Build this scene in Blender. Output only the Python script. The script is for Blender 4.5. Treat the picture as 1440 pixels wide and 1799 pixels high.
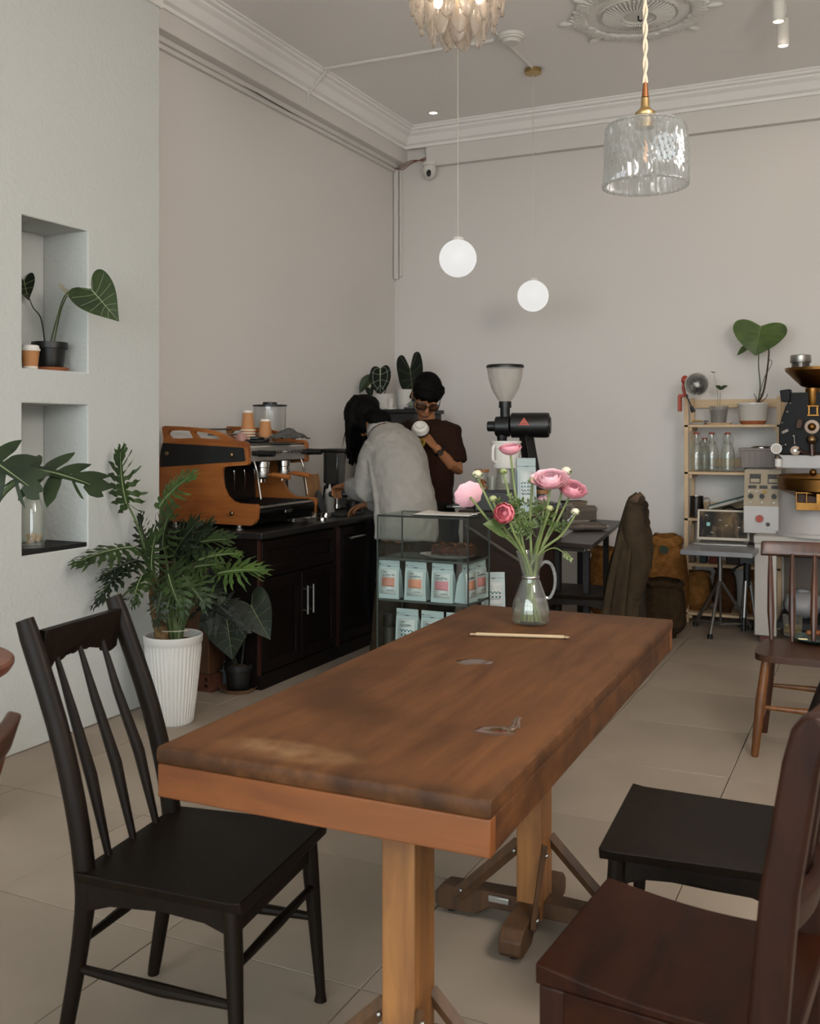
import bpy, math, random
from mathutils import Vector, Matrix, Euler, noise, geometry

scene = bpy.context.scene
C = scene.collection
for o in list(bpy.data.objects): bpy.data.objects.remove(o, do_unlink=True)

# ------------------------------------------------------------------ camera
EYE = 1.345                      # eye height in metres
FPX = 1750.0                     # focal length for a 1440 x 1799 frame
HX, HY = 720.0, 755.0            # picture column of the axis, row of the horizon
YAW = math.atan((1550 - 720) / FPX)
FW = Vector((-math.sin(YAW), math.cos(YAW), 0)); RT = Vector((math.cos(YAW), math.sin(YAW), 0)); UP = Vector((0, 0, 1))
cam_d = bpy.data.cameras.new('camera'); cam = bpy.data.objects.new('camera', cam_d); C.objects.link(cam)
cam.location = (0, 0, EYE); cam.rotation_euler = (math.pi / 2, 0, YAW)
cam_d.sensor_fit = 'AUTO'; cam_d.sensor_width = 36.0; cam_d.lens = 36.0 * FPX / 1799.0
cam_d.shift_y = -(899.5 - HY) / 1799.0
cam_d.clip_start = 0.05
cam_d.dof.use_dof = True; cam_d.dof.focus_distance = 3.6; cam_d.dof.aperture_fstop = 6.3
scene.camera = cam
scene.cycles.max_bounces = 7; scene.cycles.diffuse_bounces = 4; scene.cycles.glossy_bounces = 3; scene.cycles.transmission_bounces = 6; scene.cycles.transparent_max_bounces = 14
scene.cycles.use_adaptive_sampling = True; scene.cycles.adaptive_threshold = .06; scene.cycles.adaptive_min_samples = 16
scene.cycles.caustics_reflective = False; scene.cycles.caustics_refractive = False

# ------------------------------------------------------------------ sky and light
world = bpy.data.worlds.new('overcast_sky'); scene.world = world; world.use_nodes = True
bg = world.node_tree.nodes['Background']; bg.inputs[0].default_value = (0.86, 0.95, 1.0, 1); bg.inputs[1].default_value = 6.4
scene.view_settings.view_transform = 'Standard'; scene.view_settings.look = 'None'
scene.view_settings.gamma = 1.0; scene.view_settings.exposure = 0.12; scene.view_settings.use_curve_mapping = False

def light(name, kind, loc, energy, col, **kw):
    d = bpy.data.lights.new(name, kind); d.energy = energy; d.color = col
    for k, v in kw.items(): setattr(d, k, v)
    o = bpy.data.objects.new(name, d); C.objects.link(o); o.location = loc
    return o
# portal in the shop-front opening guides the sampling of the sky
pt = light('daylight_portal', 'AREA', (-0.35, -2.42, 1.65), 1.0, (1, 1, 1), shape='RECTANGLE', size=5.9, size_y=2.9)
pt.rotation_euler = (math.radians(90), 0, 0); pt.data.cycles.is_portal = True

LAMPS = []
# ------------------------------------------------------------------ picking points of the place
def Pd(px, py, d): return Vector((0, 0, EYE)) + (FW + RT * ((px - HX) / FPX) + UP * ((HY - py) / FPX)) * d
def ray(px, py): return FW + RT * ((px - HX) / FPX) + UP * ((HY - py) / FPX)
def Pz(px, py, z): r = ray(px, py); return Vector((0, 0, EYE)) + r * ((z - EYE) / r.z)
def Py(px, py, y): r = ray(px, py); return Vector((0, 0, EYE)) + r * (y / r.y)
def Px(px, py, x): r = ray(px, py); return Vector((0, 0, EYE)) + r * (x / r.x)

# ------------------------------------------------------------------ materials
def lin(c):
    if isinstance(c, str): c = tuple(int(c[i:i + 2], 16) / 255 for i in (0, 2, 4))
    return tuple(x / 12.92 if x <= .04045 else ((x + .055) / 1.055) ** 2.4 for x in c)
MATS = {}
def mat(name, col, rough=.5, metal=0., col2=None, nscale=8., stretch=(1, 1, 1), bump=0., bscale=None, spec=.5, emit=0., coat=0., trans=0., detail=4., objrand=0., contrast=(.35, .65)):
    if name in MATS: return MATS[name]
    m = bpy.data.materials.new(name); m.use_nodes = True; MATS[name] = m
    N = m.node_tree.nodes; L = m.node_tree.links; b = N['Principled BSDF']
    c1 = lin(col)
    if rough >= .88 and spec == .5: spec = .15
    b.inputs['Base Color'].default_value = (*c1, 1); b.inputs['Roughness'].default_value = rough; b.inputs['Metallic'].default_value = metal
    b.inputs['Specular IOR Level'].default_value = spec; b.inputs['Coat Weight'].default_value = coat
    if trans: b.inputs['Transmission Weight'].default_value = trans
    if emit: b.inputs['Emission Color'].default_value = (*c1, 1); b.inputs['Emission Strength'].default_value = emit
    if col2 or bump:
        tc = N.new('ShaderNodeTexCoord'); mp = N.new('ShaderNodeMapping'); L.new(tc.outputs['Object'], mp.inputs[0]); mp.inputs['Scale'].default_value = stretch
    if col2:
        nz = N.new('ShaderNodeTexNoise'); nz.inputs['Scale'].default_value = nscale; nz.inputs['Detail'].default_value = detail; nz.inputs['Roughness'].default_value = .6
        L.new(mp.outputs[0], nz.inputs[0]); cr = N.new('ShaderNodeValToRGB')
        cr.color_ramp.elements[0].position = contrast[0]; cr.color_ramp.elements[1].position = contrast[1]
        cr.color_ramp.elements[0].color = (*c1, 1); cr.color_ramp.elements[1].color = (*lin(col2), 1)
        L.new(nz.outputs[0], cr.inputs[0]); out = cr.outputs[0]
        if objrand:
            oi = N.new('ShaderNodeObjectInfo'); hs = N.new('ShaderNodeHueSaturation'); mr = N.new('ShaderNodeMapRange')
            mr.inputs['To Min'].default_value = 1 - objrand; mr.inputs['To Max'].default_value = 1 + objrand
            L.new(oi.outputs['Random'], mr.inputs[0]); L.new(mr.outputs[0], hs.inputs['Value']); L.new(out, hs.inputs['Color']); out = hs.outputs[0]
        L.new(out, b.inputs['Base Color'])
    if bump:
        n2 = N.new('ShaderNodeTexNoise'); n2.inputs['Scale'].default_value = bscale or nscale; n2.inputs['Detail'].default_value = 3
        L.new(mp.outputs[0], n2.inputs[0]); bp = N.new('ShaderNodeBump'); bp.inputs['Strength'].default_value = min(1, bump); bp.inputs['Distance'].default_value = .01
        L.new(n2.outputs[0], bp.inputs['Height']); L.new(bp.outputs[0], b.inputs['Normal'])
    return m
def wood(name, c1, c2, axis=1, scale=3., rough=.45, dark=None, spec=.4, coat=0., streak=14.):
    """grain runs along the given local axis"""
    if name in MATS: return MATS[name]
    m = bpy.data.materials.new(name); m.use_nodes = True; MATS[name] = m
    N = m.node_tree.nodes; L = m.node_tree.links; b = N['Principled BSDF']
    tc = N.new('ShaderNodeTexCoord'); mp = N.new('ShaderNodeMapping'); L.new(tc.outputs['Object'], mp.inputs[0])
    s = [streak] * 3; s[axis] = .9; mp.inputs['Scale'].default_value = s
    nz = N.new('ShaderNodeTexNoise'); nz.inputs['Scale'].default_value = scale; nz.inputs['Detail'].default_value = 8; nz.inputs['Roughness'].default_value = .65; nz.inputs['Distortion'].default_value = .6
    L.new(mp.outputs[0], nz.inputs[0])
    cr = N.new('ShaderNodeValToRGB'); cr.color_ramp.elements[0].position = .32; cr.color_ramp.elements[1].position = .7
    cr.color_ramp.elements[0].color = (*lin(c1), 1); cr.color_ramp.elements[1].color = (*lin(c2), 1); L.new(nz.outputs[0], cr.inputs[0])
    out = cr.outputs[0]
    if dark:
        n2 = N.new('ShaderNodeTexNoise'); n2.inputs['Scale'].default_value = 2.6; n2.inputs['Detail'].default_value = 6; L.new(tc.outputs['Object'], n2.inputs[0])
        r2 = N.new('ShaderNodeValToRGB'); r2.color_ramp.elements[0].position = .52; r2.color_ramp.elements[1].position = .75; L.new(n2.outputs[0], r2.inputs[0])
        mx = N.new('ShaderNodeMix'); mx.data_type = 'RGBA'; L.new(r2.outputs[0], mx.inputs['Factor']); L.new(out, mx.inputs['A']); mx.inputs['B'].default_value = (*lin(dark), 1); out = mx.outputs['Result']
    L.new(out, b.inputs['Base Color']); b.inputs['Roughness'].default_value = rough; b.inputs['Specular IOR Level'].default_value = spec; b.inputs['Coat Weight'].default_value = coat
    bp = N.new('ShaderNodeBump'); bp.inputs['Strength'].default_value = .12; bp.inputs['Distance'].default_value = .004; L.new(nz.outputs[0], bp.inputs['Height']); L.new(bp.outputs[0], b.inputs['Normal'])
    return m
def glassy(name, tint=(1, 1, 1), rough=.02, fac=.35, body=0., bodycol=(.8, .85, .85), bump=0., bscale=60.):
    """thin clear glass: see-through with Fresnel gloss, plus a little milky body"""
    if name in MATS: return MATS[name]
    m = bpy.data.materials.new(name); m.use_nodes = True; MATS[name] = m
    N = m.node_tree.nodes; L = m.node_tree.links; N.remove(N['Principled BSDF']); out = N['Material Output']
    t = N.new('ShaderNodeBsdfTransparent'); t.inputs[0].default_value = (*tint, 1)
    g = N.new('ShaderNodeBsdfGlossy'); g.inputs['Roughness'].default_value = rough
    lw = N.new('ShaderNodeLayerWeight'); lw.inputs[0].default_value = .5; pw = N.new('ShaderNodeMath'); pw.operation = 'POWER'; pw.inputs[1].default_value = 3.2; L.new(lw.outputs['Facing'], pw.inputs[0])
    ma = N.new('ShaderNodeMath'); ma.operation = 'MULTIPLY_ADD'; ma.inputs[1].default_value = .25 + fac * .6; ma.inputs[2].default_value = .012 + .07 * fac; L.new(pw.outputs[0], ma.inputs[0])
    src = t.outputs[0]
    if body:
        d = N.new('ShaderNodeBsdfTranslucent' if bump or fac == .6 else 'ShaderNodeBsdfDiffuse'); d.inputs[0].default_value = (*bodycol, 1); mb = N.new('ShaderNodeMixShader'); mb.inputs[0].default_value = body
        L.new(t.outputs[0], mb.inputs[1]); L.new(d.outputs[0], mb.inputs[2]); src = mb.outputs[0]
    mx = N.new('ShaderNodeMixShader'); L.new(ma.outputs[0], mx.inputs[0]); L.new(src, mx.inputs[1]); L.new(g.outputs[0], mx.inputs[2]); L.new(mx.outputs[0], out.inputs['Surface'])
    if bump:
        tc = N.new('ShaderNodeTexCoord'); nz = N.new('ShaderNodeTexNoise'); nz.inputs['Scale'].default_value = bscale; L.new(tc.outputs['Object'], nz.inputs[0])
        bp = N.new('ShaderNodeBump'); bp.inputs['Strength'].default_value = bump; bp.inputs['Distance'].default_value = .01; L.new(nz.outputs[0], bp.inputs['Height'])
        L.new(bp.outputs[0], g.inputs['Normal']); L.new(bp.outputs[0], lw.inputs['Normal'])
    return m
def emitter(name, col, s):
    if name in MATS: return MATS[name]
    m = bpy.data.materials.new(name); m.use_nodes = True; MATS[name] = m
    b = m.node_tree.nodes['Principled BSDF']; b.inputs['Base Color'].default_value = (.06, .06, .06, 1)
    b.inputs['Emission Color'].default_value = (*col, 1); b.inputs['Emission Strength'].default_value = s
    return m

# ------------------------------------------------------------------ mesh builder
def V(*a): return Vector(a[0] if len(a) == 1 else a)
class MB:
    def __init__(s): s.v = []; s.f = []; s.M = None
    def add(s, vs, fs):
        n = len(s.v)
        s.v += [tuple(s.M @ V(p)) if s.M else tuple(p) for p in vs]; s.f += [tuple(i + n for i in f) for f in fs]; return s
    def box(s, c, d, rot=None, tx=1., ty=1.):
        """box at centre c with size d; top face scaled by tx, ty"""
        hx, hy, hz = d[0] / 2, d[1] / 2, d[2] / 2
        vs = [V(-hx, -hy, -hz), V(hx, -hy, -hz), V(hx, hy, -hz), V(-hx, hy, -hz), V(-hx * tx, -hy * ty, hz), V(hx * tx, -hy * ty, hz), V(hx * tx, hy * ty, hz), V(-hx * tx, hy * ty, hz)]
        R = Euler(rot).to_matrix() if rot else Matrix.Identity(3)
        return s.add([R @ p + V(c) for p in vs], [(0, 3, 2, 1), (4, 5, 6, 7), (0, 1, 5, 4), (1, 2, 6, 5), (2, 3, 7, 6), (3, 0, 4, 7)])
    def bx(s, a, b):
        return s.box([(a[i] + b[i]) / 2 for i in range(3)], [abs(b[i] - a[i]) for i in range(3)])
    def etube(s, pts, ra, rb=None, side=None, n=12, cap=True):
        """tube with elliptical rings; ra along side, rb across"""
        pts = [V(p) for p in pts]; k = len(pts)
        ra = [ra] * k if isinstance(ra, (int, float)) else list(ra); rb = ra if rb is None else ([rb] * k if isinstance(rb, (int, float)) else list(rb))
        vs = []; sd = V(side) if side is not None else None; prev = None
        for i, p in enumerate(pts):
            t = (pts[min(i + 1, k - 1)] - pts[max(i - 1, 0)])
            t = t.normalized() if t.length > 1e-9 else V(0, 0, 1)
            b = sd if sd is not None else (prev if prev is not None else (V(1, 0, 0) if abs(t.x) < .8 else V(0, 1, 0)))
            a = b - t * b.dot(t); a = a.normalized() if a.length > 1e-6 else t.orthogonal().normalized()
            prev = a; c = t.cross(a)
            for j in range(n):
                w = 2 * math.pi * j / n; vs.append(p + a * (ra[i] * math.cos(w)) + c * (rb[i] * math.sin(w)))
        fs = [(i * n + j, i * n + (j + 1) % n, (i + 1) * n + (j + 1) % n, (i + 1) * n + j) for i in range(k - 1) for j in range(n)]
        if cap: fs += [tuple(reversed(range(n))), tuple(range((k - 1) * n, k * n))]
        return s.add(vs, fs)
    def tube(s, pts, r, n=8, cap=True): return s.etube(pts, r, None, None, n, cap)
    def cyl(s, a, b, r, r2=None, n=16, cap=True): return s.etube([a, b], [r, r if r2 is None else r2], None, None, n, cap)
    def lathe(s, prof, n=24, c=(0, 0, 0), mod=None, cap=False):
        """prof: (radius, z) pairs; mod(angle, i) scales the radius"""
        vs = []
        for i, (r, z) in enumerate(prof):
            for j in range(n):
                w = 2 * math.pi * j / n; q = r * (mod(w, i) if mod else 1)
                vs.append((c[0] + q * math.cos(w), c[1] + q * math.sin(w), c[2] + z))
        k = len(prof); fs = [(i * n + j, i * n + (j + 1) % n, (i + 1) * n + (j + 1) % n, (i + 1) * n + j) for i in range(k - 1) for j in range(n)]
        if cap: fs += [tuple(reversed(range(n))), tuple(range((k - 1) * n, k * n))]
        return s.add(vs, fs)
    def sphere(s, c, r, n=14, m=8, R=None):
        r = (r, r, r) if isinstance(r, (int, float)) else r; vs = []; fs = []
        for i in range(m + 1):
            a = math.pi * i / m
            for j in range(n):
                w = 2 * math.pi * j / n; p = V(r[0] * math.sin(a) * math.cos(w), r[1] * math.sin(a) * math.sin(w), -r[2] * math.cos(a))
                vs.append((R @ p if R else p) + V(c))
        for i in range(m):
            for j in range(n): fs.append((i * n + j, i * n + (j + 1) % n, (i + 1) * n + (j + 1) % n, (i + 1) * n + j))
        return s.add(vs, fs)
    def prism(s, poly, off, fn, holes=()):
        """flat outline (with holes) swept from fn(u, v, 0) to fn(u, v, off)"""
        loops = [list(poly)] + [list(h) for h in holes]
        tris = geometry.tessellate_polygon([[V(u, v, 0) for u, v in l] for l in loops])
        flat = [p for l in loops for p in l]; n = len(flat)
        vs = [fn(u, v, 0) for u, v in flat] + [fn(u, v, off) for u, v in flat]
        fs = [tuple(t) for t in tris] + [tuple(i + n for i in reversed(t)) for t in tris]; b = 0
        for l in loops:
            k = len(l); fs += [(b + i, b + (i + 1) % k, b + (i + 1) % k + n, b + i + n) for i in range(k)]; b += k
        return s.add(vs, fs)
    def grid(s, fn, nu, nv, wrapu=False):
        vs = [fn(i / (nu if wrapu else nu - 1), j / (nv - 1)) for j in range(nv) for i in range(nu)]
        m = nu if wrapu else nu - 1
        return s.add(vs, [(j * nu + i, j * nu + (i + 1) % nu, (j + 1) * nu + (i + 1) % nu, (j + 1) * nu + i) for j in range(nv - 1) for i in range(m)])
    def mesh(s, name, m=None, smooth=35, fix=True):
        me = bpy.data.meshes.new(name); me.from_pydata(s.v, [], s.f)
        if fix:
            import bmesh
            b = bmesh.new(); b.from_mesh(me); bmesh.ops.remove_doubles(b, verts=b.verts, dist=1e-6); bmesh.ops.recalc_face_normals(b, faces=b.faces); b.to_mesh(me); b.free()
        if smooth: me.shade_smooth(); me.set_sharp_from_angle(angle=math.radians(smooth))
        if m: me.materials.append(m)
        return me
    def build(s, name, m=None, parent=None, smooth=35, bevel=0., solid=0., sub=0, seg=2):
        return obj(name, s.mesh(name, m, smooth), parent, bevel, solid, sub, seg)
def obj(name, me, parent=None, bevel=0., solid=0., sub=0, seg=2):
    o = bpy.data.objects.new(name, me); C.objects.link(o)
    if parent: o.parent = parent
    if solid: q = o.modifiers.new('solid', 'SOLIDIFY'); q.thickness = solid; q.offset = 0
    if bevel: q = o.modifiers.new('bevel', 'BEVEL'); q.width = bevel; q.segments = seg; q.limit_method = 'ANGLE'; q.angle_limit = math.radians(40); q.use_clamp_overlap = True
    if sub: q = o.modifiers.new('sub', 'SUBSURF'); q.levels = sub; q.render_levels = sub
    return o
def tag(o, label=None, cat=None, group=None, kind=None):
    if label: o['label'] = label
    if cat: o['category'] = cat
    if group: o['group'] = group
    if kind: o['kind'] = kind
    return o
def thing(name, label, cat, loc=(0, 0, 0), rz=0., group=None):
    o = bpy.data.objects.new(name, None); C.objects.link(o); o.empty_display_size = .1
    o.location = loc; o.rotation_euler = (0, 0, rz); return tag(o, label, cat, group)
def struct(name, mb, m, parent=None, **kw):
    o = mb.build(name, m, parent, **kw)
    if not parent: o['kind'] = 'structure'
    return o
def dup(root, loc, rz=0., label=None, group=None):
    def cp(o, par):
        c = o.copy(); C.objects.link(c); c.parent = par
        for ch in [x for x in C.objects if x.parent == o]: cp(ch, c)
        return c
    r = cp(root, None); r.location = loc; r.rotation_euler = (0, 0, rz)
    if label: r['label'] = label
    if group: r['group'] = group
    return r
def text(name, body, size, m, parent, M, ext=.0004, align='LEFT'):
    cu = bpy.data.curves.new(name, 'FONT'); cu.body = body; cu.size = size; cu.extrude = ext; cu.align_x = align; cu.resolution_u = 2
    t = bpy.data.objects.new(name, cu); C.objects.link(t)
    me = bpy.data.meshes.new_from_object(t.evaluated_get(bpy.context.evaluated_depsgraph_get())); bpy.data.objects.remove(t, do_unlink=True)
    me.transform(M); me.materials.clear(); me.materials.append(m)
    return obj(name, me, parent)
def bez(pts, n=10):
    """smooth curve through the points"""
    pts = [V(p) for p in pts]
    if len(pts) < 3: return [pts[0].lerp(pts[-1], i / n) for i in range(n + 1)]
    out = []
    for i in range(len(pts) - 1):
        p0 = pts[max(i - 1, 0)]; p1 = pts[i]; p2 = pts[i + 1]; p3 = pts[min(i + 2, len(pts) - 1)]
        for k in range(n):
            t = k / n; out.append(.5 * ((2 * p1) + (p2 - p0) * t + (2 * p0 - 5 * p1 + 4 * p2 - p3) * t * t + (3 * p1 - p0 - 3 * p2 + p3) * t ** 3))
    return out + [pts[-1]]
random.seed(7)

# shared materials
WALL = mat('white_plaster', 'dad6d1', .9, bump=.05, bscale=6)
WALLT = mat('textured_plaster', 'c0c3bf', .92, bump=.35, bscale=55)  # cool tint of the daylight on this wall is put into its paint
CEIL = mat('ceiling_paint', 'efedea', .92)
WHITE = mat('white_paint', 'd9d6d0', .6)
BLACKW = wood('black_wood', '0f0a06', '1c130b', 2, 3, .48, spec=.15)
BLACKP = mat('black_plastic', '0d0d0c', .42)
BLACKM = mat('black_matte', '0b0a0a', .7)
CHROME = mat('polished_steel', 'c9c6c0', .18, 1)
STEEL = mat('brushed_steel', '9b9893', .35, 1)
BRASS = mat('brass', 'b89c6c', .35, 1)
GLASS = glassy('clear_glass')
WHITEP = mat('white_plastic', 'd8d5ce', .45)
TERRA = mat('terracotta', '9c5c3a', .8, col2='b26d47', nscale=12)
SOIL = mat('soil', '1c130d', .95, col2='4a3524', nscale=60, bump=.8, bscale=80)
# ------------------------------------------------------------------ room shell
XL, YB, ZC = -3.67, 7.445, 3.795           # left wall, back wall, ceiling
XP, YP = -3.245, 3.938                     # face and far end of the thick near wall with niches
XR, YF = 2.9, -2.4
NY0, NY1 = 3.065, 3.446

floor = struct('floor', MB().bx((-4.2, YF - .3, -.12), (XR + .2, YB + .2, -.011)), mat('grout', '3c362f', .9))
TILE = mat('floor_tile', '8f8273', .45, col2='998c7d', nscale=1.6, detail=5, bump=.03, bscale=3, objrand=.03, spec=.25)
tme = MB().bx((-.2985, -.3135, -.011), (.2985, .3135, 0)).mesh('tile', TILE, 30)
for i in range(-5, 8):
    for j in range(-7, 9):
        cx, cy = -1.135 + .3 + .6 * i, 2.114 + .315 + .63 * j
        if cx > XR + .1 or cy < YF - .2 or cy > YB + .2: continue
        t = obj('tile', tme, floor, bevel=.0012, seg=1); t.location = (cx, cy, 0)

mb = MB()
mb.prism([(YF, 0), (YP, 0), (YP, ZC), (YF, ZC)], -.272, lambda u, v, w: (XP + w, u, v),
         holes=[[(NY0, 1.604), (NY0, 2.243), (NY1, 2.243), (NY1, 1.604)], [(NY0, .817), (NY0, 1.457), (NY1, 1.457), (NY1, .817)]])
mb.bx((XP - .272, YF, 0), (XL - .2, YP, ZC))
struct('wall_left_near', mb, WALLT, bevel=.006)
struct('wall_left', MB().bx((XL, YP - .2, 0), (XL - .2, YB + .2, ZC)), WALL)
struct('wall_back', MB().bx((XL - .2, YB, 0), (XR + .2, YB + .2, ZC)), WALL)
struct('wall_right', MB().bx((XR, YF, 0), (XR + .2, YB + .2, ZC)), WALL)
mb = MB(); mb.prism([(-4.2, 0), (XR + .2, 0), (XR + .2, ZC), (-4.2, ZC)], -.2, lambda u, v, w: (u, YF + w, v), holes=[[(-3.2, .2), (-3.2, 3.1), (2.5, 3.1), (2.5, .2)]])
struct('wall_front', mb, WALL)
wf = MB()
for x in (-3.2, -1.3, .6, 2.5): wf.bx((x - .03, YF - .12, .2), (x + .03, YF - .06, 3.1))
for z in (.2, 2.45, 3.1): wf.bx((-3.2, YF - .12, z - .03), (2.5, YF - .06, z + .03))
struct('window_1', wf, BLACKM)
struct('ceiling', MB().bx((-4.2, YF - .2, ZC), (XR + .2, YB + .2, ZC + .15)), CEIL)
struct('ground_outside', MB().bx((-14, -16, -.2), (14, YF - .3, -.05)), mat('pavement', '8b8a86', .9))

# beams and stepped cornices
struct('trim_1', MB().bx((XL - .05, YP - .05, 3.535), (-3.555, YB + .05, ZC)), WALL, bevel=.004)
prof = [(0, -.15), (.018, -.15), (.018, -.128), (.045, -.118), (.075, -.07), (.105, -.05), (.105, -.036), (.13, -.03), (.13, -.012), (.145, -.012), (.145, 0), (0, 0)]
struct('trim_2', MB().prism(prof, YB - YP + .1, lambda u, v, w: (-3.555 + u, YP - .05 + w, ZC + v)), CEIL, smooth=20)
struct('trim_3', MB().prism(prof, XR - XL + .1, lambda u, v, w: (XL - .05 + w, YB - .06 - u, ZC + v)), CEIL, smooth=20)
struct('trim_4', MB().bx((Py(748, 280, YB - .06).x, YB - .06, 3.487), (XR, YB + .05, ZC)), WALL, bevel=.003)
struct('trim_5', MB().bx((XL - .05, YP, 3.478), (XL + .028, YB, 3.505)).bx((XL - .05, YP, 3.505), (XL + .05, YB, 3.536)), WALL, bevel=.003)
struct('trim_6', MB().bx((XP - .3, YF, 3.44), (XP + .012, YP + .015, 3.52)), WALL, bevel=.003)
struct('trim_7', MB().bx((XL - .01, 5.0, .8), (XL + .006, YB, 1.215)), mat('splashback', 'cfcbc4', .5), bevel=.002)

# black sill board of the lower niche
tag(MB().bx((XP - .268, NY0 + .003, .8175), (XP - .004, NY1 - .004, .837)).build('niche_shelf', BLACKM, bevel=.002), 'flat black board lining the bottom of the lower wall niche', 'shelf')

# cable ducts and conduit
def conduit(pts, r, label, name='cable_conduit', m=WHITE):
    t = tag(MB().tube(pts, r, 8).build(name, m), label, 'conduit'); return t
c0 = Px(541, 183, -3.548); c1 = Pz(561, 122, ZC - .008); c2 = Pz(868, 71, ZC - .008); c2b = Pz(884, 62, ZC - .008)
conduit([c0 + V(-.1, 0, -.02), c0 + V(0, 0, -.01), V(-3.548, c0.y, 3.64), V(-3.40, c0.y, ZC - .012), c1 + V(.02, 0, 0), c2], .011, 'thin white conduit climbing the left beam and crossing the ceiling')
conduit([Pz(868, 55, ZC - .006), Pz(934, 118, ZC - .006)], .009, 'short white conduit between the smoke detector and the brass ceiling rose')
d = MB(); a = Py(694, 300, YB - .02); b = Py(694, 491, YB - .02)
d.bx((a.x - .005, YB - .04, b.z), (a.x + .032, YB, a.z)); tag(d.build('cable_duct', WHITE, bevel=.003), 'wide white vertical cable duct in the room corner', 'conduit')
tag(MB().bx((a.x + .04, YB - .025, b.z + .02), (a.x + .062, YB, a.z)).build('cable_duct', WHITE, bevel=.003), 'narrow white vertical cable duct just right of the wider one', 'conduit')
k = MB(); rr = random.Random(3)
for q in range(3):
    k.tube(bez([(XL + .03 + .02 * q, YB - .05, 3.50), (XL + .12, YB - .09, 3.52 - .02 * q), (XL + .2, YB - .07, 3.55 - .01 * q), (Py(748, 287, YB - .07).x, YB - .065, 3.53 + .015 * q)], 5), .0035, 5)
tag(k.build('loose_cable', mat('cable_red', '7a4a3a', .6)), 'loose reddish cables strung from the corner to the camera', 'cable')
pts = [V(XL + .035 + .01 * math.sin(y * 5), y, 3.512 + .006 * math.sin(y * 3.1)) for y in [YP + .05 * i for i in range(70)] if y < YB - .02]
tag(MB().tube(pts, .005, 6).build('wall_cable', mat('cable_grey', '45413d', .6)), 'dark cable lying along the ledge of the left wall', 'cable')

# surveillance camera
s = thing('security_camera', 'white dome security camera with black lens in the back corner', 'camera', Py(756, 300, YB - .06) + V(0, -.02, 0))
MB().lathe([(.0, .06), (.06, .06), (.06, .035), (.05, .03)], 20).build('mount', WHITEP, s)
MB().sphere((0, 0, 0), (.055, .055, .075), 18, 12).build('dome', WHITEP, s)
MB().sphere((.014, -.045, -.035), (.02, .014, .03)).build('lens', BLACKP, s)

# ceiling fittings
s = thing('smoke_detector', 'round white smoke detector on the ceiling near the chandelier', 'smoke detector', (*Pz(898, 62, ZC)[:2], ZC))
MB().lathe([(0, -.05), (.05, -.05), (.058, -.035), (.075, -.03), (.082, -.012), (.082, 0)], 28).build('body', WHITEP, s)
MB().lathe([(.078, -.022), (.085, -.02), (.085, -.014), (.078, -.012)], 28).build('ring', WHITEP, s)
s = thing('downlight', 'small recessed downlight glowing in the ceiling near the corner', 'downlight', (*Pz(761, 198, ZC)[:2], ZC))
MB().lathe([(.034, -.004), (.045, -.004), (.045, 0), (.034, 0)], 24).build('trim_ring', WHITEP, s)
MB().lathe([(0, -.003), (.034, -.003)], 24).build('diffuser', emitter('downlight_glow', (1, .93, .82), 1.2), s)

# plaster medallion
mc = Pz(1121, 22, ZC); s = thing('ceiling_medallion', 'ornate white plaster ceiling medallion with fluted ring and leaf scrolls', 'ceiling rose', (mc.x, mc.y, ZC))
PL = mat('plaster_cast', 'd9d7d2', .85)
MB().lathe([(0, -.02), (.05, -.028), (.085, -.02), (.10, -.03), (.215, -.012), (.225, -.018), (.236, -.01), (.236, 0)], 96, mod=lambda w, i: 1 + (.02 * math.sin(32 * w + i) if 2 < i < 6 else 0)).build('fluted_ring', PL, s)
fl = MB()
for i in range(48):
    w = i * math.pi / 24; fl.etube([(math.cos(w + k * .05) * r_, math.sin(w + k * .05) * r_, -.036 + .008 * k) for k, r_ in enumerate((.105, .16, .21))], .006, None, None, 6)
fl.build('flutes', PL, s)['kind'] = 'stuff'
MB().tube([(0, 0, -.02), (0, 0, -.045), (.015, 0, -.055), (.02, .005, -.045)], .005, 6).build('hook', BLACKM, s)
def leafspray(n):
    m = MB()
    if n == 0:
        for k in range(-4, 5):
            a = k * .28; m.sphere((.07 * math.cos(a), .1 * math.sin(a), -.012), (.055, .017, .014), 10, 6, Matrix.Rotation(a * 1.2, 3, 'Z'))
        m.sphere((.14, 0, -.012), (.05, .02, .016), 10, 6)
    else:
        m.etube(bez([(.02, -.12, -.01), (.09, -.07, -.012), (.04, 0, -.012), (.1, .06, -.012), (.05, .13, -.01)], 5), [.014, .02, .024, .026, .02, .018, .022, .026, .026, .022, .018, .02, .024, .026, .024, .02, .018, .016, .014, .01, .006], .013, (1, 0, 0), 8)
        for y, x in ((-.1, .07), (.1, .09), (0, .09)): m.sphere((x, y, -.01), (.034, .024, .014), 10, 6)
    return m
sprays = [leafspray(0).mesh('leaf_spray', PL), leafspray(1).mesh('scroll', PL)]
for i in range(16):
    w = i * math.pi / 8 + .12; r_ = .27 if i % 2 else .285
    o = obj('scroll' if i % 2 else 'leaf_spray', sprays[i % 2], s); o.location = (r_ * math.cos(w), r_ * math.sin(w), 0); o.rotation_euler = (0, 0, w)

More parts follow.
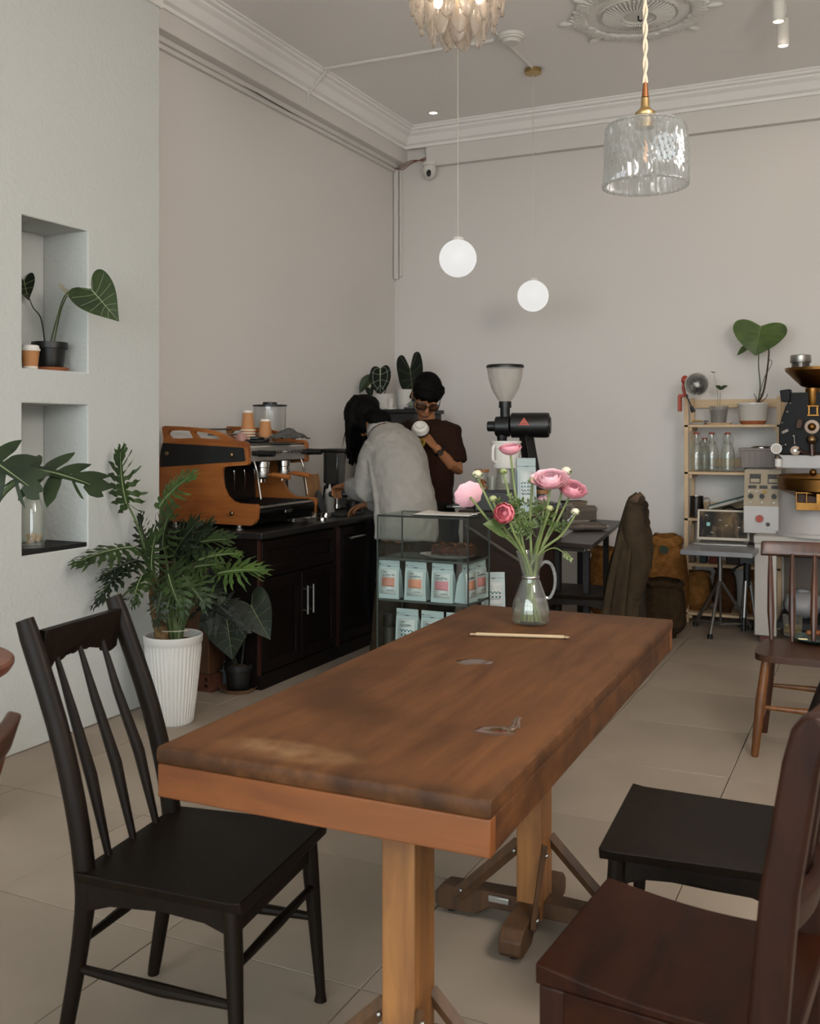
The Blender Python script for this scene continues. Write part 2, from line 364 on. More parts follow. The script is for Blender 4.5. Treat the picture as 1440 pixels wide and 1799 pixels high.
# ceiling track spots
def spot(px, py, h, label, on, d=5.45):
    p = Pd(px, py, d); s = thing('spotlight', label, 'spotlight', p, 0, 'white ceiling spotlights')
    R_ = .034
    MB().lathe([(0, .09), (R_, .09), (R_, -h / 2), (R_ - .005, -h / 2), (R_ - .005, -h / 2 + .02)], 20).build('barrel', WHITEP, s)
    MB().tube([(0, 0, .09), (.01, 0, .14), (.01, 0, ZC - p.z)], .008, 8).build('stem', WHITEP, s)
    MB().lathe([(0, -h / 2 + .02), (R_ - .005, -h / 2 + .02)], 20).build('lens', emitter('spot_glow', (1, .9, .75), 1.5 if on else 1.0), s)
    l = light('spot_light', 'SPOT', (0, 0, -h / 2 - .01), 5, (1, .84, .70), spot_size=math.radians(172), spot_blend=.5, shadow_soft_size=.06); l.parent = s; l.rotation_euler = (math.radians(18), 0, 0)
    return p
spot(1367, 12, .16, 'white cylindrical spotlight nearest the top edge at right', True)
spot(1375, 62, .12, 'lower white cylindrical spotlight hanging just below another one', True, 5.75)
# glowing spheres added out of view to brighten the room
def fill_lamp(loc_, watts, label, r=.45):
    s = thing('added_fill_lamp', label, 'pendant lamp', loc_, 0, 'paper lanterns outside the picture')
    MB().sphere((0, 0, 0), r, 20, 12).build('shade', emitter('fill_lamp_glow_%d' % watts, (1, .915, .85), watts / (4 * math.pi) / (math.pi * r * r)), s)
    MB().tube([(0, 0, r), (0, 0, ZC - loc_[2])], .004, 8).build('cord', WHITEP, s)
fill_lamp((0.85, 1.8, 2.4), 165, 'round paper lantern hanging above the viewer')
fill_lamp((0.9, -.2, 2.9), 22, 'round paper lantern near the shop window')
# ------------------------------------------------------------------ long wooden table
TTOP = wood('table_top_wood', '4c2d17', '694324', 1, 2.2, .56, '3a230f', spec=.2, streak=9)
def weather(m, LN_, WD_):
    N = m.node_tree.nodes; L = m.node_tree.links; b = N['Principled BSDF']; src = b.inputs['Base Color'].links[0].from_socket; tc = N.new('ShaderNodeTexCoord'); sp = N.new('ShaderNodeSeparateXYZ'); L.new(tc.outputs['Object'], sp.inputs[0])
    def mth(op, a, c=None, cl=False):
        q = N.new('ShaderNodeMath'); q.operation = op; q.use_clamp = cl
        for i, v in enumerate((a, c)):
            if v is None: continue
            if isinstance(v, (int, float)): q.inputs[i].default_value = v
            else: L.new(v, q.inputs[i])
        return q.outputs[0]
    nz = N.new('ShaderNodeTexNoise'); nz.inputs['Scale'].default_value = 14; nz.inputs['Detail'].default_value = 7; L.new(tc.outputs['Object'], nz.inputs[0]); n_ = nz.outputs[0]
    ey = mth('SUBTRACT', LN_ / 2, mth('ABSOLUTE', sp.outputs['Y'])); ex = mth('SUBTRACT', WD_ / 2, mth('ABSOLUTE', sp.outputs['X'])); ed = mth('MINIMUM', ey, mth('MULTIPLY', ex, 2.2))
    grime = mth('MULTIPLY', mth('SUBTRACT', 1.0, mth('MULTIPLY', ed, 26), True), mth('MULTIPLY', mth('SUBTRACT', n_, .38, True), 4.2, True))
    mx = N.new('ShaderNodeMix'); mx.data_type = 'RGBA'; L.new(mth('MULTIPLY', grime, .6), mx.inputs['Factor']); L.new(src, mx.inputs['A']); mx.inputs['B'].default_value = (*lin('1f150f'), 1)
    wy = mth('ADD', mth('POWER', mth('MULTIPLY', mth('ADD', sp.outputs['Y'], LN_ / 2 - .085), 16), 2), mth('POWER', mth('MULTIPLY', mth('ADD', sp.outputs['X'], .10), 5.5), 2)); wear = mth('MULTIPLY', mth('SUBTRACT', 1, wy, True), mth('MULTIPLY', mth('SUBTRACT', n_, .3, True), 2.4, True))
    m2 = N.new('ShaderNodeMix'); m2.data_type = 'RGBA'; L.new(mth('MULTIPLY', wear, .55), m2.inputs['Factor']); L.new(mx.outputs['Result'], m2.inputs['A']); m2.inputs['B'].default_value = (*lin('a3805c'), 1)
    mp = N.new('ShaderNodeMapping'); mp.inputs['Scale'].default_value = (3, 60, 3); mp.inputs['Rotation'].default_value = (0, 0, .5); L.new(tc.outputs['Object'], mp.inputs[0]); n3 = N.new('ShaderNodeTexNoise'); n3.inputs['Scale'].default_value = 5; n3.inputs['Detail'].default_value = 5; L.new(mp.outputs[0], n3.inputs[0])
    scr_ = mth('MULTIPLY', mth('SUBTRACT', n3.outputs[0], .70, True), 6, True); m3 = N.new('ShaderNodeMix'); m3.data_type = 'RGBA'; L.new(mth('MULTIPLY', scr_, .35), m3.inputs['Factor']); L.new(m2.outputs['Result'], m3.inputs['A']); m3.inputs['B'].default_value = (*lin('a98765'), 1)
    L.new(m3.outputs['Result'], b.inputs['Base Color'])
weather(TTOP, 1.765, .70)
TEND = wood('table_end_wood', '643616', '804a20', 0, 2.2, .55, '6e4020', streak=7)
TLEG = wood('table_leg_wood', '6e4726', '9c6a38', 2, 2.2, .55, '4a2f1b', streak=9)
TDARK = wood('table_foot_wood', '3a2818', '5c3f26', 2, 2.2, .6, streak=9)
q = [Pz(268, 1312, .72), Pz(868, 1402, .72), Pz(1183, 1087, .72), Pz(830, 1063, .72)]
ctr = sum(q, V(0, 0, 0)) / 4; ang = math.atan2((q[2] - q[1]).y, (q[2] - q[1]).x) - math.pi / 2
LN, WD, TH = 1.765, .70, .11
tb = thing('dining_table', 'long worn brown wooden table on two trestle posts in the foreground', 'table', (ctr.x, ctr.y, 0), ang)
def planktop(m):
    """slightly uneven slab edge"""
    n = 40
    def f(u, v):
        w = u * 4; x, y = [(-1, -1), (1, -1), (1, 1), (-1, 1)][int(w) % 4]; x2, y2 = [(1, -1), (1, 1), (-1, 1), (-1, -1)][int(w) % 4]
        t = w - int(w); X = (x + (x2 - x) * t) * WD / 2; Y = (y + (y2 - y) * t) * LN / 2
        j = .001 * noise.noise(V(X * 9, Y * 9, v * 4)); s_ = 1 - .004 * (abs(v - .5) * 2) ** 6
        return (X * s_ + j, Y * s_ + j, .72 - .034 * v)
    m.grid(f, 160, 5, True); b = len(m.v); m.add([], []); m.f.append(tuple(range(160))); m.f.append(tuple(reversed(range(640, 800)))); return m
planktop(MB()).build('table_top', TTOP, tb, bevel=.003)
MB().bx((-WD / 2 + .002, -LN / 2 + .002, .62), (WD / 2 - .002, -LN / 2 + .032, .686)).build('end_apron', TEND, tb, bevel=.003)
MB().bx((-WD / 2 + .002, LN / 2 - .032, .62), (WD / 2 - .002, LN / 2 - .002, .686)).build('end_apron', TEND, tb, bevel=.003)
for sx in (-1, 1):
    MB().bx((sx * (WD / 2 - .003), -LN / 2 + .033, .62), (sx * (WD / 2 - .03), LN / 2 - .033, .686)).build('side_apron', TTOP, tb, bevel=.003)
TX = .11
for py_ in (-.69, .13):
    po = MB().bx((TX - .035, py_ - .05, .04), (TX + .035, py_ + .05, .63)).build('trestle_post', TLEG, tb, bevel=.004)
    for dx, dy in ((1, 0), (-1, 0), (0, 1), (0, -1)):
        ln = .28 if dx else .21; f = MB(); a = math.atan2(dy, dx)
        f.M = Matrix.Translation((TX, py_, 0)) @ Matrix.Rotation(a, 4, 'Z')
        pr = [(.03, .04), (ln * .42, .04), (ln * .55, .015), (ln - .01, .012), (ln, .025), (ln, .055), (ln - .025, .078), (.03, .085)]
        f.prism([(u, v) for u, v in pr], .06, lambda u, v, w: (u, w - .03, v)); f.build('foot', TDARK, tb, bevel=.004)
        g = MB(); g.M = f.M; g.cyl((ln - .04, 0, 0), (ln - .04, 0, .02), .014, n=12); g.build('foot_pad', BLACKP, tb)
        bmb = MB(); bmb.M = f.M
        bmb.etube([(.03, .038, .235), (ln - .07, .038, .06)], .008, .019, (0, 1, 0), 4); br = bmb.build('brace', TDARK, tb, smooth=0)
        for bx_, bz_ in ((.042, .215), (ln - .085, .08)): bo = MB(); bo.M = f.M; bo.sphere((bx_, .047, bz_), .006); bo.build('bolt', STEEL, br)
mb = MB(); mb.M = Matrix.Translation((TX, .13, 0)); mb.box((-.09, -.034, .068), (.06, .008, .018)); mb.build('steel_bracket', mat('zinc', 'a8a59e', .4, .8), tb, bevel=.003)

# water spills, stain, straw
WATER = glassy('water_film', (.93, .90, .86), .03, .9)
def puddle(px, py, rx, ry, seed, label, tail=None):
    p = Pz(px, py, .7203); m = MB(); n = 40
    ring = [(1 + .22 * noise.noise(V(math.cos(2 * math.pi * i / n) * 1.5, math.sin(2 * math.pi * i / n) * 1.5, seed))) for i in range(n)]
    def f(u, v):
        w = u * 2 * math.pi; r_ = (1 - v) * ring[int(round(u * n)) % n]; return (rx * r_ * math.cos(w), ry * r_ * math.sin(w), .0022 * (1 - (1 - v) ** 4))
    m.grid(f, n, 8, True)
    if tail: m.etube([V(t) for t in tail], [.010, .012, .010, .007, .008], .0028, (1, 0, 0), 8)
    o = m.build('water_spill', WATER, smooth=60); o.location = p; o.rotation_euler = (0, 0, YAW); tag(o, label, 'water spill'); return o
puddle(868, 1284, .045, .035, 1.3, 'wet water spill with a tail on the near half of the table', [(.02, .0, .001), (.045, .02, .001), (.05, .05, .001), (.055, .075, .001), (.06, .09, .001)])
puddle(830, 1163, .048, .04, 4.1, 'faint round water ring on the middle of the table')
a, b = Pz(836, 1114, .727), Pz(990, 1119, .727); st = thing('straw', 'pale wrapped drinking straw lying in front of the flower vase', 'straw', a)
STR = mat('straw_paper', 'ad9776', .7); dv = b - a
MB().cyl((0, 0, 0), dv, .0052, n=12).build('wrapper', STR, st)
MB().box(V(0, 0, 0) - dv.normalized() * .008, (.02, .012, .003), (0, 0, .3)).build('crimped_end', STR, st)
MB().box(dv + dv.normalized() * .006, (.018, .012, .003), (0, 0, -.3)).build('crimped_end', STR, st)

# ------------------------------------------------------------------ black spindle chairs
def spindle_chair(name, label, W=BLACKW):
    """seat faces +x; origin on the floor under the seat centre"""
    s = thing(name, label, 'chair'); D, Wd, SH = .40, .40, .415
    def seat():
        m = MB(); n = 14
        def f(u, v):
            x = -D / 2 + D * u; y = (v - .5) * (Wd + .04 * u); return (x, y, SH - .010 * math.sin(u * math.pi) * (1 - (2 * v - 1) ** 2) + (.004 if u > .95 else 0))
        m.grid(f, n, n)
        def g(u, v):
            x = -D / 2 + D * u; y = (v - .5) * (Wd - .02 + .04 * u); return (x, y, SH - .024)
        m.grid(g, n, n); k = n * n
        bd = [i for i in range(n)] + [n * j + n - 1 for j in range(1, n)] + [n * (n - 1) + i for i in range(n - 2, -1, -1)] + [n * j for j in range(n - 2, 0, -1)]
        for i in range(len(bd)): p_, q_ = bd[i], bd[(i + 1) % len(bd)]; m.f.append((p_, q_, q_ + k, p_ + k))
        return m
    seat().build('seat', W, s, bevel=.003)
    hw = Wd / 2
    for sy in (-1, 1):   # splayed front legs
        MB().etube([(D / 2 - .035, sy * (hw - .015), SH - .02), (D / 2 - .03, sy * (hw - .012), .3), (D / 2 - .012, sy * (hw + .002), .02), (D / 2 - .012, sy * (hw + .002), 0)], [.019, .019, .0115, .015], None, None, 14).build('leg', W, s)
    for sy in (-1, 1):   # rear post with its leg
        y = sy * (hw - .03)
        MB().etube(bez([(-D / 2 - .05, y * 1.04, 0), (-D / 2 - .005, y, .25), (-D / 2 + .005, y, SH), (-D / 2 - .05, y * .98, .66), (-D / 2 - .155, y * .95, .93)], 5), [.014] + [.0155 + .0085 * i / 9 for i in range(10)] + [.024] * 9 + [.021], [.014] + [.0155 + .006 * i / 9 for i in range(10)] + [.021] * 9 + [.018], (1, 0, 0), 14).build('back_post', W, s)
    ap = [(-D / 2 + .02, SH - .025), (D / 2 - .04, SH - .025), (D / 2 - .04, SH - .085), (D / 2 - .1, SH - .066), (0, SH - .058), (-D / 2 + .08, SH - .066), (-D / 2 + .02, SH - .085)]
    for sy in (-1, 1): MB().prism(ap, .02, lambda u, v, w: (u, sy * (hw - .025) + w - .01, v)).build('side_apron', W, s, bevel=.002)
    MB().bx((D / 2 - .045, -hw + .03, SH - .08), (D / 2 - .027, hw - .03, SH - .025)).build('front_apron', W, s, bevel=.002)
    MB().bx((-D / 2 + .0, -hw + .05, SH - .075), (-D / 2 + .018, hw - .05, SH - .025)).build('rear_apron', W, s, bevel=.002)
    for sy in (-1, 1): MB().etube([(-D / 2 - .02, sy * (hw - .03), .20), (0, sy * (hw - .012), .20), (D / 2 - .022, sy * (hw - .008), .20)], [.009, .014, .009], None, None, 10).build('stretcher', W, s)
    MB().etube([(D / 2 - .025, -hw, .275), (D / 2 - .025, 0, .275), (D / 2 - .025, hw, .275)], [.008, .012, .008], None, None, 10).build('stretcher', W, s)
    MB().etube([(-D / 2 - .01, -hw + .04, .25), (-D / 2 - .01, 0, .25), (-D / 2 - .01, hw - .04, .25)], [.008, .012, .008], None, None, 10).build('stretcher', W, s)
    # scalloped crest rail
    top = [(-hw + .06, .0), (hw - .06, .0)]; bot = []
    for i in range(41):
        t = 1 - 2 * i / 40; a_ = abs(t); bot.append((t * (hw - .06), -.066 - .018 * (a_ > .62) * min(1, (a_ - .62) * 8) - .010 * abs(math.sin(a_ * 9.5)) - .006 * (a_ > .3)))
    def cf(u, v, w): return V(-D / 2 - .138 - .35 * (v + .0) * -1 * .45 + w + .006 - .010 * (1 - (u / hw) ** 2), u, .905 + v)
    MB().prism(top + bot, .022, cf).build('crest_rail', W, s, bevel=.002)
    for i in range(3):
        y = (i - 1) * .085
        MB().etube([(-D / 2 + .012, y * 1.1, SH - .005), (-D / 2 - .035, y * 1.08, .58), (-D / 2 - .09, y, .72), (-D / 2 - .135, y, .845)], [.008, .0135, .0105, .0055], None, None, 10).build('spindle', W, s)
    return s
bc = spindle_chair('spindle_chair', 'black wooden spindle-back chair at the left side of the table')
seatc = (Pz(140, 1535, .413) + Pz(430, 1582, .413) + Pz(568, 1448, .413) + Pz(300, 1422, .413)) / 4
bc.location = (seatc.x, seatc.y, 0); bc.rotation_euler = (0, 0, math.radians(7))
b0 = Pz(1033, 1480, .413); b1 = Pz(1130, 1385, .413)
bc2 = dup(bc, (0, 0, 0), math.radians(180 + 3), 'black wooden chair at the right of the table, behind the reddish brown chair')
md = (b0 + b1) / 2; bc2.location = (md.x + .20, md.y, 0)

# ------------------------------------------------------------------ reddish brown chair, near right
RW = wood('rosewood', '1a0a04', '321608', 1, 2.5, .42, '0f0703', spec=.12, streak=6)
RWX = wood('rosewood_post', '1c0d07', '331a0f', 2, 2.5, .45, '100907', spec=.15, streak=6)
rc = thing('wooden_chair', 'reddish brown polished wooden chair nearest the camera at right', 'chair')
c0_ = Pz(940, 1707, .43); c1_ = Pz(1075, 1553, .43); md = (c0_ + c1_) / 2; wy = (c1_ - c0_).length
rc.location = (md.x + .20, md.y, 0); rc.rotation_euler = (0, 0, math.atan2((c1_ - c0_).y, (c1_ - c0_).x) + math.pi / 2 + .02)
D, hw, SH = .42, wy / 2, .43         # faces +x in its own frame
def rseat():
    m = MB(); n = 16
    def f(u, v): x = -D / 2 + D * u; y = (2 * v - 1) * hw; return (x, y, SH - .016 * math.sin(u * math.pi) + .006 * u)
    m.grid(f, n, 8)
    def g(u, v): x = -D / 2 + D * u; y = (2 * v - 1) * hw; return (x, y, SH - .03)
    m.grid(g, n, 8); k = n * 8
    bd = list(range(n)) + [n * j + n - 1 for j in range(1, 8)] + [n * 7 + i for i in range(n - 2, -1, -1)] + [n * j for j in range(6, 0, -1)]
    for i in range(len(bd)): p_, q_ = bd[i], bd[(i + 1) % len(bd)]; m.f.append((p_, q_, q_ + k, p_ + k))
    return m
rseat().build('seat', RW, rc, bevel=.004)
for sy in (-1, 1):
    MB().box((D / 2 - .03, sy * (hw - .028), (SH - .03) / 2), (.05, .05, SH - .03), None).build('leg', RWX, rc, bevel=.005)
    pr = [(-D / 2 - .02, 0), (-D / 2 + .03, 0), (-D / 2 + .065, .25), (-D / 2 + .068, .45), (-D / 2 + .05, .65), (-D / 2 + .018, .85), (-D / 2 + .005, .9), (-D / 2 - .012, .922), (-D / 2 - .035, .925), (-D / 2 - .05, .905), (-D / 2 - .035, .85), (-D / 2 - .005, .65), (-D / 2 + .012, .44), (-D / 2 + .008, .25)]
    MB().prism(pr, .045, lambda u, v, w: (u, sy * (hw + .0) + w - .0225, v)).build('back_post', RWX, rc, bevel=.008, seg=3)
    MB().bx((-D / 2 + .04, sy * (hw - .012) - .012, SH - .095), (D / 2 - .05, sy * (hw - .012) + .012, SH - .03)).build('side_apron', RW, rc, bevel=.003)
    MB().bx((-D / 2, sy * (hw - .025) - .012, .15), (D / 2 - .05, sy * (hw - .025) + .012, .185)).build('stretcher', RW, rc, bevel=.003)
MB().bx((D / 2 - .042, -hw + .05, SH - .095), (D / 2 - .018, hw - .05, SH - .03)).build('front_apron', RW, rc, bevel=.003)
for z0, z1, x0 in ((.80, .91, -D / 2 - .005), (.56, .62, -D / 2 + .03)):
    MB().grid(lambda u, v: (x0 - .03 * math.sin(u * math.pi) - .25 * (v - .5) * (z1 - z0), (2 * u - 1) * (hw - .02), z0 + (z1 - z0) * v + (.02 * math.sin(u * math.pi) if z0 > .7 else 0)), 16, 5).build('back_rail', RWX, rc, solid=.024, bevel=.004)
for i in range(3):
    y = (i - 1) * hw * .55; MB().box((-D / 2 + .0, y, .71), (.014, .04, .2), (0, -.15, 0)).build('back_slat', RWX, rc, bevel=.003)

# ------------------------------------------------------------------ wooden spindle chair with a glass on it
WW = wood('walnut', '2c150a', '532c15', 2, 2.5, .34, '2a160c', spec=.5, streak=7)
WWS = wood('walnut_seat', '2c180d', '4a2e1c', 0, 2.5, .34, '2c190e', spec=.5, streak=7)
LWW = wood('pale_walnut', '4a2a13', '85521f', 2, 2.5, .4, '4a2a14', spec=.5, streak=7)  # paler walnut for the front legs and stretchers
def windsor(name, label):
    """faces -y; origin under the seat centre"""
    s = thing(name, label, 'chair'); SH = .42; n = 40
    out = []
    for i in range(n):
        w = 2 * math.pi * i / n; cx_, sx_ = math.cos(w), math.sin(w); e = .38
        out.append((.215 * math.copysign(abs(cx_) ** e, cx_), .19 * math.copysign(abs(sx_) ** e, sx_)))
    MB().prism(out, .028, lambda u, v, w: (u, v, SH - .028 + w)).build('seat', WWS, s, bevel=.010, seg=3)
    for sx in (-1, 1):
        for sy in (-1, 1):
            MB().etube([(sx * .165, sy * .13, SH - .02), (sx * .185, sy * .155, .22), (sx * .205, sy * .18, .012), (sx * .205, sy * .18, 0)], [.017, .021, .0155, .014], None, None, 14).build('leg', WW if sy > 0 else LWW, s)
    for sx in (-1, 1): MB().etube([(sx * .196, -.165, .13), (sx * .196, 0, .13), (sx * .196, .165, .13)], [.008, .013, .008], None, None, 10).build('stretcher', LWW, s)
    for sy, z in ((-1, .20), (1, .22)): MB().etube([(-.185, sy * .155, z), (0, sy * .155, z), (.185, sy * .155, z)], [.008, .013, .008], None, None, 10).build('stretcher', LWW, s)
    MB().grid(lambda u, v: ((2 * u - 1) * .225, .235 + .03 * (1 - (2 * u - 1) ** 2) + .02 * v, .78 + .062 * v), 24, 4).build('crest_rail', WW, s, solid=.026, bevel=.006)
    for i in range(5):
        x = (i - 2) * .093
        MB().etube([(x * .92, .155, SH - .01), (x * .95, .18, .54), (x * .98, .215, .68), (x, .25, .79)], [.0085, .0155, .0125, .008], None, None, 10).build('spindle', WW, s)
    return s
wc = windsor('windsor_chair', 'brown wooden chair with turned spindles by the roaster, glass and plate on its seat')
fl_ = Pz(1325, 1330, 0); wc.location = (fl_.x + .205, fl_.y + .18 + .01, 0); wc.rotation_euler = (0, 0, 0)
wc2 = dup(wc, (0, 0, 0), math.radians(-65), 'blurred wooden chair with only its crest rail reaching in at the left edge')
e = Pd(17, 1254, 1.78); off = Matrix.Rotation(math.radians(-65), 3, 'Z') @ V(-.225, .245, 0); wc2.location = (e.x - off.x, e.y - off.y, 0)
# small side table at the far left
p = Pd(-186, 1176, 2.62); sd = thing('side_table', 'round reddish wooden side table reaching in at the left edge', 'table', (p.x, p.y, 0)); zt = p.z + .012
SW = wood('red_wood', '5e3322', '8a553c', 0, 2, .4)
MB().lathe([(0, zt - .03), (.285, zt - .03), (.295, zt - .015), (.295, zt - .006), (.288, zt), (0, zt)], 48).build('table_top', SW, sd)
MB().cyl((0, 0, .03), (0, 0, zt - .03), .03, n=16).build('pedestal', SW, sd)
MB().lathe([(0, 0), (.18, 0), (.18, .02), (.04, .05), (0, .05)], 32).build('base', SW, sd)
# things on the brown spindle chair
sz = .4205; g0 = Pz(1392, 1116, sz); gl = thing('drinking_glass', 'ribbed glass tumbler with pale drink on the brown spindle chair', 'glass', (g0.x, g0.y, sz))
TUM = glassy('tumbler_glass', (.94, .94, .92), .03, .6, .05)
MB().lathe([(0, .001), (.036, .001), (.038, .01), (.042, .09), (.039, .09), (.035, .016), (0, .014)], 32, mod=lambda w, i: 1 + .012 * math.cos(16 * w)).build('tumbler', TUM, gl)
MB().lathe([(0, .015), (.034, .017), (.0365, .045), (0, .045)], 28).build('drink', glassy('iced_tea', (.86, .78, .55), .05, .5, .12, (.7, .6, .35)), gl)
g1 = Pz(1432, 1128, sz); pl = thing('plate', 'dark teal plate on the brown spindle chair', 'plate', (g1.x, g1.y, sz))
MB().lathe([(0, .002), (.06, .002), (.08, .01), (.098, .018), (.1, .021), (.092, .018), (.06, .008), (0, .006)], 40).build('dish', mat('teal_glaze', '26403f', .25), pl)
pa = thing('pastry', 'crusty brown croissant piece on the dark teal plate', 'pastry', (g1.x + .04, g1.y + .0, sz + .022))
CR = mat('crust', '4a2410', .6, col2='9a5a26', nscale=25, bump=.6, bscale=40)
m = MB()
for i in range(6): m.sphere((-.06 + i * .024, .012 * math.sin(i), .016), (.02, .026 - .003 * abs(i - 2.5), .018 - .002 * abs(i - 2.5)), 10, 7, Matrix.Rotation(.3, 3, 'Z'))
m.build('crust', CR, pa)
tag(MB().box((0, 0, .004), (.04, .014, .006), (0, 0, .2)).build('paper_slip', mat('slip_paper', 'd8caa0', .6), bevel=.002), 'pale slip of paper beside the pastry on the teal plate', 'paper').location = (g1.x - .05, g1.y - .025, sz + .009)
# ------------------------------------------------------------------ leaves
def leafmat(name, a, b, rough=.38): return mat(name, a, rough, col2=b, nscale=9, spec=.3, bump=.15, bscale=30)
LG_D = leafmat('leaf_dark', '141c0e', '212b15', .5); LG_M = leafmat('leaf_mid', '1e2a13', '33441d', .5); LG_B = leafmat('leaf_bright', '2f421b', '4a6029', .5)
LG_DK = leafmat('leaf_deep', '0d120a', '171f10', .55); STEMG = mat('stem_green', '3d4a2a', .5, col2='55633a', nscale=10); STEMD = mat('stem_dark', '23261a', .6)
VEIN = mat('vein_pale', '8f9a76', .5); VEINL = mat('vein_light', '6f7c55', .5); VEIND = mat('vein_dim', '39462b', .5); UNDER = mat('leaf_underside', '8d8a74', .6)
HALF = [(.02, 0), (-.12, .09), (-.25, .22), (-.29, .36), (-.2, .47), (0, .5), (.25, .455), (.5, .345), (.72, .2), (.88, .085), (1, 0)]
HALF_EAR = [(.1, 0), (-.06, .05), (-.24, .11), (-.40, .2), (-.44, .32), (-.36, .44), (-.12, .5), (.2, .48), (.5, .42), (.8, .22), (1, 0)]
HALF_BROAD = [(.03, 0), (-.05, .09), (-.12, .2), (-.13, .33), (-.05, .45), (.12, .5), (.33, .475), (.58, .37), (.78, .22), (.92, .09), (1, 0)]
HALF_OVAL = [(-.02, 0), (-.09, .12), (-.12, .25), (-.05, .40), (.15, .49), (.4, .5), (.62, .42), (.8, .28), (.93, .12), (1, 0)]
HALF_LANCE = [(0, 0), (.04, .15), (.15, .36), (.35, .5), (.55, .47), (.75, .32), (.9, .14), (1, 0)]
def frame(pos, tip, nrm):
    x = (V(tip) - V(pos)); L = x.length; x.normalize(); z = V(nrm) - x * V(nrm).dot(x); z.normalize(); y = z.cross(x)
    M = Matrix((x, y, z)).transposed().to_4x4(); M.translation = V(pos); return M, L
def heart(root, pos, tip, nrm, wr, m, vein=None, half=HALF, fold=.12, bend=.12, nv=5, name='leaf', vw=.0016, wave=.01, loop=False):
    """broad leaf from petiole point to tip, with veins as a sub-part"""
    M, L = frame(pos, tip, nrm); W = L * wr
    hp = [(p.x, p.y) for p in bez([(a, b, 0) for a, b in half], 4)]
    outl = hp + [(a, -b) for a, b in reversed(hp[1:-1])]
    def zf(x, y): return (fold * abs(y) * W - bend * x * x * L + wave * L * math.sin(9 * x + 7 * abs(y)) * min(1, abs(y) * 4))
    mb = MB(); mb.M = M; n = len(outl); cx = .12; rings = [0, .3, .55, .78, 1]
    vs = []; fs = []
    c0 = (.02, 0)
    for s_ in rings:
        for a, b in outl:
            x = c0[0] + (a - c0[0]) * s_; y = b * s_; vs.append((x * L, y * W, zf(x, y)))
    for i in range(len(rings) - 1):
        for j in range(n): fs.append((i * n + j, i * n + (j + 1) % n, (i + 1) * n + (j + 1) % n, (i + 1) * n + j))
    mb.add(vs, fs); lf = mb.build(name, m, root, smooth=80)
    if vein:
        vb = MB(); vb.M = M
        def P(x, y, e=.0012): return (x * L, y * W, zf(x, y) + e)
        vb.etube([P(.02 + .93 * i / 10, 0) for i in range(11)], [vw * (1.5 - i * .11) for i in range(11)], vw * .6, (0, 1, 0), 6)
        for k in range(nv):
            t = k / max(1, nv - 1); x0 = .03 + .62 * t
            for sg in (-1, 1):
                tgt = min(hp, key=lambda h: abs(math.atan2(h[1], h[0] - x0) - (2.35 - 1.55 * t))) if k else min(hp, key=lambda h: abs(math.atan2(h[1], h[0] - x0) - 2.5))
                tx, ty = tgt[0] * .93 + x0 * .07, tgt[1] * .9
                vb.etube([P(x0 + (tx - x0) * q ** 1.25, sg * ty * q ** .9) for q in [i / 6 for i in range(7)]], [vw * (1 - .1 * i) for i in range(7)], vw * .5, (0, 0, 1), 5)
        if loop:
            for sg in (-1, 1): vb.etube([P(h[0] * .8 + .06, sg * h[1] * .68) for h in hp[6:-3:2]], vw * .8, vw * .5, (0, 0, 1), 5)
        vb.build('veins', vein, lf)
    return lf
def cutleaf(root, pos, tip, nrm, wr, m, vein=VEIND, nl=7, curl=.25, seed=0, wid=.5, name='leaf', wavy=1.):
    """deeply lobed leaf: midrib blade with wavy finger lobes"""
    rg = random.Random(seed); M, L = frame(pos, tip, nrm); W = L * wr; mb = MB(); mb.M = M
    def zf(x, y): return -curl * .5 * x * x * L - curl * .6 * abs(y) ** 1.6 * W + .02 * L * math.sin(x * 17 + seed) * abs(y)
    mb.grid(lambda u, v: (u * L, (v - .5) * .17 * W * (1 - .7 * u), zf(u, 0) + .002), 12, 3)
    for k in range(nl):
        t = k / (nl - 1); x0 = .01 + .9 * t
        for sg in (-1, 1):
            ang = (2.3 - 2.0 * t) + rg.uniform(-.12, .12); ln = W * .5 * (1.0 - .15 * abs(t - .35) - .42 * t ** 2) * rg.uniform(.86, 1.12); w0 = L * wid / nl * rg.uniform(.85, 1.1); ph = rg.uniform(0, 6)
            ca, sa = math.cos(ang), math.sin(ang) * sg; nseg = 9
            def f(u, v):
                a = u * ln; b = (v - .5) * 2 * w0 * (.75 + .45 * math.sin(u * 2.6)) * (1 - u ** 3.5) * (1 + wavy * .42 * math.sin(u * 15 + ph + (1.6 if v > .5 else 0)) * (abs(v - .5) * 2))
                a2 = a + .12 * ln * u * u * 0; cb = .35 * u * u * ln * (-.3)
                x = x0 * L + a2 * ca - b * sa * sg + 0; y = a2 * sa + b * ca * sg * sg + cb * 0
                x += .18 * ln * u * u
                return (x, y, zf(x / L, y / W) + .004 * math.sin(u * 12 + ph) * wavy)
            mb.grid(f, nseg, 5)
    lf = mb.build(name, m, root, smooth=80)
    vb = MB(); vb.M = M; vb.etube([(L * i / 8, 0, zf(i / 8, 0) + .004) for i in range(9)], [.004 - .0004 * i for i in range(9)], None, (0, 1, 0), 6); vb.build('midrib', vein, lf)
    return lf
def stem(root, pts, r, m=STEMG, name='stem', n=8):
    q = bez(pts, 6); k = len(q); return MB().tube(q, [r * (1.15 - .45 * i / (k - 1)) for i in range(k)], n).build(name, m, root)
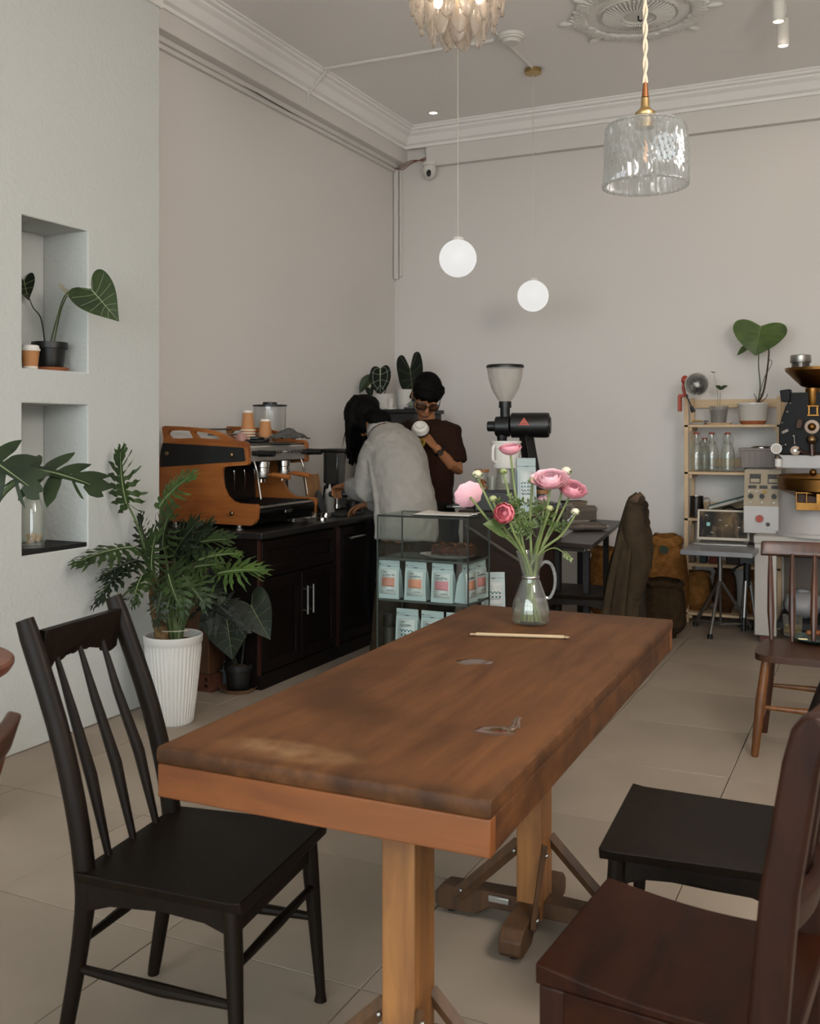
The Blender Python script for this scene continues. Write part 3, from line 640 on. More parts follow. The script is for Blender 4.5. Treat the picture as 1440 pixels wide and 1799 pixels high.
def pot(root, r0, r1, h, m, rim=.006, lip=True, soil=SOIL, sh=None, ribs=0):
    pr = [(0, 0), (r0 * .96, 0), (r0, .004)] + ([(r0 + (r1 - r0) * t, h * t) for t in (.3, .6, .88)]) + ([(r1, h - .03), (r1 + rim, h - .028), (r1 + rim, h)] if lip else [(r1, h)]) + [(r1 - .004, h), (r1 - .008, h - .03)]
    MB().lathe(pr, 160 if ribs else 32, mod=(lambda w, i: 1 + (.018 * (math.cos(ribs * w)) if 1 < i < 6 else 0)) if ribs else None).build('pot', m, root)
    if soil: MB().lathe([(r1 - .006, h - .02), (r1 * .5, h - .012), (0, h - .008)], 24).build('soil', soil, root)
def saucer(loc, r, label, m=TERRA, h=.018):
    o = MB().lathe([(0, 0), (r * .8, 0), (r, h), (r * .97, h), (r * .78, .006), (0, .006)], 36).build('saucer', m); o.location = loc; return tag(o, label, 'saucer')
VIEW = -FW + V(0, 0, .25)         # towards the viewer and slightly up

# --- plant in the upper niche
zb = 1.604; b = V(-3.375, 3.345, zb + .0145)
saucer((b.x, b.y, zb + .0005), .086, 'terracotta saucer under the black pot in the upper niche')
s = thing('potted_plant', 'potted philodendron with pale-veined heart leaves in the upper wall niche', 'plant', b)
pot(s, .058, .072, .118, BLACKP)
def loc(px, py, d): return Pd(px, py, d) - b
stem(s, [(0, .0, .1), loc(100, 560, 4.45), loc(118, 515, 4.38), loc(160, 508, 4.3)], .0036, STEMG)
stem(s, [(.012, .01, .1), loc(107, 545, 4.48), loc(122, 512, 4.45)], .0034, STEMG)
stem(s, [(-.015, -.01, .1), loc(72, 560, 4.5), loc(58, 540, 4.5), loc(50, 520, 4.48)], .003, STEMD)
heart(s, loc(160, 508, 4.28), loc(207, 562, 4.24), V(.25, -.75, .35), 1.0, LG_M, VEIN, HALF, .1, .1, 6, vw=.0016)
heart(s, loc(122, 512, 4.44), loc(148, 550, 4.4), V(-.9, -.2, .2), .75, UNDER, None, HALF, .3, .1)
heart(s, loc(42, 492, 4.5), loc(49, 524, 4.46), V(.6, -.7, .1), .95, LG_DK, VEINL, HALF, .2, .2, 4)
c = V(-3.305, 3.165, zb + .0005); s = thing('paper_cup', 'kraft paper cup with white lid in the upper wall niche', 'cup', c)
KRAFT = mat('kraft_paper', 'b07a4c', .75); PAPW = mat('paper_white', 'd9d3c6', .7)
MB().lathe([(0, .001), (.030, .001), (.0315, .012), (.039, .082), (0, .082)], 28).build('cup', KRAFT, s)
MB().lathe([(.0302, .0), (.0322, .012), (.0305, .013)], 28).build('base_band', PAPW, s)
MB().lathe([(.040, .078), (.042, .082), (.042, .088), (.038, .09), (.036, .101), (.030, .104), (0, .1)], 28).build('lid', WHITEP, s)

# --- swing-top bottle builder
BOT = glassy('bottle_glass', (.95, .96, .94), .03, .75, .05, (.75, .78, .75))
def bottle(name, label, loc_, h=.27, r=.046, fill=None, group=None, cap='a3472e', ang=0.):
    s = thing(name, label, 'bottle', loc_, ang, group)
    MB().lathe([(0, .001), (r * .9, .001), (r, .008), (r, h * .45), (r * .9, h * .58), (r * .5, h * .78), (r * .36, h * .86), (r * .36, h * .93), (r * .42, h * .935), (r * .42, h * .955), (r * .3, h * .955), (r * .3, h * .85), (r * .45, h * .77), (r * .85, h * .57), (r * .94, h * .44), (r * .94, .014), (0, .010)], 28).build('glass_body', BOT, s)
    MB().lathe([(0, h * .955), (r * .40, h * .955), (r * .44, h * .975), (r * .40, h), (0, h)], 20).build('stopper', mat('stopper_' + cap, cap, .6), s)
    w = MB(); rr = r * .48
    w.tube(bez([(rr, 0, h * .93), (rr * 1.5, -.008, h * .84), (rr * 1.1, -.022, h * .735), (0, -.028, h * .71), (-rr * 1.1, -.022, h * .735), (-rr * 1.5, -.008, h * .84), (-rr, 0, h * .93)], 5), .0014, 6)
    w.tube(bez([(rr, 0, h * .93), (rr * .9, 0, h * .985), (0, 0, h * 1.005), (-rr * .9, 0, h * .985), (-rr, 0, h * .93)], 4), .0012, 6); w.build('wire_clasp', STEEL, s)
    if fill: fill(s, r)
    return s
def corks(s, r):
    rg = random.Random(5); CK = mat('cork', 'a98a5e', .85, col2='c9ab7c', nscale=30)
    for i in range(16):
        a = rg.uniform(0, 6.28); q = rg.uniform(0, r * .66); MB().cyl((q * math.cos(a), q * math.sin(a), .022 + .03 * rg.random()), (q * math.cos(a) + rg.uniform(-.01, .01), q * math.sin(a) + .006, .030 + .035 * rg.random()), .009, n=8).build('cork_chip', CK, s)
bottle('swing_top_bottle', 'clear swing-top bottle with cork chips in the lower wall niche', (-3.305, 3.18, .8375), .305, .05, corks)

# --- monstera at the left edge
mbase = V(-2.86, 2.42, 0); s = thing('monstera', 'monstera plant with split speckled leaves reaching in from the left edge', 'plant', mbase)
MON = mat('monstera_leaf', '161f10', .5, col2='26351a', nscale=5, detail=8, spec=.25)
pot(s, .12, .15, .28, WHITEP)
def loc(px, py, d): return Pd(px, py, d) - mbase
stem(s, [(0, 0, .26), (-.0, .02, .6), loc(-20, 908, 3.05), loc(62, 824, 3.1)], .011, mat('monstera_stem', '4f6138', .5))
stem(s, [(.02, 0, .26), (-.05, .02, .7), loc(-60, 850, 3.0), loc(-28, 812, 3.0)], .010, STEMG)
cutleaf(s, loc(58, 826, 3.1), loc(152, 836, 3.02), V(.25, -.55, .8), 1.25, MON, VEINL, 5, .35, 11, .62, wavy=.12)
cutleaf(s, loc(-26, 800, 3.0), loc(44, 846, 2.95), V(.35, -.8, .5), 1.35, MON, VEINL, 5, .4, 12, .7, wavy=.1)

# --- big lobed philodendron in a white ribbed planter
gb = Pz(293, 1276, 0); gb = V(gb.x - .02, gb.y + .07, 0); s = thing('lobed_philodendron', 'tall lobed philodendron in a white ribbed planter by the left wall', 'plant', gb)
PLW = mat('planter_white', 'c9c7c1', .55)
n_ = 252
MB().lathe([(0, 0), (.086, 0), (.09, .006), (.1015, .10), (.1135, .21), (.1255, .33), (.1285, .365), (.1325, .37), (.135, .40), (.13, .405), (.124, .40), (.12, .35), (0, .35)], n_, mod=lambda w, i: 1 + (.024 * max(-.6, math.cos(42 * w)) if 2 <= i <= 5 else 0)).build('planter', PLW, s)
MB().lathe([(.121, .366), (.07, .372), (0, .376)], 24).build('bark_mulch', mat('mulch', '2e1a10', .95, col2='6b4028', nscale=45, bump=1, bscale=50), s)
TRK = mat('scaly_trunk', '3a2a1a', .9, col2='7a6242', nscale=26, bump=.9, bscale=30)
MB().tube(bez([(-.04, -.02, .36), (-.05, -.03, .45), (-.075, -.03, .56), (-.09, -.02, .66)], 5), [.034, .036, .034, .037, .033, .036, .033, .035, .032, .034, .030, .032, .028, .028, .026, .02], 12).build('trunk', TRK, s)
def loc(px, py, d): return Pd(px, py, d) - gb
d0 = (gb - V(0, 0, 0)).dot(FW)
LV = [ # junction px, py, dd, tip px, py, dd, normal, width ratio, material
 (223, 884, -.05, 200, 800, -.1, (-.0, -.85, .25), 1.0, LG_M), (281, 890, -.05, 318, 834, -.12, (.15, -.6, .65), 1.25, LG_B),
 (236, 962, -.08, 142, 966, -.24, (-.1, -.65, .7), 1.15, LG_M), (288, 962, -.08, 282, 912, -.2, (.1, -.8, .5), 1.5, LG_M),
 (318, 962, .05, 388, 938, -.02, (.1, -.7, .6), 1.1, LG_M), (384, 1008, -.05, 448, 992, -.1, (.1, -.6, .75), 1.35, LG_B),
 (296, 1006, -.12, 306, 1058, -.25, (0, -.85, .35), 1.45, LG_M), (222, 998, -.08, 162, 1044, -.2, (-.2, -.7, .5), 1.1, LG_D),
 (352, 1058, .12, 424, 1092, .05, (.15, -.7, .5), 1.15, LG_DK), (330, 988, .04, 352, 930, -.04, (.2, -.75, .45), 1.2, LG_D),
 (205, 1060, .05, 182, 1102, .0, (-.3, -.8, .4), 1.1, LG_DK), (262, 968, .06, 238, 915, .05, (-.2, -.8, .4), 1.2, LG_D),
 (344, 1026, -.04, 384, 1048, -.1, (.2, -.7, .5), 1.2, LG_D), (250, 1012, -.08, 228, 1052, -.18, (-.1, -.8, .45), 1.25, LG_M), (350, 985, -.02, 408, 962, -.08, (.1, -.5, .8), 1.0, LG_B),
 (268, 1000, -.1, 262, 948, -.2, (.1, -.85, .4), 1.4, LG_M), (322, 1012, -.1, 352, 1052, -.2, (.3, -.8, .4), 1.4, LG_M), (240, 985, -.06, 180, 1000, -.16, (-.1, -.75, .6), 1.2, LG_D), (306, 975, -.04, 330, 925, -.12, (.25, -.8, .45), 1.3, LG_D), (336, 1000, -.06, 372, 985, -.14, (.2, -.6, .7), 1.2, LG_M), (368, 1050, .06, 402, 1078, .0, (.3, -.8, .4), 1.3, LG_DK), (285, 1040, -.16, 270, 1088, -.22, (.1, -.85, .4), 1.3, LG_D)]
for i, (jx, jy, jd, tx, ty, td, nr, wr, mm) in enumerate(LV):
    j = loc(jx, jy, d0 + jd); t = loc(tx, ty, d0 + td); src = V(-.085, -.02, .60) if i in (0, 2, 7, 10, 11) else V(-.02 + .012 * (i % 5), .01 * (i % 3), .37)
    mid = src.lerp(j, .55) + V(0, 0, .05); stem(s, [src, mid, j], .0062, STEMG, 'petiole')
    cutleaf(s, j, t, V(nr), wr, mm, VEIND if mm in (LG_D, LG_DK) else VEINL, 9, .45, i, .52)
MB().tube(bez([(-.06, .03, .42), (-.02, -.05, .425), (.05, -.055, .43), (.09, -.01, .43)], 5), .002, 6).build('string_tie', mat('twine', 'b8b09c', .8), s)

# --- dark heart-leaf plant on the floor in front of the cabinet
pb = Pz(413, 1216, 0); pb = V(pb.x, pb.y + .03, 0)
saucer(pb, .098, 'brown clay saucer on the floor by the dark cabinet', mat('brown_clay', '5e4430', .6, col2='7d5e43', nscale=9), .022)
pb = pb + V(0, 0, .007); s = thing('potted_plant', 'floor plant with two large dark heart leaves in a black pot by the cabinet', 'plant', pb)
pot(s, .058, .070, .135, BLACKP, soil=mat('gravel_mix', '241a12', .95, col2='8a7452', nscale=70, contrast=(.45, .7)))
d1 = pb.dot(FW)
def loc(px, py, d): return Pd(px, py, d) - pb
stem(s, [(-.01, 0, .13), loc(404, 1130, d1 + .05), loc(398, 1084, d1 - .02)], .004, STEMD); stem(s, [(.02, 0, .13), loc(430, 1120, d1 - .01), loc(440, 1062, d1 - .07)], .004, STEMD)
heart(s, loc(398, 1084, d1 - .03), loc(407, 1160, d1 - .09), V(.38, -.88, .2), 1.2, LG_D, VEINL, HALF, .08, .12, 5, vw=.0018)
heart(s, loc(440, 1062, d1 - .07), loc(474, 1124, d1 - .12), V(.45, -.85, .2), .98, LG_D, VEINL, HALF, .15, .12, 5, vw=.0018)

# --- ranunculus bouquet in a glass carafe
vb_ = Pz(932, 1096, .7205); s = thing('glass_vase', 'clear glass carafe vase with handle holding the ranunculus on the table', 'vase', vb_)
VG = glassy('vase_glass', (.95, .96, .94), .02, .7, .03)
MB().lathe([(0, .002), (.05, .002), (.060, .012), (.0625, .03), (.056, .07), (.036, .125), (.0265, .15), (.028, .165), (.037, .2), (.047, .232), (.045, .232), (.035, .2), (.026, .166), (.0245, .151), (.034, .126), (.054, .07), (.060, .032), (.05, .007), (0, .007)], 40).build('glass_body', VG, s)
MB().lathe([(0, .008), (.05, .008), (.0595, .03), (.0535, .07), (.051, .078), (0, .078)], 32).build('water', glassy('vase_water', (.90, .90, .80), .02, .6, .10, (.72, .70, .58)), s)
hp_ = [(.030, .185), (.046, .200), (.066, .19), (.078, .155), (.076, .115), (.062, .085), (.048, .085)]
MB().tube(bez([RT * a + V(0, 0, z) for a, z in hp_], 5), .0052, 10).build('handle', glassy('handle_glass', (.93, .94, .92), .03, .9, .12, (.8, .82, .8)), s)
MB().lathe([(.0275, .146), (.0285, .148), (.0285, .153), (.0275, .155)], 30).build('neck_band', STEEL, s)
dv_ = vb_.dot(FW)
PK = [mat('petal_pale', 'dba3ae', .6, col2='e8bcc2', nscale=6), mat('petal_coral', 'd96c79', .55, col2='e88d95', nscale=6), mat('petal_pink', 'd68b99', .6, col2='e2a5ae', nscale=6), mat('petal_cream', 'd9d0c0', .6, col2='c8c2a6', nscale=6)]
GRN = mat('flower_stem', '5b6a38', .5, col2='76834e', nscale=14); GLF = mat('flower_leaf', '3d5026', .5, col2='5a6c35', nscale=14)
def petalmesh(m, op):
    mb = MB()
    def f(u, v):
        th = v * (2.35 if op < .2 else (2.0 if op < .4 else 1.95 - .35 * op)); ph = (u - .5) * 1.75 * (math.sin(min(1, v * 1.25) * 1.45) + .1) * (1 - .22 * max(0, v - .7) * 3)
        r = 1 + op * .42 * v * v + .09 * math.sin(u * 12 + v * 4) * v; rr = math.sin(th) * r; z = (1 - math.cos(th)) * (1 - .22 * op)
        return (rr * math.cos(ph), rr * math.sin(ph), z * .95 - .1)
    return mb.grid(f, 7, 8).mesh('petal', m, 80)
PM = {}
def bloom(root, c, nrm, R, mi, openness=.5):
    q = V(nrm).normalized().to_track_quat('Z', 'Y'); core = MB(); core.M = Matrix.Translation(c) @ q.to_matrix().to_4x4()
    core.sphere((0, 0, R * .3), (R * .3, R * .3, R * .3), 14, 10); core = core.build('bloom', PK[mi], root)
    for k, (rr, n, op) in enumerate([(.46, 4, .0), (.60, 5, .12), (.74, 5, .3), (.88, 7, .55 * openness * 2), (1.0, 9, .95 * openness * 2)]):
        key = (mi, round(op, 2))
        if key not in PM: PM[key] = petalmesh(PK[mi], min(1, op))
        for i in range(n):
            o = obj('petal', PM[key], core); e_ = q @ Euler((0, 0, 2 * math.pi * (i + .37 * k) / n)).to_quaternion()
            o.matrix_local = Matrix.Translation(V(c) + q @ V(0, 0, R * .05 * (5 - k) * .4)) @ e_.to_matrix().to_4x4() @ Matrix.Diagonal((R * rr * .86, R * rr * .86, R * rr * (.5 if openness > .7 else .86), 1))
FL = [ # head px, py, depth offset, facing, radius, petal colour, openness, kind, label
 (822, 868, .0, (-.55, .6, .35), .038, 0, .75, 'pale pink open ranunculus leaning far left'),
 (887, 902, -.06, (.05, -1, .15), .036, 1, .12, 'coral ranunculus facing the camera low on the left'),
 (896, 790, .02, (0, -.25, 1), .034, 2, .35, 'pink ranunculus standing tallest in front of the grinder bin'),
 (966, 843, -.02, (.1, -.45, .9), .050, 0, .6, 'large pale pink ranunculus at upper right of the bouquet'),
 (1004, 861, .02, (.35, -.35, .75), .043, 2, .4, 'pink ranunculus furthest right in the bouquet'),
 (953, 880, .05, (-.2, -.3, .9), .018, 0, .1, 'half hidden small pink ranunculus behind the stems')]
BUD = [(838, 833, .02, .016, 3, 'white bud above the left pale pink ranunculus'), (994, 827, .03, .016, 3, 'white bud at the top right of the bouquet'), (866, 876, -.02, .0125, 3, 'greenish bud just above the coral ranunculus'),
       (884, 828, .03, .012, 3, 'greenish bud left of the tallest pink ranunculus stem'), (935, 844, .0, .0125, 3, 'green bud between the tallest and the largest ranunculus'), (1010, 899, -.02, .0135, 3, 'cream bud drooping below the right pink ranunculus'), (965, 893, -.06, .012, 3, 'green bud in the middle of the right stems')]
def flowerstem(root, head, k, r=.0052):
    a = 2.399 * k; b0_ = V(.03 * math.cos(a), .03 * math.sin(a), .012); nk = V(.013 * math.cos(a + 2.6), .013 * math.sin(a + 2.6), .152); rm = V(head.x, head.y, 0) * .32 + V(0, 0, .235)
    if V(rm.x, rm.y, 0).length > .034: q = V(rm.x, rm.y, 0).normalized() * .034; rm = V(q.x, q.y, .235)
    md_ = rm.lerp(head, .55) + V(0, 0, -.012) + V(.006 * math.sin(k * 3), 0, 0)
    stem(root, [b0_, nk, rm, md_, head], r, GRN)
def feather(root, p, dir_, L, seed, m=GLF):
    rg = random.Random(seed); mb = MB(); d_ = V(dir_).normalized(); sdv = d_.cross(VIEW).normalized(); mb.tube(bez([p, p + d_ * L * .5 + V(0, 0, .01), p + d_ * L], 4), .0014, 5)
    for i in range(7):
        t = .25 + .75 * i / 6; q = p + d_ * L * t
        for sg in (-1, 1):
            e_ = q + (d_ * .6 + sdv * sg).normalized() * L * (.34 - .16 * t) * rg.uniform(.8, 1.2) + V(0, 0, rg.uniform(-.01, .01)); mdl = q.lerp(e_, .55)
            mb.etube([q, mdl, e_], [.001, .0042, .0006], .0006, sdv, 5)
    mb.build('leaf', m, root)
k = 0
for px, py, dd, nr, R, mi, op, label in FL:
    s = thing('ranunculus', label, 'flower', vb_, 0, 'ranunculus flowers in the vase'); head = Pd(px, py, dv_ + dd) - vb_
    nv_ = V(nr).normalized(); base_ = head - nv_ * R * .45
    flowerstem(s, base_ - nv_ * .004, k); bloom(s, base_, nv_, R, mi, op)
    q = nv_.to_track_quat('Z', 'Y')
    for i in range(5):
        w = i * 1.257; d_ = q @ V(math.cos(w), math.sin(w), .35); heart(s, base_, base_ + d_ * R * .62, q @ V(0, 0, 1), .5, GRN, None, HALF_LANCE, .2, .2, name='sepal')
    feather(s, V(0, 0, .235).lerp(head, .35), V(math.cos(k * 2.1), -.3, .8), .075, k); k += 1
for px, py, dd, R, mi, label in BUD:
    s = thing('ranunculus_bud', label, 'flower', vb_, 0, 'ranunculus flowers in the vase'); head = Pd(px, py, dv_ + dd) - vb_
    flowerstem(s, head - V(0, 0, R * .7), k); b_ = MB().sphere(head, (R, R, R * .85), 14, 10).build('bud', PK[3] if px in (838, 994, 1010) else mat('bud_green', '9fa373', .6, col2='8a9560', nscale=12), s)
    for i in range(5):
        w = i * 1.257 + k; d_ = V(math.cos(w), math.sin(w), .5); heart(s, head - V(0, 0, R * .85), head + d_ * R * 1.0, V(math.cos(w), math.sin(w), -.6), .7, GRN, None, HALF_LANCE, .5, -.35, name='sepal')
    feather(s, V(0, 0, .24).lerp(head, .3 + .05 * (k % 4)), V(math.cos(k * 2.3), -.4, .6), .07, 30 + k); feather(s, V(0, 0, .24).lerp(head, .55), V(math.cos(k * 1.3), -.5, .35), .05, 60 + k); k += 1
s = thing('flower_greenery', 'lobed green leaf and drooping sprig at the rim of the vase', 'leaves', vb_)
stem(s, [(0, 0, .16), (-.02, -.01, .24), Pd(868, 925, dv_ - .05) - vb_], .0022, GRN)
heart(s, Pd(880, 928, dv_ - .05) - vb_, Pd(852, 918, dv_ - .08) - vb_, (0, -.8, .5), 1.1, GLF, None, HALF, .15, .2)
stem(s, [(.02, 0, .2), Pd(955, 970, dv_ - .04) - vb_, Pd(975, 963, dv_ - .06) - vb_, Pd(995, 975, dv_ - .08) - vb_], .0022, GRN)
feather(s, Pd(988, 970, dv_ - .08) - vb_, V(.7, -.1, -.5), .035, 99, GRN)
# ------------------------------------------------------------------ coffee counter
ESP = wood('espresso_wood', '080403', '120805', 2, 3, .5, spec=.2); ESPE = wood('espresso_edge', '2a130b', '46231a', 2, 3, .4)
TOPM = mat('black_stone', '0f0e0c', .42, col2='1f1d1a', nscale=40)
XC, CT = -2.893, .815
y0, y1, y2 = 4.303, Px(594, 1000, XC).y, 6.5
def cabinet(label, ya, yb, draw):
    s = thing('base_cabinet', label, 'cabinet', (XC, ya, 0)); w = yb - ya
    MB().bx((-.70, .002, .07), (-.02, w - .002, CT - .036)).build('carcass', ESP, s, bevel=.002)
    MB().bx((-.68, .01, 0), (.0, w - .004, .075)).build('plinth', ESP, s, bevel=.002)
    def front(a, b, z0, z1, name):
        m = MB(); f = .055
        m.prism([(a, z0), (b, z0), (b, z1), (a, z1)], .02, lambda u, v, t: (-.02 + t, u, v), holes=[[(a + f, z0 + f), (a + f, z1 - f), (b - f, z1 - f), (b - f, z0 + f)]] if z1 - z0 > .16 else [])
        d = m.build(name, ESP, s, bevel=.003)
        if z1 - z0 > .16: MB().bx((-.018, a + f - .002, z0 + f - .002), (-.012, b - f + .002, z1 - f + .002)).build('recessed_panel', ESP, d)
        return d
    for e_ in (.0, w - .018): MB().bx((-.02, e_ + .002, .075), (-.004, e_ + .014, CT - .04)).build('edge_strip', ESPE, s)
    if draw:
        front(.02, w - .02, .575, CT - .05, 'drawer_front'); mid = w / 2
        for a, b, hy in ((.02, mid - .003, Px(533, 1050, XC).y - ya), (mid + .003, w - .02, Px(543, 1050, XC).y - ya)):
            d = front(a, b, .085, .565, 'door'); h0, h1 = Px(533, 1078, XC).z, Px(533, 1028, XC).z
            MB().cyl((.028, hy, h0), (.028, hy, h1), .0085, n=12).cyl((.0, hy, h0 + .02), (.028, hy, h0 + .02), .005, n=8).cyl((.0, hy, h1 - .02), (.028, hy, h1 - .02), .005, n=8).build('handle', STEEL, d)
    else:
        n = 2
        for i in range(n):
            a, b = .02 + (w - .03) / n * i, .014 + (w - .03) / n * (i + 1); d = front(a, b, .085, CT - .05, 'door')
            z = CT - .115; MB().cyl((.03, a + .08, z), (.03, min(b - .05, a + .26), z), .0085, n=12).cyl((0, a + .10, z), (.03, a + .10, z), .005, n=8).cyl((0, min(b - .07, a + .24), z), (.03, min(b - .07, a + .24), z), .005, n=8).build('handle', STEEL, d)
cabinet('dark espresso cabinet with drawer front and paired steel bar handles', y0, y1, True)
cabinet('dark espresso cabinet behind the bent person, with horizontal steel handle', y1 + .002, y2, False)
tag(MB().bx((XL + .008, y0 - .018, CT - .035), (XC + .02, y2 + .01, CT)).build('worktop', TOPM, bevel=.004), 'long black worktop running along the left wall under the coffee machine', 'worktop')
# dark cloth hung on the cabinet front
c_ = Px(652, 935, XC + .03); s = MB(); s.grid(lambda u, v: (XC + .045 + .014 * math.sin(u * 15) * (.4 + v), c_.y - .10 + .2 * u + .02 * math.sin(v * 7), CT - .02 - .62 * v), 24, 16)
tag(s.build('hanging_apron', mat('black_cloth', '090807', .9), solid=.006), 'black apron hanging at the front of the dark cabinet beside the bent person', 'apron')

# ------------------------------------------------------------------ espresso machine
MO = V(-3.27, 4.68, CT); s = thing('espresso_machine', 'two-group espresso machine with wooden side panels and chrome front', 'coffee machine', MO)
WOK = wood('machine_oak', '7a421c', 'a5652f', 0, 2.4, .42, '8d5222', streak=7)
YS, YE, PT = 4.37, 4.985, .024
def q7(x, y): return (270 + x / 4.645, 700 + y / 4.645)
def xz(x, y): p = Py(*q7(x, y), YS); return (p.x - MO.x, p.z - MO.z)
OUT = [xz(*p) for p in [(28, 995), (300, 1012), (560, 1026), (790, 1040), (815, 1025), (838, 985), (848, 890), (838, 866), (690, 856), (640, 838), (595, 795), (565, 730), (552, 650), (552, 600), (560, 572), (585, 556), (755, 545), (772, 532), (770, 440), (765, 370), (745, 350), (670, 346), (640, 332), (590, 300), (500, 265), (400, 245), (310, 235), (190, 227), (85, 224), (66, 234), (68, 262), (76, 300), (78, 340), (58, 420), (35, 560), (26, 700), (24, 850)]]
HO = [[xz(*p) for p in [(128, 264), (112, 280), (112, 298), (135, 324), (200, 328), (322, 322), (288, 264), (200, 260)]], [xz(*p) for p in [(333, 268), (330, 282), (362, 322), (450, 330), (548, 332), (500, 300), (430, 280)]]]
INS = [xz(*p) for p in [(78, 364), (300, 376), (728, 402), (738, 415), (748, 505), (740, 513), (400, 536), (55, 560), (56, 470), (62, 420)]]
for k, (ya, dirn) in enumerate(((YS, 1), (YE - PT, 1))):
    sp = MB().prism(OUT, PT, lambda u, v, w: (u, ya - MO.y + w, v), HO).build('side_panel', WOK, s, bevel=.004)
    yo = ya - MO.y - .004 if k == 0 else ya - MO.y + PT - .002
    MB().prism(INS, .006, lambda u, v, w: (u, yo + w, v)).build('inset_panel', BLACKM, sp, bevel=.001)
    for bx_, by_ in ((122, 448), (647, 460), (122, 908), (648, 937)):
        u, v = xz(bx_, by_); e = -1 if k == 0 else 1; yb_ = ya - MO.y + (0 if k == 0 else PT)
        MB().cyl((u, yb_, v), (u, yb_ + e * .012, v), .006, n=12).sphere((u, yb_ + e * .016, v), (.0125, .008, .0125), 16, 8).build('bolt', mat('bronze', '8a7356', .3, 1), sp)
Ya, Yb = YS + PT - MO.y, YE - PT - MO.y
xf, zt0 = xz(762, 368); _, zt1 = xz(770, 532); xr = xz(60, 420)[0]; xl, zl = xz(845, 880); _, zb0 = xz(560, 1026)
MB().bx((xr + .02, Ya, zt1 + .004), (xf - .012, Yb, zt0 - .006)).build('boiler_housing', BLACKP, s)
MB().bx((xr + .02, Ya, zb0 + .02), (xr + .22, Yb, zt1 + .004)).build('rear_housing', BLACKP, s)
MB().bx((xr + .02, Ya, zb0 + .02), (xl - .03, Yb, zl - .028)).build('base_housing', BLACKP, s)
fr = MB(); fr.prism([(xf - .014, zt1 + .006), (xf - .002, zt1 + .012), (xf - .004, zt0 - .02), (xf - .02, zt0 - .005), (xf - .04, zt0 - .004), (xf - .04, zt1 + .006)], Yb - Ya - .004, lambda u, v, w: (u, Ya + .002 + w, v)); fr.build('front_panel', mat('front_steel', 'c6c1ba', .3, .75), s, bevel=.002)
MB().bx((xf - .08, Ya, zt0 - .004), (xr + .05, Yb, zt0 + .002)).build('cup_tray', STEEL, s)
for yy in (Ya + .02, Yb - .06): pass
MB().prism([(xr + .22, zl - .03), (xl - .012, zl - .03), (xl - .004, zl - .012), (xl - .012, zl - .004), (xr + .22, zl - .004)], Yb - Ya, lambda u, v, w: (u, Ya + w, v)).build('drip_tray', STEEL, s, bevel=.002)
for i in range(22):
    yy = Ya + .012 + (Yb - Ya - .024) * i / 21; MB().bx((xr + .23, yy - .004, zl - .004), (xl - .03, yy + .004, zl + .001)).build('grate_bar', BLACKP, s)
MB().prism([(xl - .03, zb0 + .005), (xl - .022, zb0 + .005), (xl - .006, zb0 + .03), (xl - .002, zl - .03), (xl - .012, zl - .012), (xl - .03, zl - .012)], Yb - Ya, lambda u, v, w: (u, Ya + w, v)).build('front_fascia', mat('gloss_black', '0a0a09', .15), s, bevel=.003)
MB().box((xl - .002, (Ya + Yb) / 2, (zl + zb0) / 2 + .005), (.004, .07, .016)).build('badge', STEEL, s, bevel=.003)
for yy in (Ya + .04, Ya + .17, Ya + .20, Ya + .23): pass
def bt(i, n, a, b): return a + (b - a) * i / max(1, n - 1)
for yy in [bt(i, 3, Px(481, 793, MO.x + xf).y, Px(491, 793, MO.x + xf).y) - MO.y for i in range(3)] + [bt(i, 5, Px(503, 793, MO.x + xf).y, Px(528, 793, MO.x + xf).y) - MO.y for i in range(5)]:
    MB().cyl((xf - .006, yy, (zt0 + zt1) / 2 + .004), (xf + .012, yy, (zt0 + zt1) / 2 + .004), .009, .0075, 14).build('button', STEEL, s)
for yy in (Ya + .035, Yb - .04):
    z = (zt0 + zt1) / 2
    MB().etube([(xf - .005, yy, z), (xf + .03, yy, z), (xf + .035, yy, z), (xf + .10, yy, z), (xf + .105, yy, z), (xf + .13, yy, z)], [.014, .014, .019, .017, .018, .016], None, None, 18).build('steam_knob', BLACKP, s)
for yy in (Ya + .19, Ya + .40):
    xg = xf - .045
    g = MB().lathe([(0, 0), (.036, 0), (.036, -.03), (.031, -.034), (.031, -.055), (0, -.055)], 24, (xg, yy, zt1 + .004)).build('group_head', CHROME, s)
    h = MB().lathe([(0, -.052), (.034, -.052), (.036, -.062), (.033, -.085), (.02, -.095), (0, -.095)], 24, (xg, yy, zt1 + .004)).build('portafilter', STEEL, s)
    MB().etube([(xg + .03, yy, zt1 - .068), (xg + .055, yy + .004, zt1 - .066), (xg + .06, yy + .004, zt1 - .066), (xg + .11, yy + .01, zt1 - .072), (xg + .165, yy + .015, zt1 - .08)], [.006, .008, .012, .0145, .0135], None, None, 14).build('wooden_handle', WOK, h)
    for e in (-.012, .012): MB().tube([(xg, yy + e, zt1 - .085), (xg, yy + e * 1.3, zt1 - .11)], .005, 8).build('spout', CHROME, h)
for yy in (Ya + .06, Yb - .03):
    MB().tube(bez([(xf - .02, yy, zt1 + .02), (xf + .0, yy, zt1 - .03), (xf + .005, yy + .01, zt1 - .09), (xf + .02, yy + .015, zl + .03)], 6), .0055, 10).build('steam_wand', CHROME, s)
gx, gz = xz(640, 635); MB().cyl((xr + .2, Ya + .05, gz), (xr + .245, Ya + .05, gz), .032, n=24).build('pressure_gauge', STEEL, s); MB().cyl((xr + .245, Ya + .05, gz), (xr + .247, Ya + .05, gz), .027, n=24).build('gauge_face', mat('gauge_face', 'b9b5aa', .4), s)
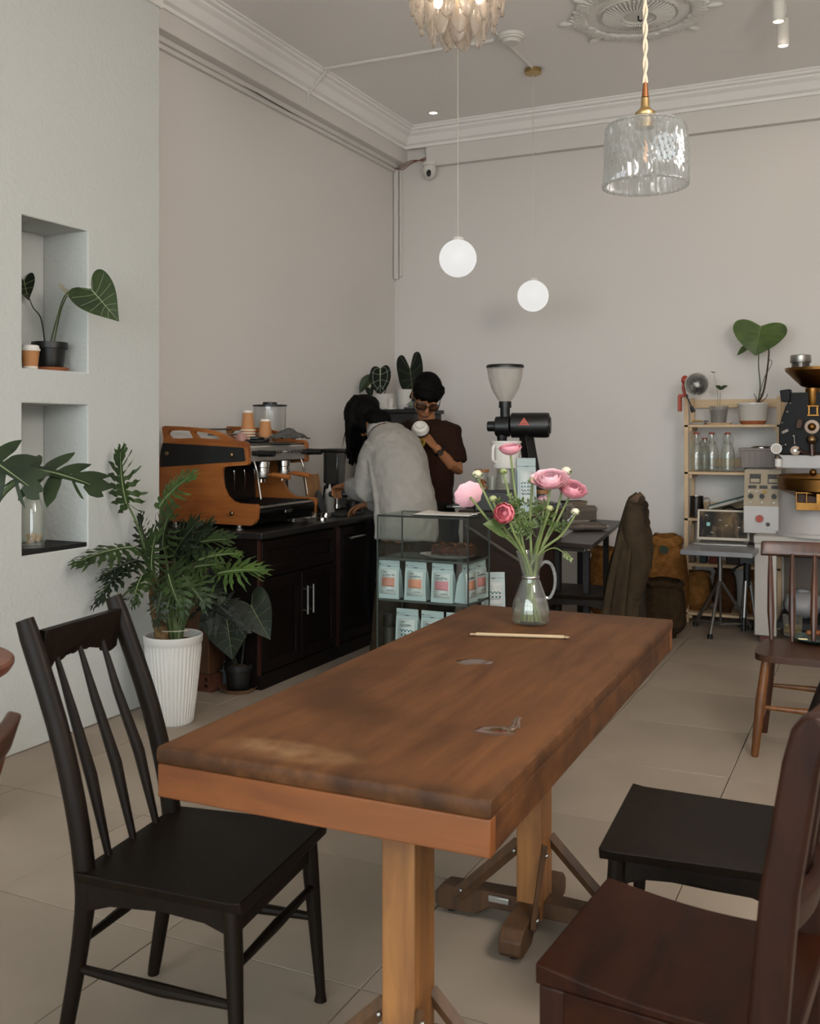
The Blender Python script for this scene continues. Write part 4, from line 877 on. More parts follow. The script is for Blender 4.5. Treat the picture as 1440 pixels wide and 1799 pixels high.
for i in range(5): MB().tube(bez([(xr + .23, Ya + .1 + .1 * i, zt1 - .0), (xr + .27, Ya + .08 + .1 * i, zt1 - .06), (xr + .24, Ya + .12 + .1 * i, zl + .05)], 5), .006, 8).build('pipe', CHROME, s)
for xx in (xr + .08, xl - .13):
    for yy in (Ya + .0, Yb - .03): MB().lathe([(0, 0), (.024, 0), (.024, .006), (.015, .01), (.015, zb0 + .03), (0, zb0 + .03)], 18, (xx, yy, 0)).build('foot', STEEL, s)
rz_ = xz(640, 250)[1]; MB().cyl((xr + .05, Ya, rz_ + .0), (xr + .05, Yb, rz_ + .0), .006, n=10).build('rail', STEEL, s); MB().cyl((xr + .30, Ya, rz_ - .03), (xr + .30, Yb, rz_ - .03), .005, n=10).build('rail', STEEL, s)

# cups and bits on top of the machine
ZT = MO.z + zt0 + .0025
def cupmesh(): return MB().lathe([(.0365, 0), (.042, .001), (.042, .005), (.0395, .006), (.0275, .109), (.026, .113), (0, .111)], 26)
CUPM = cupmesh().mesh('paper_cup', KRAFT); BAND = MB().lathe([(.0285, .101), (.0278, .111), (.0262, .114), (0, .1125)], 26).mesh('base_band', PAPW); RIMM = MB().lathe([(.042, 0), (.0436, .003), (.042, .0065), (.040, .005)], 26).mesh('rolled_rim', PAPW)
def cupstack(px, py, d, n, pos, grp):
    p = Pd(px, py, d)
    for i in range(n):
        s = thing('paper_cup', ['lowest', 'second lowest', 'middle', 'second highest', 'topmost'][i if n == 5 else (0 if i == 0 else 4)] + ' upturned kraft paper cup in the ' + pos, 'cup', (p.x, p.y, ZT + .016 * i + .0005), 0, grp)
        obj('cup', CUPM, s); obj('base_band', BAND, s); obj('rolled_rim', RIMM, s)
cupstack(435.5, 760, 5.62, 5, 'tall stack on the coffee machine', 'tall stack of paper cups')
cupstack(466, 760, 5.66, 2, 'short stack on the coffee machine', 'short stack of paper cups')
p = Pd(424, 768, 5.52); s = thing('espresso_cup', 'pink ceramic cup upside down on the coffee machine', 'cup', (p.x, p.y, ZT))
MB().lathe([(.036, 0), (.036, .01), (.03, .035), (.018, .05), (0, .052)], 24).build('cup', mat('pink_glaze', 'a87c74', .35), s)
p = Pd(452, 772, 5.5); s = thing('tool_tray', 'black tray with tools on top of the coffee machine', 'tray', (p.x, p.y, ZT), .35)
MB().box((0, 0, .008), (.10, .17, .014)).build('tray', BLACKP, s, bevel=.006); MB().box((.0, -.04, .024), (.05, .06, .018)).build('timer', BLACKP, s, bevel=.006); MB().sphere((.0, .05, .022), (.03, .04, .010)).build('brush', BLACKP, s)
p = Pd(502, 768, 5.62); m = MB(); m.grid(lambda u, v: ((u - .5) * .15 + .02 * v, (v - .5) * .20, .010 + .05 * max(0, math.sin(u * 3.1) * math.sin(v * 3.1)) + .012 * noise.noise(V(u * 5, v * 6, 2)) + .012), 24, 28)
o = m.build('grey_cloth', mat('grey_knit', '4b4a47', .95, col2='5d5b57', nscale=80, bump=.7, bscale=120), solid=.006); o.location = (p.x + .005, p.y, ZT + .002); tag(o, 'crumpled grey cloth on the right end of the coffee machine', 'cloth')

# grinder behind the machine
p = Pd(474, 760, 6.08); s = thing('coffee_grinder', 'coffee grinder with clear cylindrical hopper behind the espresso machine', 'grinder', (p.x, p.y, CT))
HZ = 1.30 - CT
MB().box((0, 0, .12), (.17, .20, .24), None, .9, .9).box((0, 0, .34), (.13, .15, .24)).build('body', BLACKP, s, bevel=.01)
MB().lathe([(.05, HZ - .06), (.085, HZ - .02), (.096, HZ), (.1, .67), (.097, .67), (.09, HZ)], 32).build('hopper', glassy('hopper_glass', (.93, .93, .92), .04, .5, .10, (.6, .6, .6)), s)
MB().lathe([(0, .672), (.104, .672), (.104, .682), (.045, .684), (.043, .698), (0, .70)], 32).build('lid', BLACKP, s)
# blender jug with its tools
p = Pz(588, 856, CT); p = Pd(588, 840, 6.7); s = thing('blender', 'dark blender jug against the wall behind the squeeze bottle', 'blender', (p.x, p.y, CT))
MB().box((0, 0, .08), (.14, .14, .16), None, .8, .8).build('base', BLACKP, s, bevel=.01)
MB().box((0, 0, .27), (.10, .10, .22), None, 1.22, 1.22).build('jug', glassy('smoked_glass', (.35, .35, .34), .05, .5, .25, (.08, .08, .08)), s, bevel=.012)
MB().box((0, 0, .39), (.13, .13, .025)).build('lid', BLACKP, s, bevel=.008); MB().box((-.075, 0, .27), (.02, .02, .2)).build('handle', BLACKP, s, bevel=.006)
def sq(px, py, d, label, h=.19, r=.032):
    p = Pd(px, py, d); s = thing('squeeze_bottle', label, 'bottle', (p.x, p.y, CT))
    MB().lathe([(0, 0), (r, 0), (r, h * .72), (0, h * .72)], 20).build('body', mat('milky_plastic', 'a9a59b', .5), s, bevel=.004); MB().lathe([(0, h * .72), (r * .85, h * .72), (r * .8, h * .82), (r * .3, h * .85), (r * .1, h), (0, h)], 20).build('nozzle', WHITEP, s)
sq(579, 850, 6.25, 'white squeeze bottle standing left of the dark blender')
sq(540, 862, 5.95, 'small white pump bottle left of the leaning board', .11, .022); sq(549, 862, 6.0, 'small white pump bottle just in front of the leaning board', .12, .022)
p = Pd(551, 850, 6.25); o = MB().box((0, 0, .125), (.02, .17, .25), (0, -.18, 0)).build('cutting_board', wood('board_wood', '7a5128', 'a2743f', 2, 3, .5), bevel=.008); o.location = (p.x, p.y, CT + .003); tag(o, 'wooden board leaning on the wall beside the coffee machine', 'board')
p = Pd(560, 870, 6.1); o = MB().lathe([(0, 0), (.07, .0), (.085, .012), (.085, .018), (0, .012)], 30).build('black_plate', BLACKP); o.location = (p.x, p.y, CT + .075); o.rotation_euler = (0, math.radians(74), .3); tag(o, 'round black tray standing upright beside the coffee machine', 'tray')
def can(px, py, d, r, h, m, name, label, cat):
    p = Pd(px, py, d); s = thing(name, label, cat, (p.x, p.y, CT)); MB().lathe([(0, 0), (r, 0), (r, h - .008), (r * .9, h), (0, h)], 24).build('body', m, s); MB().lathe([(r * .98, h * .6), (r * 1.06, h * .6), (r * 1.06, h * .72), (r * .98, h * .72)], 24).build('ring', m, s); return s
can(572, 905, 5.95, .030, .035, CHROME, 'tamper', 'polished steel tamper on the black worktop near the machine', 'tamper')
can(566, 915, 5.82, .027, .018, CHROME, 'portafilter_basket', 'small steel filter basket near the front edge of the black worktop', 'filter basket')
can(622, 880, 6.35, .055, .085, BLACKP, 'knock_box', 'black round knock box on the worktop behind the hands', 'knock box')
o = MB().bx((-.09, -.14, 0), (.09, .14, .012)).build('tamping_mat', BLACKM, bevel=.004); p = Pz(600, 905, CT); o.location = (p.x, p.y, CT + .0005); tag(o, 'flat black rubber mat on the worktop under the hands', 'mat')

# ------------------------------------------------------------------ speaker on bricks behind the plants
bp = Pz(352, 1218, 0); fy = bp.y + .03
BRK = mat('brick_clay', '4a2c20', .9, col2='5e3a2b', nscale=20, bump=.4, bscale=30)
def brick(x, y, label):
    o = thing('hollow_brick', label, 'brick', (x, y, 0), 0, 'bricks carrying the speaker')
    ho = []
    for i in range(3):
        for k in range(2): cx_, cz_ = -.055 + .055 * i, .028 + .034 * k; ho.append([(cx_ + .011 * math.cos(a), cz_ - .011 * math.sin(a)) for a in [j * math.pi / 6 for j in range(12)]])
    MB().prism([(-.095, 0), (.095, 0), (.095, .09), (-.095, .09)], .09, lambda u, v, w: (u, w, v), ho).build('brick_body', BRK, o)
    MB().bx((-.09, .075, .005), (.09, .089, .085)).build('core', BRK, o)
brick(Pz(351, 1212, 0).x, fy, 'red hollow brick on the floor right of the white planter'); brick(Pz(351, 1212, 0).x - .2, fy, 'red hollow brick mostly hidden behind the white planter')
x1 = Py(366, 1100, fy).x; s = thing('floor_speaker', 'tall wooden speaker with ribbed beige grille standing on bricks', 'speaker', (x1 - .16, fy + .002, .0905))
SPW = wood('speaker_wood', '3c2616', '5a3c24', 2, 2.5, .6); zt_ = Py(366, 988, fy).z - .09
MB().bx((-.16, .0, 0), (.16, .16, zt_ - .21)).build('cabinet', SPW, s, bevel=.004); MB().bx((-.16, .004, zt_ - .21), (.16, .16, zt_)).build('upper_cabinet', BLACKM, s, bevel=.004)
for i in range(18):
    z = zt_ - .2 + .19 * i / 17; MB().bx((-.15, -.004, z - .003), (.15, .005, z + .003)).build('grille_rib', mat('beige_grille', '6b6048', .8), s)
MB().bx((-.16, .0, zt_ + .001), (.16, .16, zt_ + .06)).build('top_unit', BLACKP, s, bevel=.006)
for i in range(2): MB().sphere((.06 + .03 * i, -.002, zt_ + .03), .004).build('indicator', emitter('indicator_white', (1, 1, 1), .5), s)
p = Pz(388, 1204, 0); s = thing('spray_bottle', 'pale blue plastic spray bottle behind the black floor pot', 'bottle', (p.x, p.y, 0))
MB().lathe([(0, .001), (.034, .001), (.036, .01), (.036, .10), (.03, .13), (.014, .155), (.013, .17), (0, .17)], 24).build('body', mat('pale_blue_plastic', '6f7d80', .45), s); MB().lathe([(0, .165), (.016, .165), (.016, .185), (0, .185)], 18).box((-.012, 0, .2), (.06, .02, .03)).build('spray_head', mat('grey_plastic', '8d8f8c', .5), s, bevel=.003)

# ------------------------------------------------------------------ black cabinet in the corner with pots
KZ = 1.497; s = thing('corner_cabinet', 'tall black cabinet in the back corner carrying two potted plants', 'cabinet', (-3.33, 6.86, 0))
MB().bx((-.22, -.23, 0), (.22, .27, KZ - .03)).build('body', mat('dark_grey_metal', '1d1c1b', .5), s, bevel=.005); MB().bx((-.23, -.25, KZ - .03), (.24, .28, KZ)).build('top', BLACKP, s, bevel=.004); MB().bx((.221, -.2, .3), (.23, .24, KZ - .1)).build('door', BLACKM, s, bevel=.003)
PW = mat('white_ceramic', 'c9c4bc', .35)
def wp(px, py): p = Pz(px, py, KZ) if False else Pd(px, py, 7.6); return V(p.x, p.y, KZ + .0005)
b = wp(673, 716); s = thing('potted_anthurium', 'anthurium with bold white-veined dark leaf in a wide white pot', 'plant', b); d2 = b.dot(FW)
pot(s, .058, .088, .12, PW, lip=False)
def loc(px, py, d): return Pd(px, py, d) - b
ANT = leafmat('anthurium_leaf', '0b100a', '131a10', .3)
for a, q in (((668, 640, -.05), (668, 692, -.12)),):
    stem(s, [(0, 0, .1), loc(680, 670, d2 + .03), loc(668, 648, d2 - .02)], .004, STEMD); heart(s, loc(668, 648, d2 - .04), loc(667, 692, d2 - .1), V(.1, -.95, .2), .86, ANT, mat('vein_white', '9aa58a', .5), HALF_OVAL, .06, .06, 4, vw=.0032, loop=True)
stem(s, [(-.02, 0, .1), loc(655, 680, d2), loc(652, 660, d2)], .003, STEMD); heart(s, loc(652, 658, d2), loc(630, 690, d2 - .02), V(.2, -.8, .4), .5, LG_M, None, HALF_LANCE, .3, .1)
heart(s, loc(650, 683, d2 - .04), loc(651, 698, d2 - .08), V(0, -.9, .2), .95, ANT, VEIND, HALF, .2, .2, 3)
b = wp(708, 716); b = V(b.x, b.y + .05, b.z); s = thing('potted_anthurium', 'anthurium with tall two-lobed dark leaf in the white pot behind the man', 'plant', b); d2 = b.dot(FW)
pot(s, .066, .082, .155, PW, lip=False)
def loc(px, py, d): return Pd(px, py, d) - b
stem(s, [(0, 0, .13), loc(705, 672, d2 + .05), loc(719, 648, d2)], .005, STEMD); heart(s, loc(720, 646, d2 - .02), loc(726, 704, d2 - .1), V(.1, -.95, .15), .78, ANT, VEINL, HALF_EAR, .05, .05, 5, vw=.0016)
b = wp(692, 718); b.y -= .06; s = thing('pour_over_dripper', 'small white cone dripper standing between the two white pots', 'dripper', b)
MB().lathe([(0, 0), (.045, 0), (.045, .012), (.022, .018), (.02, .03), (.03, .085), (.027, .085), (.016, .03)], 24).build('cone', PW, s)
b = wp(719, 718); s = thing('kitchen_timer', 'small black digital timer with green display beside the white pots', 'timer', b, YAW)
MB().box((0, 0, .04), (.09, .05, .08), None, .85, .6).build('body', BLACKP, s, bevel=.01); MB().box((0, -.021, .047), (.055, .006, .028), (-.12, 0, 0)).build('display', mat('lcd', '4c5a40', .3), s)
# ------------------------------------------------------------------ people
SKIN = mat('skin', '8a5a3c', .55, col2='95633f', nscale=6, spec=.35); HAIRM = mat('black_hair', '050403', .7, col2='0a0706', nscale=30, stretch=(1, 1, .2), spec=.08, bump=.4, bscale=60)
def fuse(mb, name, m, parent, voxel, smooth=4, disp=None, base=None):
    """weld overlapping closed shapes into one continuous skin"""
    me = mb.mesh(name, m, 0); o = bpy.data.objects.new(name, me); C.objects.link(o)
    q = o.modifiers.new('r', 'REMESH'); q.mode = 'VOXEL'; q.voxel_size = voxel; q.use_smooth_shade = True
    if smooth: q = o.modifiers.new('s', 'SMOOTH'); q.iterations = smooth; q.factor = .5
    if disp:
        for sc, st in disp:
            t = bpy.data.textures.new(name + '_folds', 'CLOUDS'); t.noise_scale = sc; q = o.modifiers.new('d', 'DISPLACE'); q.texture = t; q.strength = st; q.mid_level = .5; q.texture_coords = 'LOCAL'
    bpy.context.view_layer.update()
    me2 = bpy.data.meshes.new_from_object(o.evaluated_get(bpy.context.evaluated_depsgraph_get())); me2.name = name
    o.modifiers.clear(); o.data = me2; me2.shade_smooth(); bpy.data.meshes.remove(me)
    if not me2.materials: me2.materials.append(m)
    if parent: o.parent = parent
    return o
def hand(mb, wrist, dirv, nrm, side, curl=.5, k=1., spread=.12):
    """palm with five separate fingers; nrm points out of the palm, side towards the thumb"""
    d = V(dirv).normalized(); n = V(nrm); n = (n - d * n.dot(d)).normalized(); s = V(side); s = (s - d * s.dot(d) - n * s.dot(n)).normalized()
    mb.etube([wrist - d * .01 * k, wrist + d * .03 * k, wrist + d * .065 * k, wrist + d * .085 * k], [.024 * k, .036 * k, .041 * k, .038 * k], [.018 * k, .017 * k, .014 * k, .011 * k], s, 12)
    for i, (off, L) in enumerate(((.030, .070), (.0105, .079), (-.0095, .074), (-.029, .059))):
        p = wrist + d * .078 * k + s * off * k; pts = [p]; a = .12
        for j, f in enumerate((.45, .32, .25)):
            a += curl * (.9, 1.0, .7)[j]; v = d * math.cos(a) + n * math.sin(a) + s * (off * spread * 8 * (1 if j == 0 else .3)); pts.append(pts[-1] + v.normalized() * L * f * k)
        mb.tube(pts, [.0092 * k, .0088 * k, .0080 * k, .0066 * k], 8); mb.sphere(pts[-1], .0066 * k, 8, 6)
    p = wrist + d * .022 * k + s * .026 * k; q1 = p + (d * .65 + s * .6 + n * .35).normalized() * .038 * k; q2 = q1 + (d * .85 + s * .15 + n * .5).normalized() * .030 * k
    mb.tube([p - s * .01, q1, q2], [.0125 * k, .0105 * k, .0078 * k], 8); mb.sphere(q2, .0078 * k, 8, 6)
def shift(mb, base): mb.M = Matrix.Translation(-V(base)); return mb

# --- person bent over the worktop, grey shirt
BA = Pd(712, 1100, 5.5); BA = V(BA.x, BA.y, 0); fA = V(-.87, .5, 0).normalized(); lA = UP.cross(fA)
mb = shift(MB(), BA)
pel = Pd(716, 925, 5.5); nb = Pd(668, 752, 5.73); hc = Pd(640, 728, 5.86)
mb.etube([Pd(716, 915, 5.5), Pd(710, 860, 5.54), Pd(697, 800, 5.62), Pd(684, 768, 5.68)], [.12, .12, .14, .13], [.09, .095, .1, .08], lA, 14)
mb.etube([Pd(686, 770, 5.68), nb, Pd(655, 742, 5.79)], [.07, .056, .05], None, lA, 12)
hu = (hc - nb).normalized()                                     # crown direction
hf = (fA * .55 - UP * .8); hf = (hf - hu * hf.dot(hu)).normalized(); hs = hu.cross(hf)
HR = Matrix((hs, hf, hu)).transposed()
mb.sphere(hc, (.075, .095, .105), 18, 12, HR); mb.sphere(hc + hf * .045 - hu * .06, (.055, .06, .065), 14, 10, HR); mb.sphere(hc + hf * .105 - hu * .035, (.014, .022, .02), 10, 8, HR)
Ls, Le, Lw = Pd(655, 785, 5.6), Pd(645, 862, 5.62), Pd(606, 853, 5.82); Rs, Re, Rw = Pd(722, 790, 5.76), Pd(688, 876, 5.95), Pd(644, 886, 6.04)
mb.tube([Ls, Ls.lerp(Le, .5), Le, Le.lerp(Lw, .35), Lw], [.055, .047, .04, .04, .026], 12); mb.tube([Rs, Rs.lerp(Re, .5), Re, Re.lerp(Rw, .35), Rw], [.052, .046, .04, .039, .026], 12)
hand(mb, Lw, Pd(585, 858, 5.92) - Lw, V(0, 0, -1), FW * .3 - RT * .0 + fA * .2 + lA * -.9, .75); hand(mb, Rw, Pd(610, 895, 6.1) - Rw, V(0, 0, -1), lA * 1.0, .4)
for hx, kx, ax in ((Pd(698, 948, 5.44), Pd(682, 1050, 5.42), Pd(670, 1165, 5.44)), (Pd(735, 948, 5.58), Pd(731, 1050, 5.55), Pd(724, 1160, 5.58))):
    mb.tube([hx, hx.lerp(kx, .5), kx, kx.lerp(ax, .35), V(ax.x, ax.y, .07)], [.085, .072, .055, .05, .036], 12); mb.etube([V(ax.x, ax.y, .045) - fA * .05, V(ax.x, ax.y, .05), V(ax.x, ax.y, .035) + fA * .16], [.032, .04, .038], [.03, .04, .022], lA, 10)
pa_ = fuse(mb, 'person', SKIN, None, .0055, 3); pa_.location = BA
tag(pa_, 'person in grey shirt bending over the worktop, dark hair hiding the face', 'person')
SHIRT = mat('grey_shirt', '8a8680', .9, col2='918d86', nscale=14, bump=.06, bscale=160)
mb = shift(MB(), BA)
mb.etube([Pd(717, 950, 5.48), Pd(718, 925, 5.49), Pd(716, 890, 5.5), Pd(709, 850, 5.54), Pd(699, 808, 5.6), Pd(689, 778, 5.66), Pd(679, 758, 5.71)], [.172, .176, .176, .168, .172, .165, .11], [.14, .145, .15, .15, .145, .125, .08], lA, 24)
mb.tube([Ls + V(.03, 0, .0), Ls.lerp(Le, .3), Ls.lerp(Le, .7), Le, Le.lerp(Lw, .35), Le.lerp(Lw, .72)], [.085, .078, .078, .08, .075, .052], 16); mb.tube([Rs, Rs.lerp(Re, .5), Re, Re.lerp(Rw, .5), Re.lerp(Rw, .85)], [.08, .075, .072, .062, .045], 16)
TC = [Pd(717, 950, 5.48), Pd(718, 925, 5.49), Pd(716, 890, 5.5), Pd(709, 850, 5.54), Pd(699, 808, 5.6), Pd(689, 778, 5.66)]; TA = [.172, .176, .176, .168, .172, .165]; TB = [.14, .145, .15, .15, .145, .125]
for ag, am, dr in ((-2.5, .016, .10), (-2.05, .020, .16), (-1.6, .015, -.10), (-1.2, .020, -.2), (-.8, .016, .1), (-.35, .018, .2), (-2.9, .018, .15)):
    rd_ = []
    for i_ in range(6):
        t_ = (TC[min(i_ + 1, 5)] - TC[max(i_ - 1, 0)]).normalized(); a1 = (lA - t_ * lA.dot(t_)).normalized(); c1_ = t_.cross(a1); g_ = ag + dr * i_ / 5; rd_.append(TC[i_] + a1 * ((TA[i_] + .004) * math.cos(g_)) + c1_ * ((TB[i_] + .004) * math.sin(g_)))
    mb.tube(rd_, [am * (1.2 - .13 * i_) for i_ in range(6)], 8)
for w_ in (.45, .6, .78): q_ = Le.lerp(Lw, w_ - .4); mb.etube([q_ - RT * .07 + V(0, 0, .035), q_ + V(0, 0, -.06) - FW * .05, q_ + RT * .06 - V(0, 0, .02)], .014, None, None, 8)
sh = fuse(mb, 'shirt', SHIRT, pa_, .008, 3, [(.25, .03), (.05, .012)])
cb = shift(MB(), BA)
for a_, b_, r_ in ((nb + V(0, 0, -.02), nb + hu * .035, .066),): cb.etube([a_, a_.lerp(b_, .5), b_], [r_ + .012, r_ + .004, r_ - .002], None, lA, 20, False)
cb.build('collar', SHIRT, sh, solid=.008)
yk = shift(MB(), BA); yk.tube(bez([Pd(735, 790, 5.56), Pd(712, 765, 5.55), Pd(690, 752, 5.58), Pd(668, 762, 5.60)], 6), .003, 6)
TRO = mat('olive_trousers', '2c2318', .9, col2='382d20', nscale=40, bump=.3, bscale=60)
mb = shift(MB(), BA); mb.etube([Pd(716, 895, 5.5), Pd(716, 945, 5.5), Pd(716, 972, 5.51)], [.145, .158, .155], [.12, .13, .125], lA, 20)
for hx, kx, ax in ((Pd(696, 955, 5.44), Pd(682, 1050, 5.42), Pd(670, 1165, 5.44)), (Pd(737, 955, 5.58), Pd(731, 1050, 5.55), Pd(724, 1160, 5.58))): mb.tube([hx, hx.lerp(kx, .5), kx, kx.lerp(ax, .5), V(ax.x, ax.y, .09)], [.10, .09, .078, .075, .07], 18)
fuse(mb, 'trousers', TRO, pa_, .01, 6, [(.08, .02)])
for ax in (Pd(670, 1165, 5.44), Pd(724, 1160, 5.58)):
    shift(MB(), BA).etube([V(ax.x, ax.y, .05) - fA * .075, V(ax.x, ax.y, .055), V(ax.x, ax.y, .045) + fA * .1, V(ax.x, ax.y, .035) + fA * .2], [.035, .046, .046, .03], [.045, .05, .04, .025], lA, 14).build('shoe', BLACKM, pa_, sub=1)
# hair: cap plus hanging locks
mb = shift(MB(), BA); mb.sphere(hc + hu * .012 - hf * .004, (.094, .112, .114), 20, 14, HR); mb.sphere(hc + hf * .035 - hu * .045, (.078, .07, .075), 16, 10, HR); mb.sphere(nb + hu * .04 - hf * .04, (.075, .055, .08), 16, 10, HR)
rg = random.Random(4)
for i in range(26):
    a = -2.5 + 5.0 * i / 25; rp = hc + (hs * math.sin(a) * .082 + hf * (math.cos(a) * .095)) + hu * .02; dn = .17 + .05 * math.cos(a) + rg.uniform(-.02, .03); o1 = (hs * math.sin(a) + hf * math.cos(a)) * .012
    mb.tube([rp + hu * .05 - o1, rp + o1 * .6, rp + o1 - V(0, 0, dn * .55), rp + o1 * 1.2 + RT * rg.uniform(-.02, .012) - V(0, 0, dn)], [.03, .028, .022, .006], 8)
ha = fuse(mb, 'hair', HAIRM, pa_, .007, 2, [(.03, .012)])
ws = shift(MB(), BA)
for i in range(22):
    a = rg.uniform(-1.9, 1.9); rp = hc + (hs * math.sin(a) * .1 + hf * math.cos(a) * .11); ws.tube(bez([rp + V(0, 0, .03), rp + RT * rg.uniform(-.03, .0) - V(0, 0, .10), rp + RT * rg.uniform(-.05, .02) - V(0, 0, rg.uniform(.17, .25))], 4), [.0032] * 6 + [.0022, .0016, .0006], 5)
w_ = ws.build('loose_strands', HAIRM, ha); w_['kind'] = 'stuff'
# what the hands work with
p = Pd(592, 868, 5.95); s = thing('portafilter', 'black handled portafilter held in the grey-shirted person\'s left hand', 'portafilter', p)
ax_ = (RT * .95 - FW * .1).normalized()
MB().etube([-ax_ * .05, -ax_ * .03, ax_ * .05, ax_ * .085], [.014, .02, .02, .012], [.012, .017, .017, .01], UP, 14).build('handle', BLACKP, s); MB().cyl((0, 0, -.01), (0, 0, -.07), .013, .011, 14).cyl((0, 0, -.06), (0, 0, -.085), .02, n=16).build('stem', CHROME, s)

# --- man in a brown T-shirt polishing a cup
BB = Pd(754, 1100, 6.02); BB = V(BB.x, BB.y, 0); fB = (-FW * .96 - RT * .22).normalized(); lB = UP.cross(fB)
mb = shift(MB(), BB); c = Pd(749, 693, 5.93); nk = Pd(750, 742, 6.0)
tilt = math.radians(43); fh0 = (-FW * .97 + RT * .10).normalized(); up2 = (UP * math.cos(tilt) + fh0 * math.sin(tilt)); fh = (fh0 * math.cos(tilt) - UP * math.sin(tilt)); sh_ = up2.cross(fh)
rl = Matrix.Rotation(math.radians(-7), 3, fh); up2 = rl @ up2; sh_ = rl @ sh_; R_ = Matrix((sh_, fh, up2)).transposed()
def F(x, y, z): return c + sh_ * x + fh * y + up2 * z
mb.sphere(c + up2 * .015, (.076, .096, .098), 20, 14, R_)
mb.etube([F(0, .03, -.02), F(0, .042, -.06), F(0, .05, -.095), F(0, .052, -.118)], [.07, .063, .046, .024], [.062, .055, .042, .02], sh_, 16)
mb.etube([F(0, .092, .0), F(0, .105, -.025), F(0, .114, -.045), F(0, .1, -.056)], [.009, .011, .017, .012], [.01, .012, .012, .008], sh_, 10)
mb.sphere(F(0, .088, -.083), (.026, .014, .010), 12, 8, R_); mb.sphere(F(0, .086, -.098), (.022, .012, .008), 12, 8, R_)
for e in (-1, 1):
    mb.sphere(F(.078 * e, -.005, -.02), (.010, .02, .031), 10, 8, R_); mb.sphere(F(.045 * e, .068, -.04), (.026, .022, .022), 10, 8, R_); mb.sphere(F(.034 * e, .084, .012), (.026, .012, .008), 10, 6, R_)
mb.etube([Pd(750, 752, 6.0), nk, F(0, -.015, -.05)], [.06, .052, .052], None, lB, 14)
mb.etube([Pd(752, 930, 6.02), Pd(752, 870, 6.02), Pd(752, 810, 6.01), Pd(751, 770, 6.0), Pd(750, 752, 6.0)], [.14, .125, .135, .14, .08], [.1, .095, .105, .09, .06], lB, 16)
S1, E1, W1 = Pd(791, 762, 6.0), Pd(802, 828, 5.97), Pd(765, 786, 5.88); S2, E2, W2 = Pd(710, 762, 6.05), Pd(706, 826, 6.12), Pd(729, 785, 5.95)
for S_, E_, W_ in ((S1, E1, W1), (S2, E2, W2)): mb.tube([S_, S_.lerp(E_, .5), E_, E_.lerp(W_, .3), W_], [.056, .046, .041, .041, .027], 12)
cupc = Pd(738, 753, 5.84)
hand(mb, W1, Pd(748, 766, 5.85) - W1, -RT * .8 + FW * .3, UP * .9 - FW * .2, .75, 1.0); hand(mb, W2, Pd(733, 768, 5.88) - W2, RT * .8 + FW * .2, UP * .9 - FW * .2, .7, 1.0)
for e in (-1, 1):
    hx = BB + lB * .09 * e; mb.tube([V(hx.x, hx.y, .80), V(hx.x, hx.y, .45), V(hx.x, hx.y, .08)], [.085, .058, .038], 12); mb.etube([V(hx.x, hx.y, .045) - fB * .05, V(hx.x, hx.y, .05), V(hx.x, hx.y, .035) + fB * .16], [.032, .04, .036], [.03, .04, .022], lB, 10)
pb_ = fuse(mb, 'person', SKIN, None, .005, 2); pb_.location = BB
tag(pb_, 'man in brown T-shirt and dark glasses looking down, polishing a white cup', 'person')
TEE = mat('brown_tee', '22110a', .9, col2='28140b', nscale=90, bump=.2, bscale=140)
mb = shift(MB(), BB); mb.etube([Pd(752, 965, 6.02), Pd(752, 915, 6.02), Pd(752, 870, 6.02), Pd(752, 815, 6.01), Pd(751, 772, 6.0), Pd(750.5, 750, 6.0), Pd(750, 737, 6.0)], [.158, .152, .15, .162, .178, .15, .075], [.125, .12, .118, .125, .12, .095, .068], lB, 24)
for S_, E_, sg in ((S1, E1, 1), (S2, E2, -1)): mb.tube([S_ - lB * .05 * sg + V(0, 0, .02), S_ + V(0, 0, .008), S_.lerp(E_, .4), S_.lerp(E_, .78)], [.07, .070, .071, .070], 18)
te = fuse(mb, 'tshirt', TEE, pb_, .009, 6, [(.10, .026), (.04, .006)])
shift(MB(), BB).tube([nk + V(0, 0, .004) + (lB * math.cos(a) * .066 + fB * math.sin(a) * .06) - V(0, 0, .02 * math.sin(a)) for a in [i * math.pi / 12 for i in range(25)]], .007, 8).build('neck_band', TEE, te)
mb = shift(MB(), BB); mb.etube([BB + V(0, 0, .92), BB + V(0, 0, .8)], [.15, .155], [.12, .12], lB, 20)
for e in (-1, 1): hx = BB + lB * .09 * e; mb.tube([V(hx.x, hx.y, .84), V(hx.x, hx.y, .45), V(hx.x, hx.y, .08)], [.095, .075, .065], 16)
fuse(mb, 'trousers', mat('dark_trousers', '15110e', .9), pb_, .011, 5, [(.08, .02)])
for e in (-1, 1):
    hx = BB + lB * .09 * e; shift(MB(), BB).etube([V(hx.x, hx.y, .05) - fB * .075, V(hx.x, hx.y, .055), V(hx.x, hx.y, .045) + fB * .1, V(hx.x, hx.y, .035) + fB * .2], [.035, .046, .046, .03], [.045, .05, .04, .025], lB, 14).build('shoe', BLACKM, pb_, sub=1)
mb = shift(MB(), BB)
mb.sphere(c + up2 * .042 - fh * .018, (.088, .102, .088), 20, 14, R_); mb.sphere(c - fh * .05 - up2 * .015, (.078, .06, .07), 16, 10, R_)
rg = random.Random(9)
for i in range(15):
    a = -1.25 + 2.5 * i / 14; p0 = F(.074 * math.sin(a), .075 * math.cos(a), .085); p1 = F(.083 * math.sin(a), .10 * math.cos(a), .055); p2 = F(.085 * math.sin(a), .101 * math.cos(a), .030 + rg.uniform(-.012, .008) - .03 * abs(math.sin(a)) ** 3)
    mb.tube([p0, p1, p2], [.022, .018, .005], 8)
fuse(mb, 'hair', HAIRM, pb_, .006, 2, [(.02, .008)])
g = shift(MB(), BB)
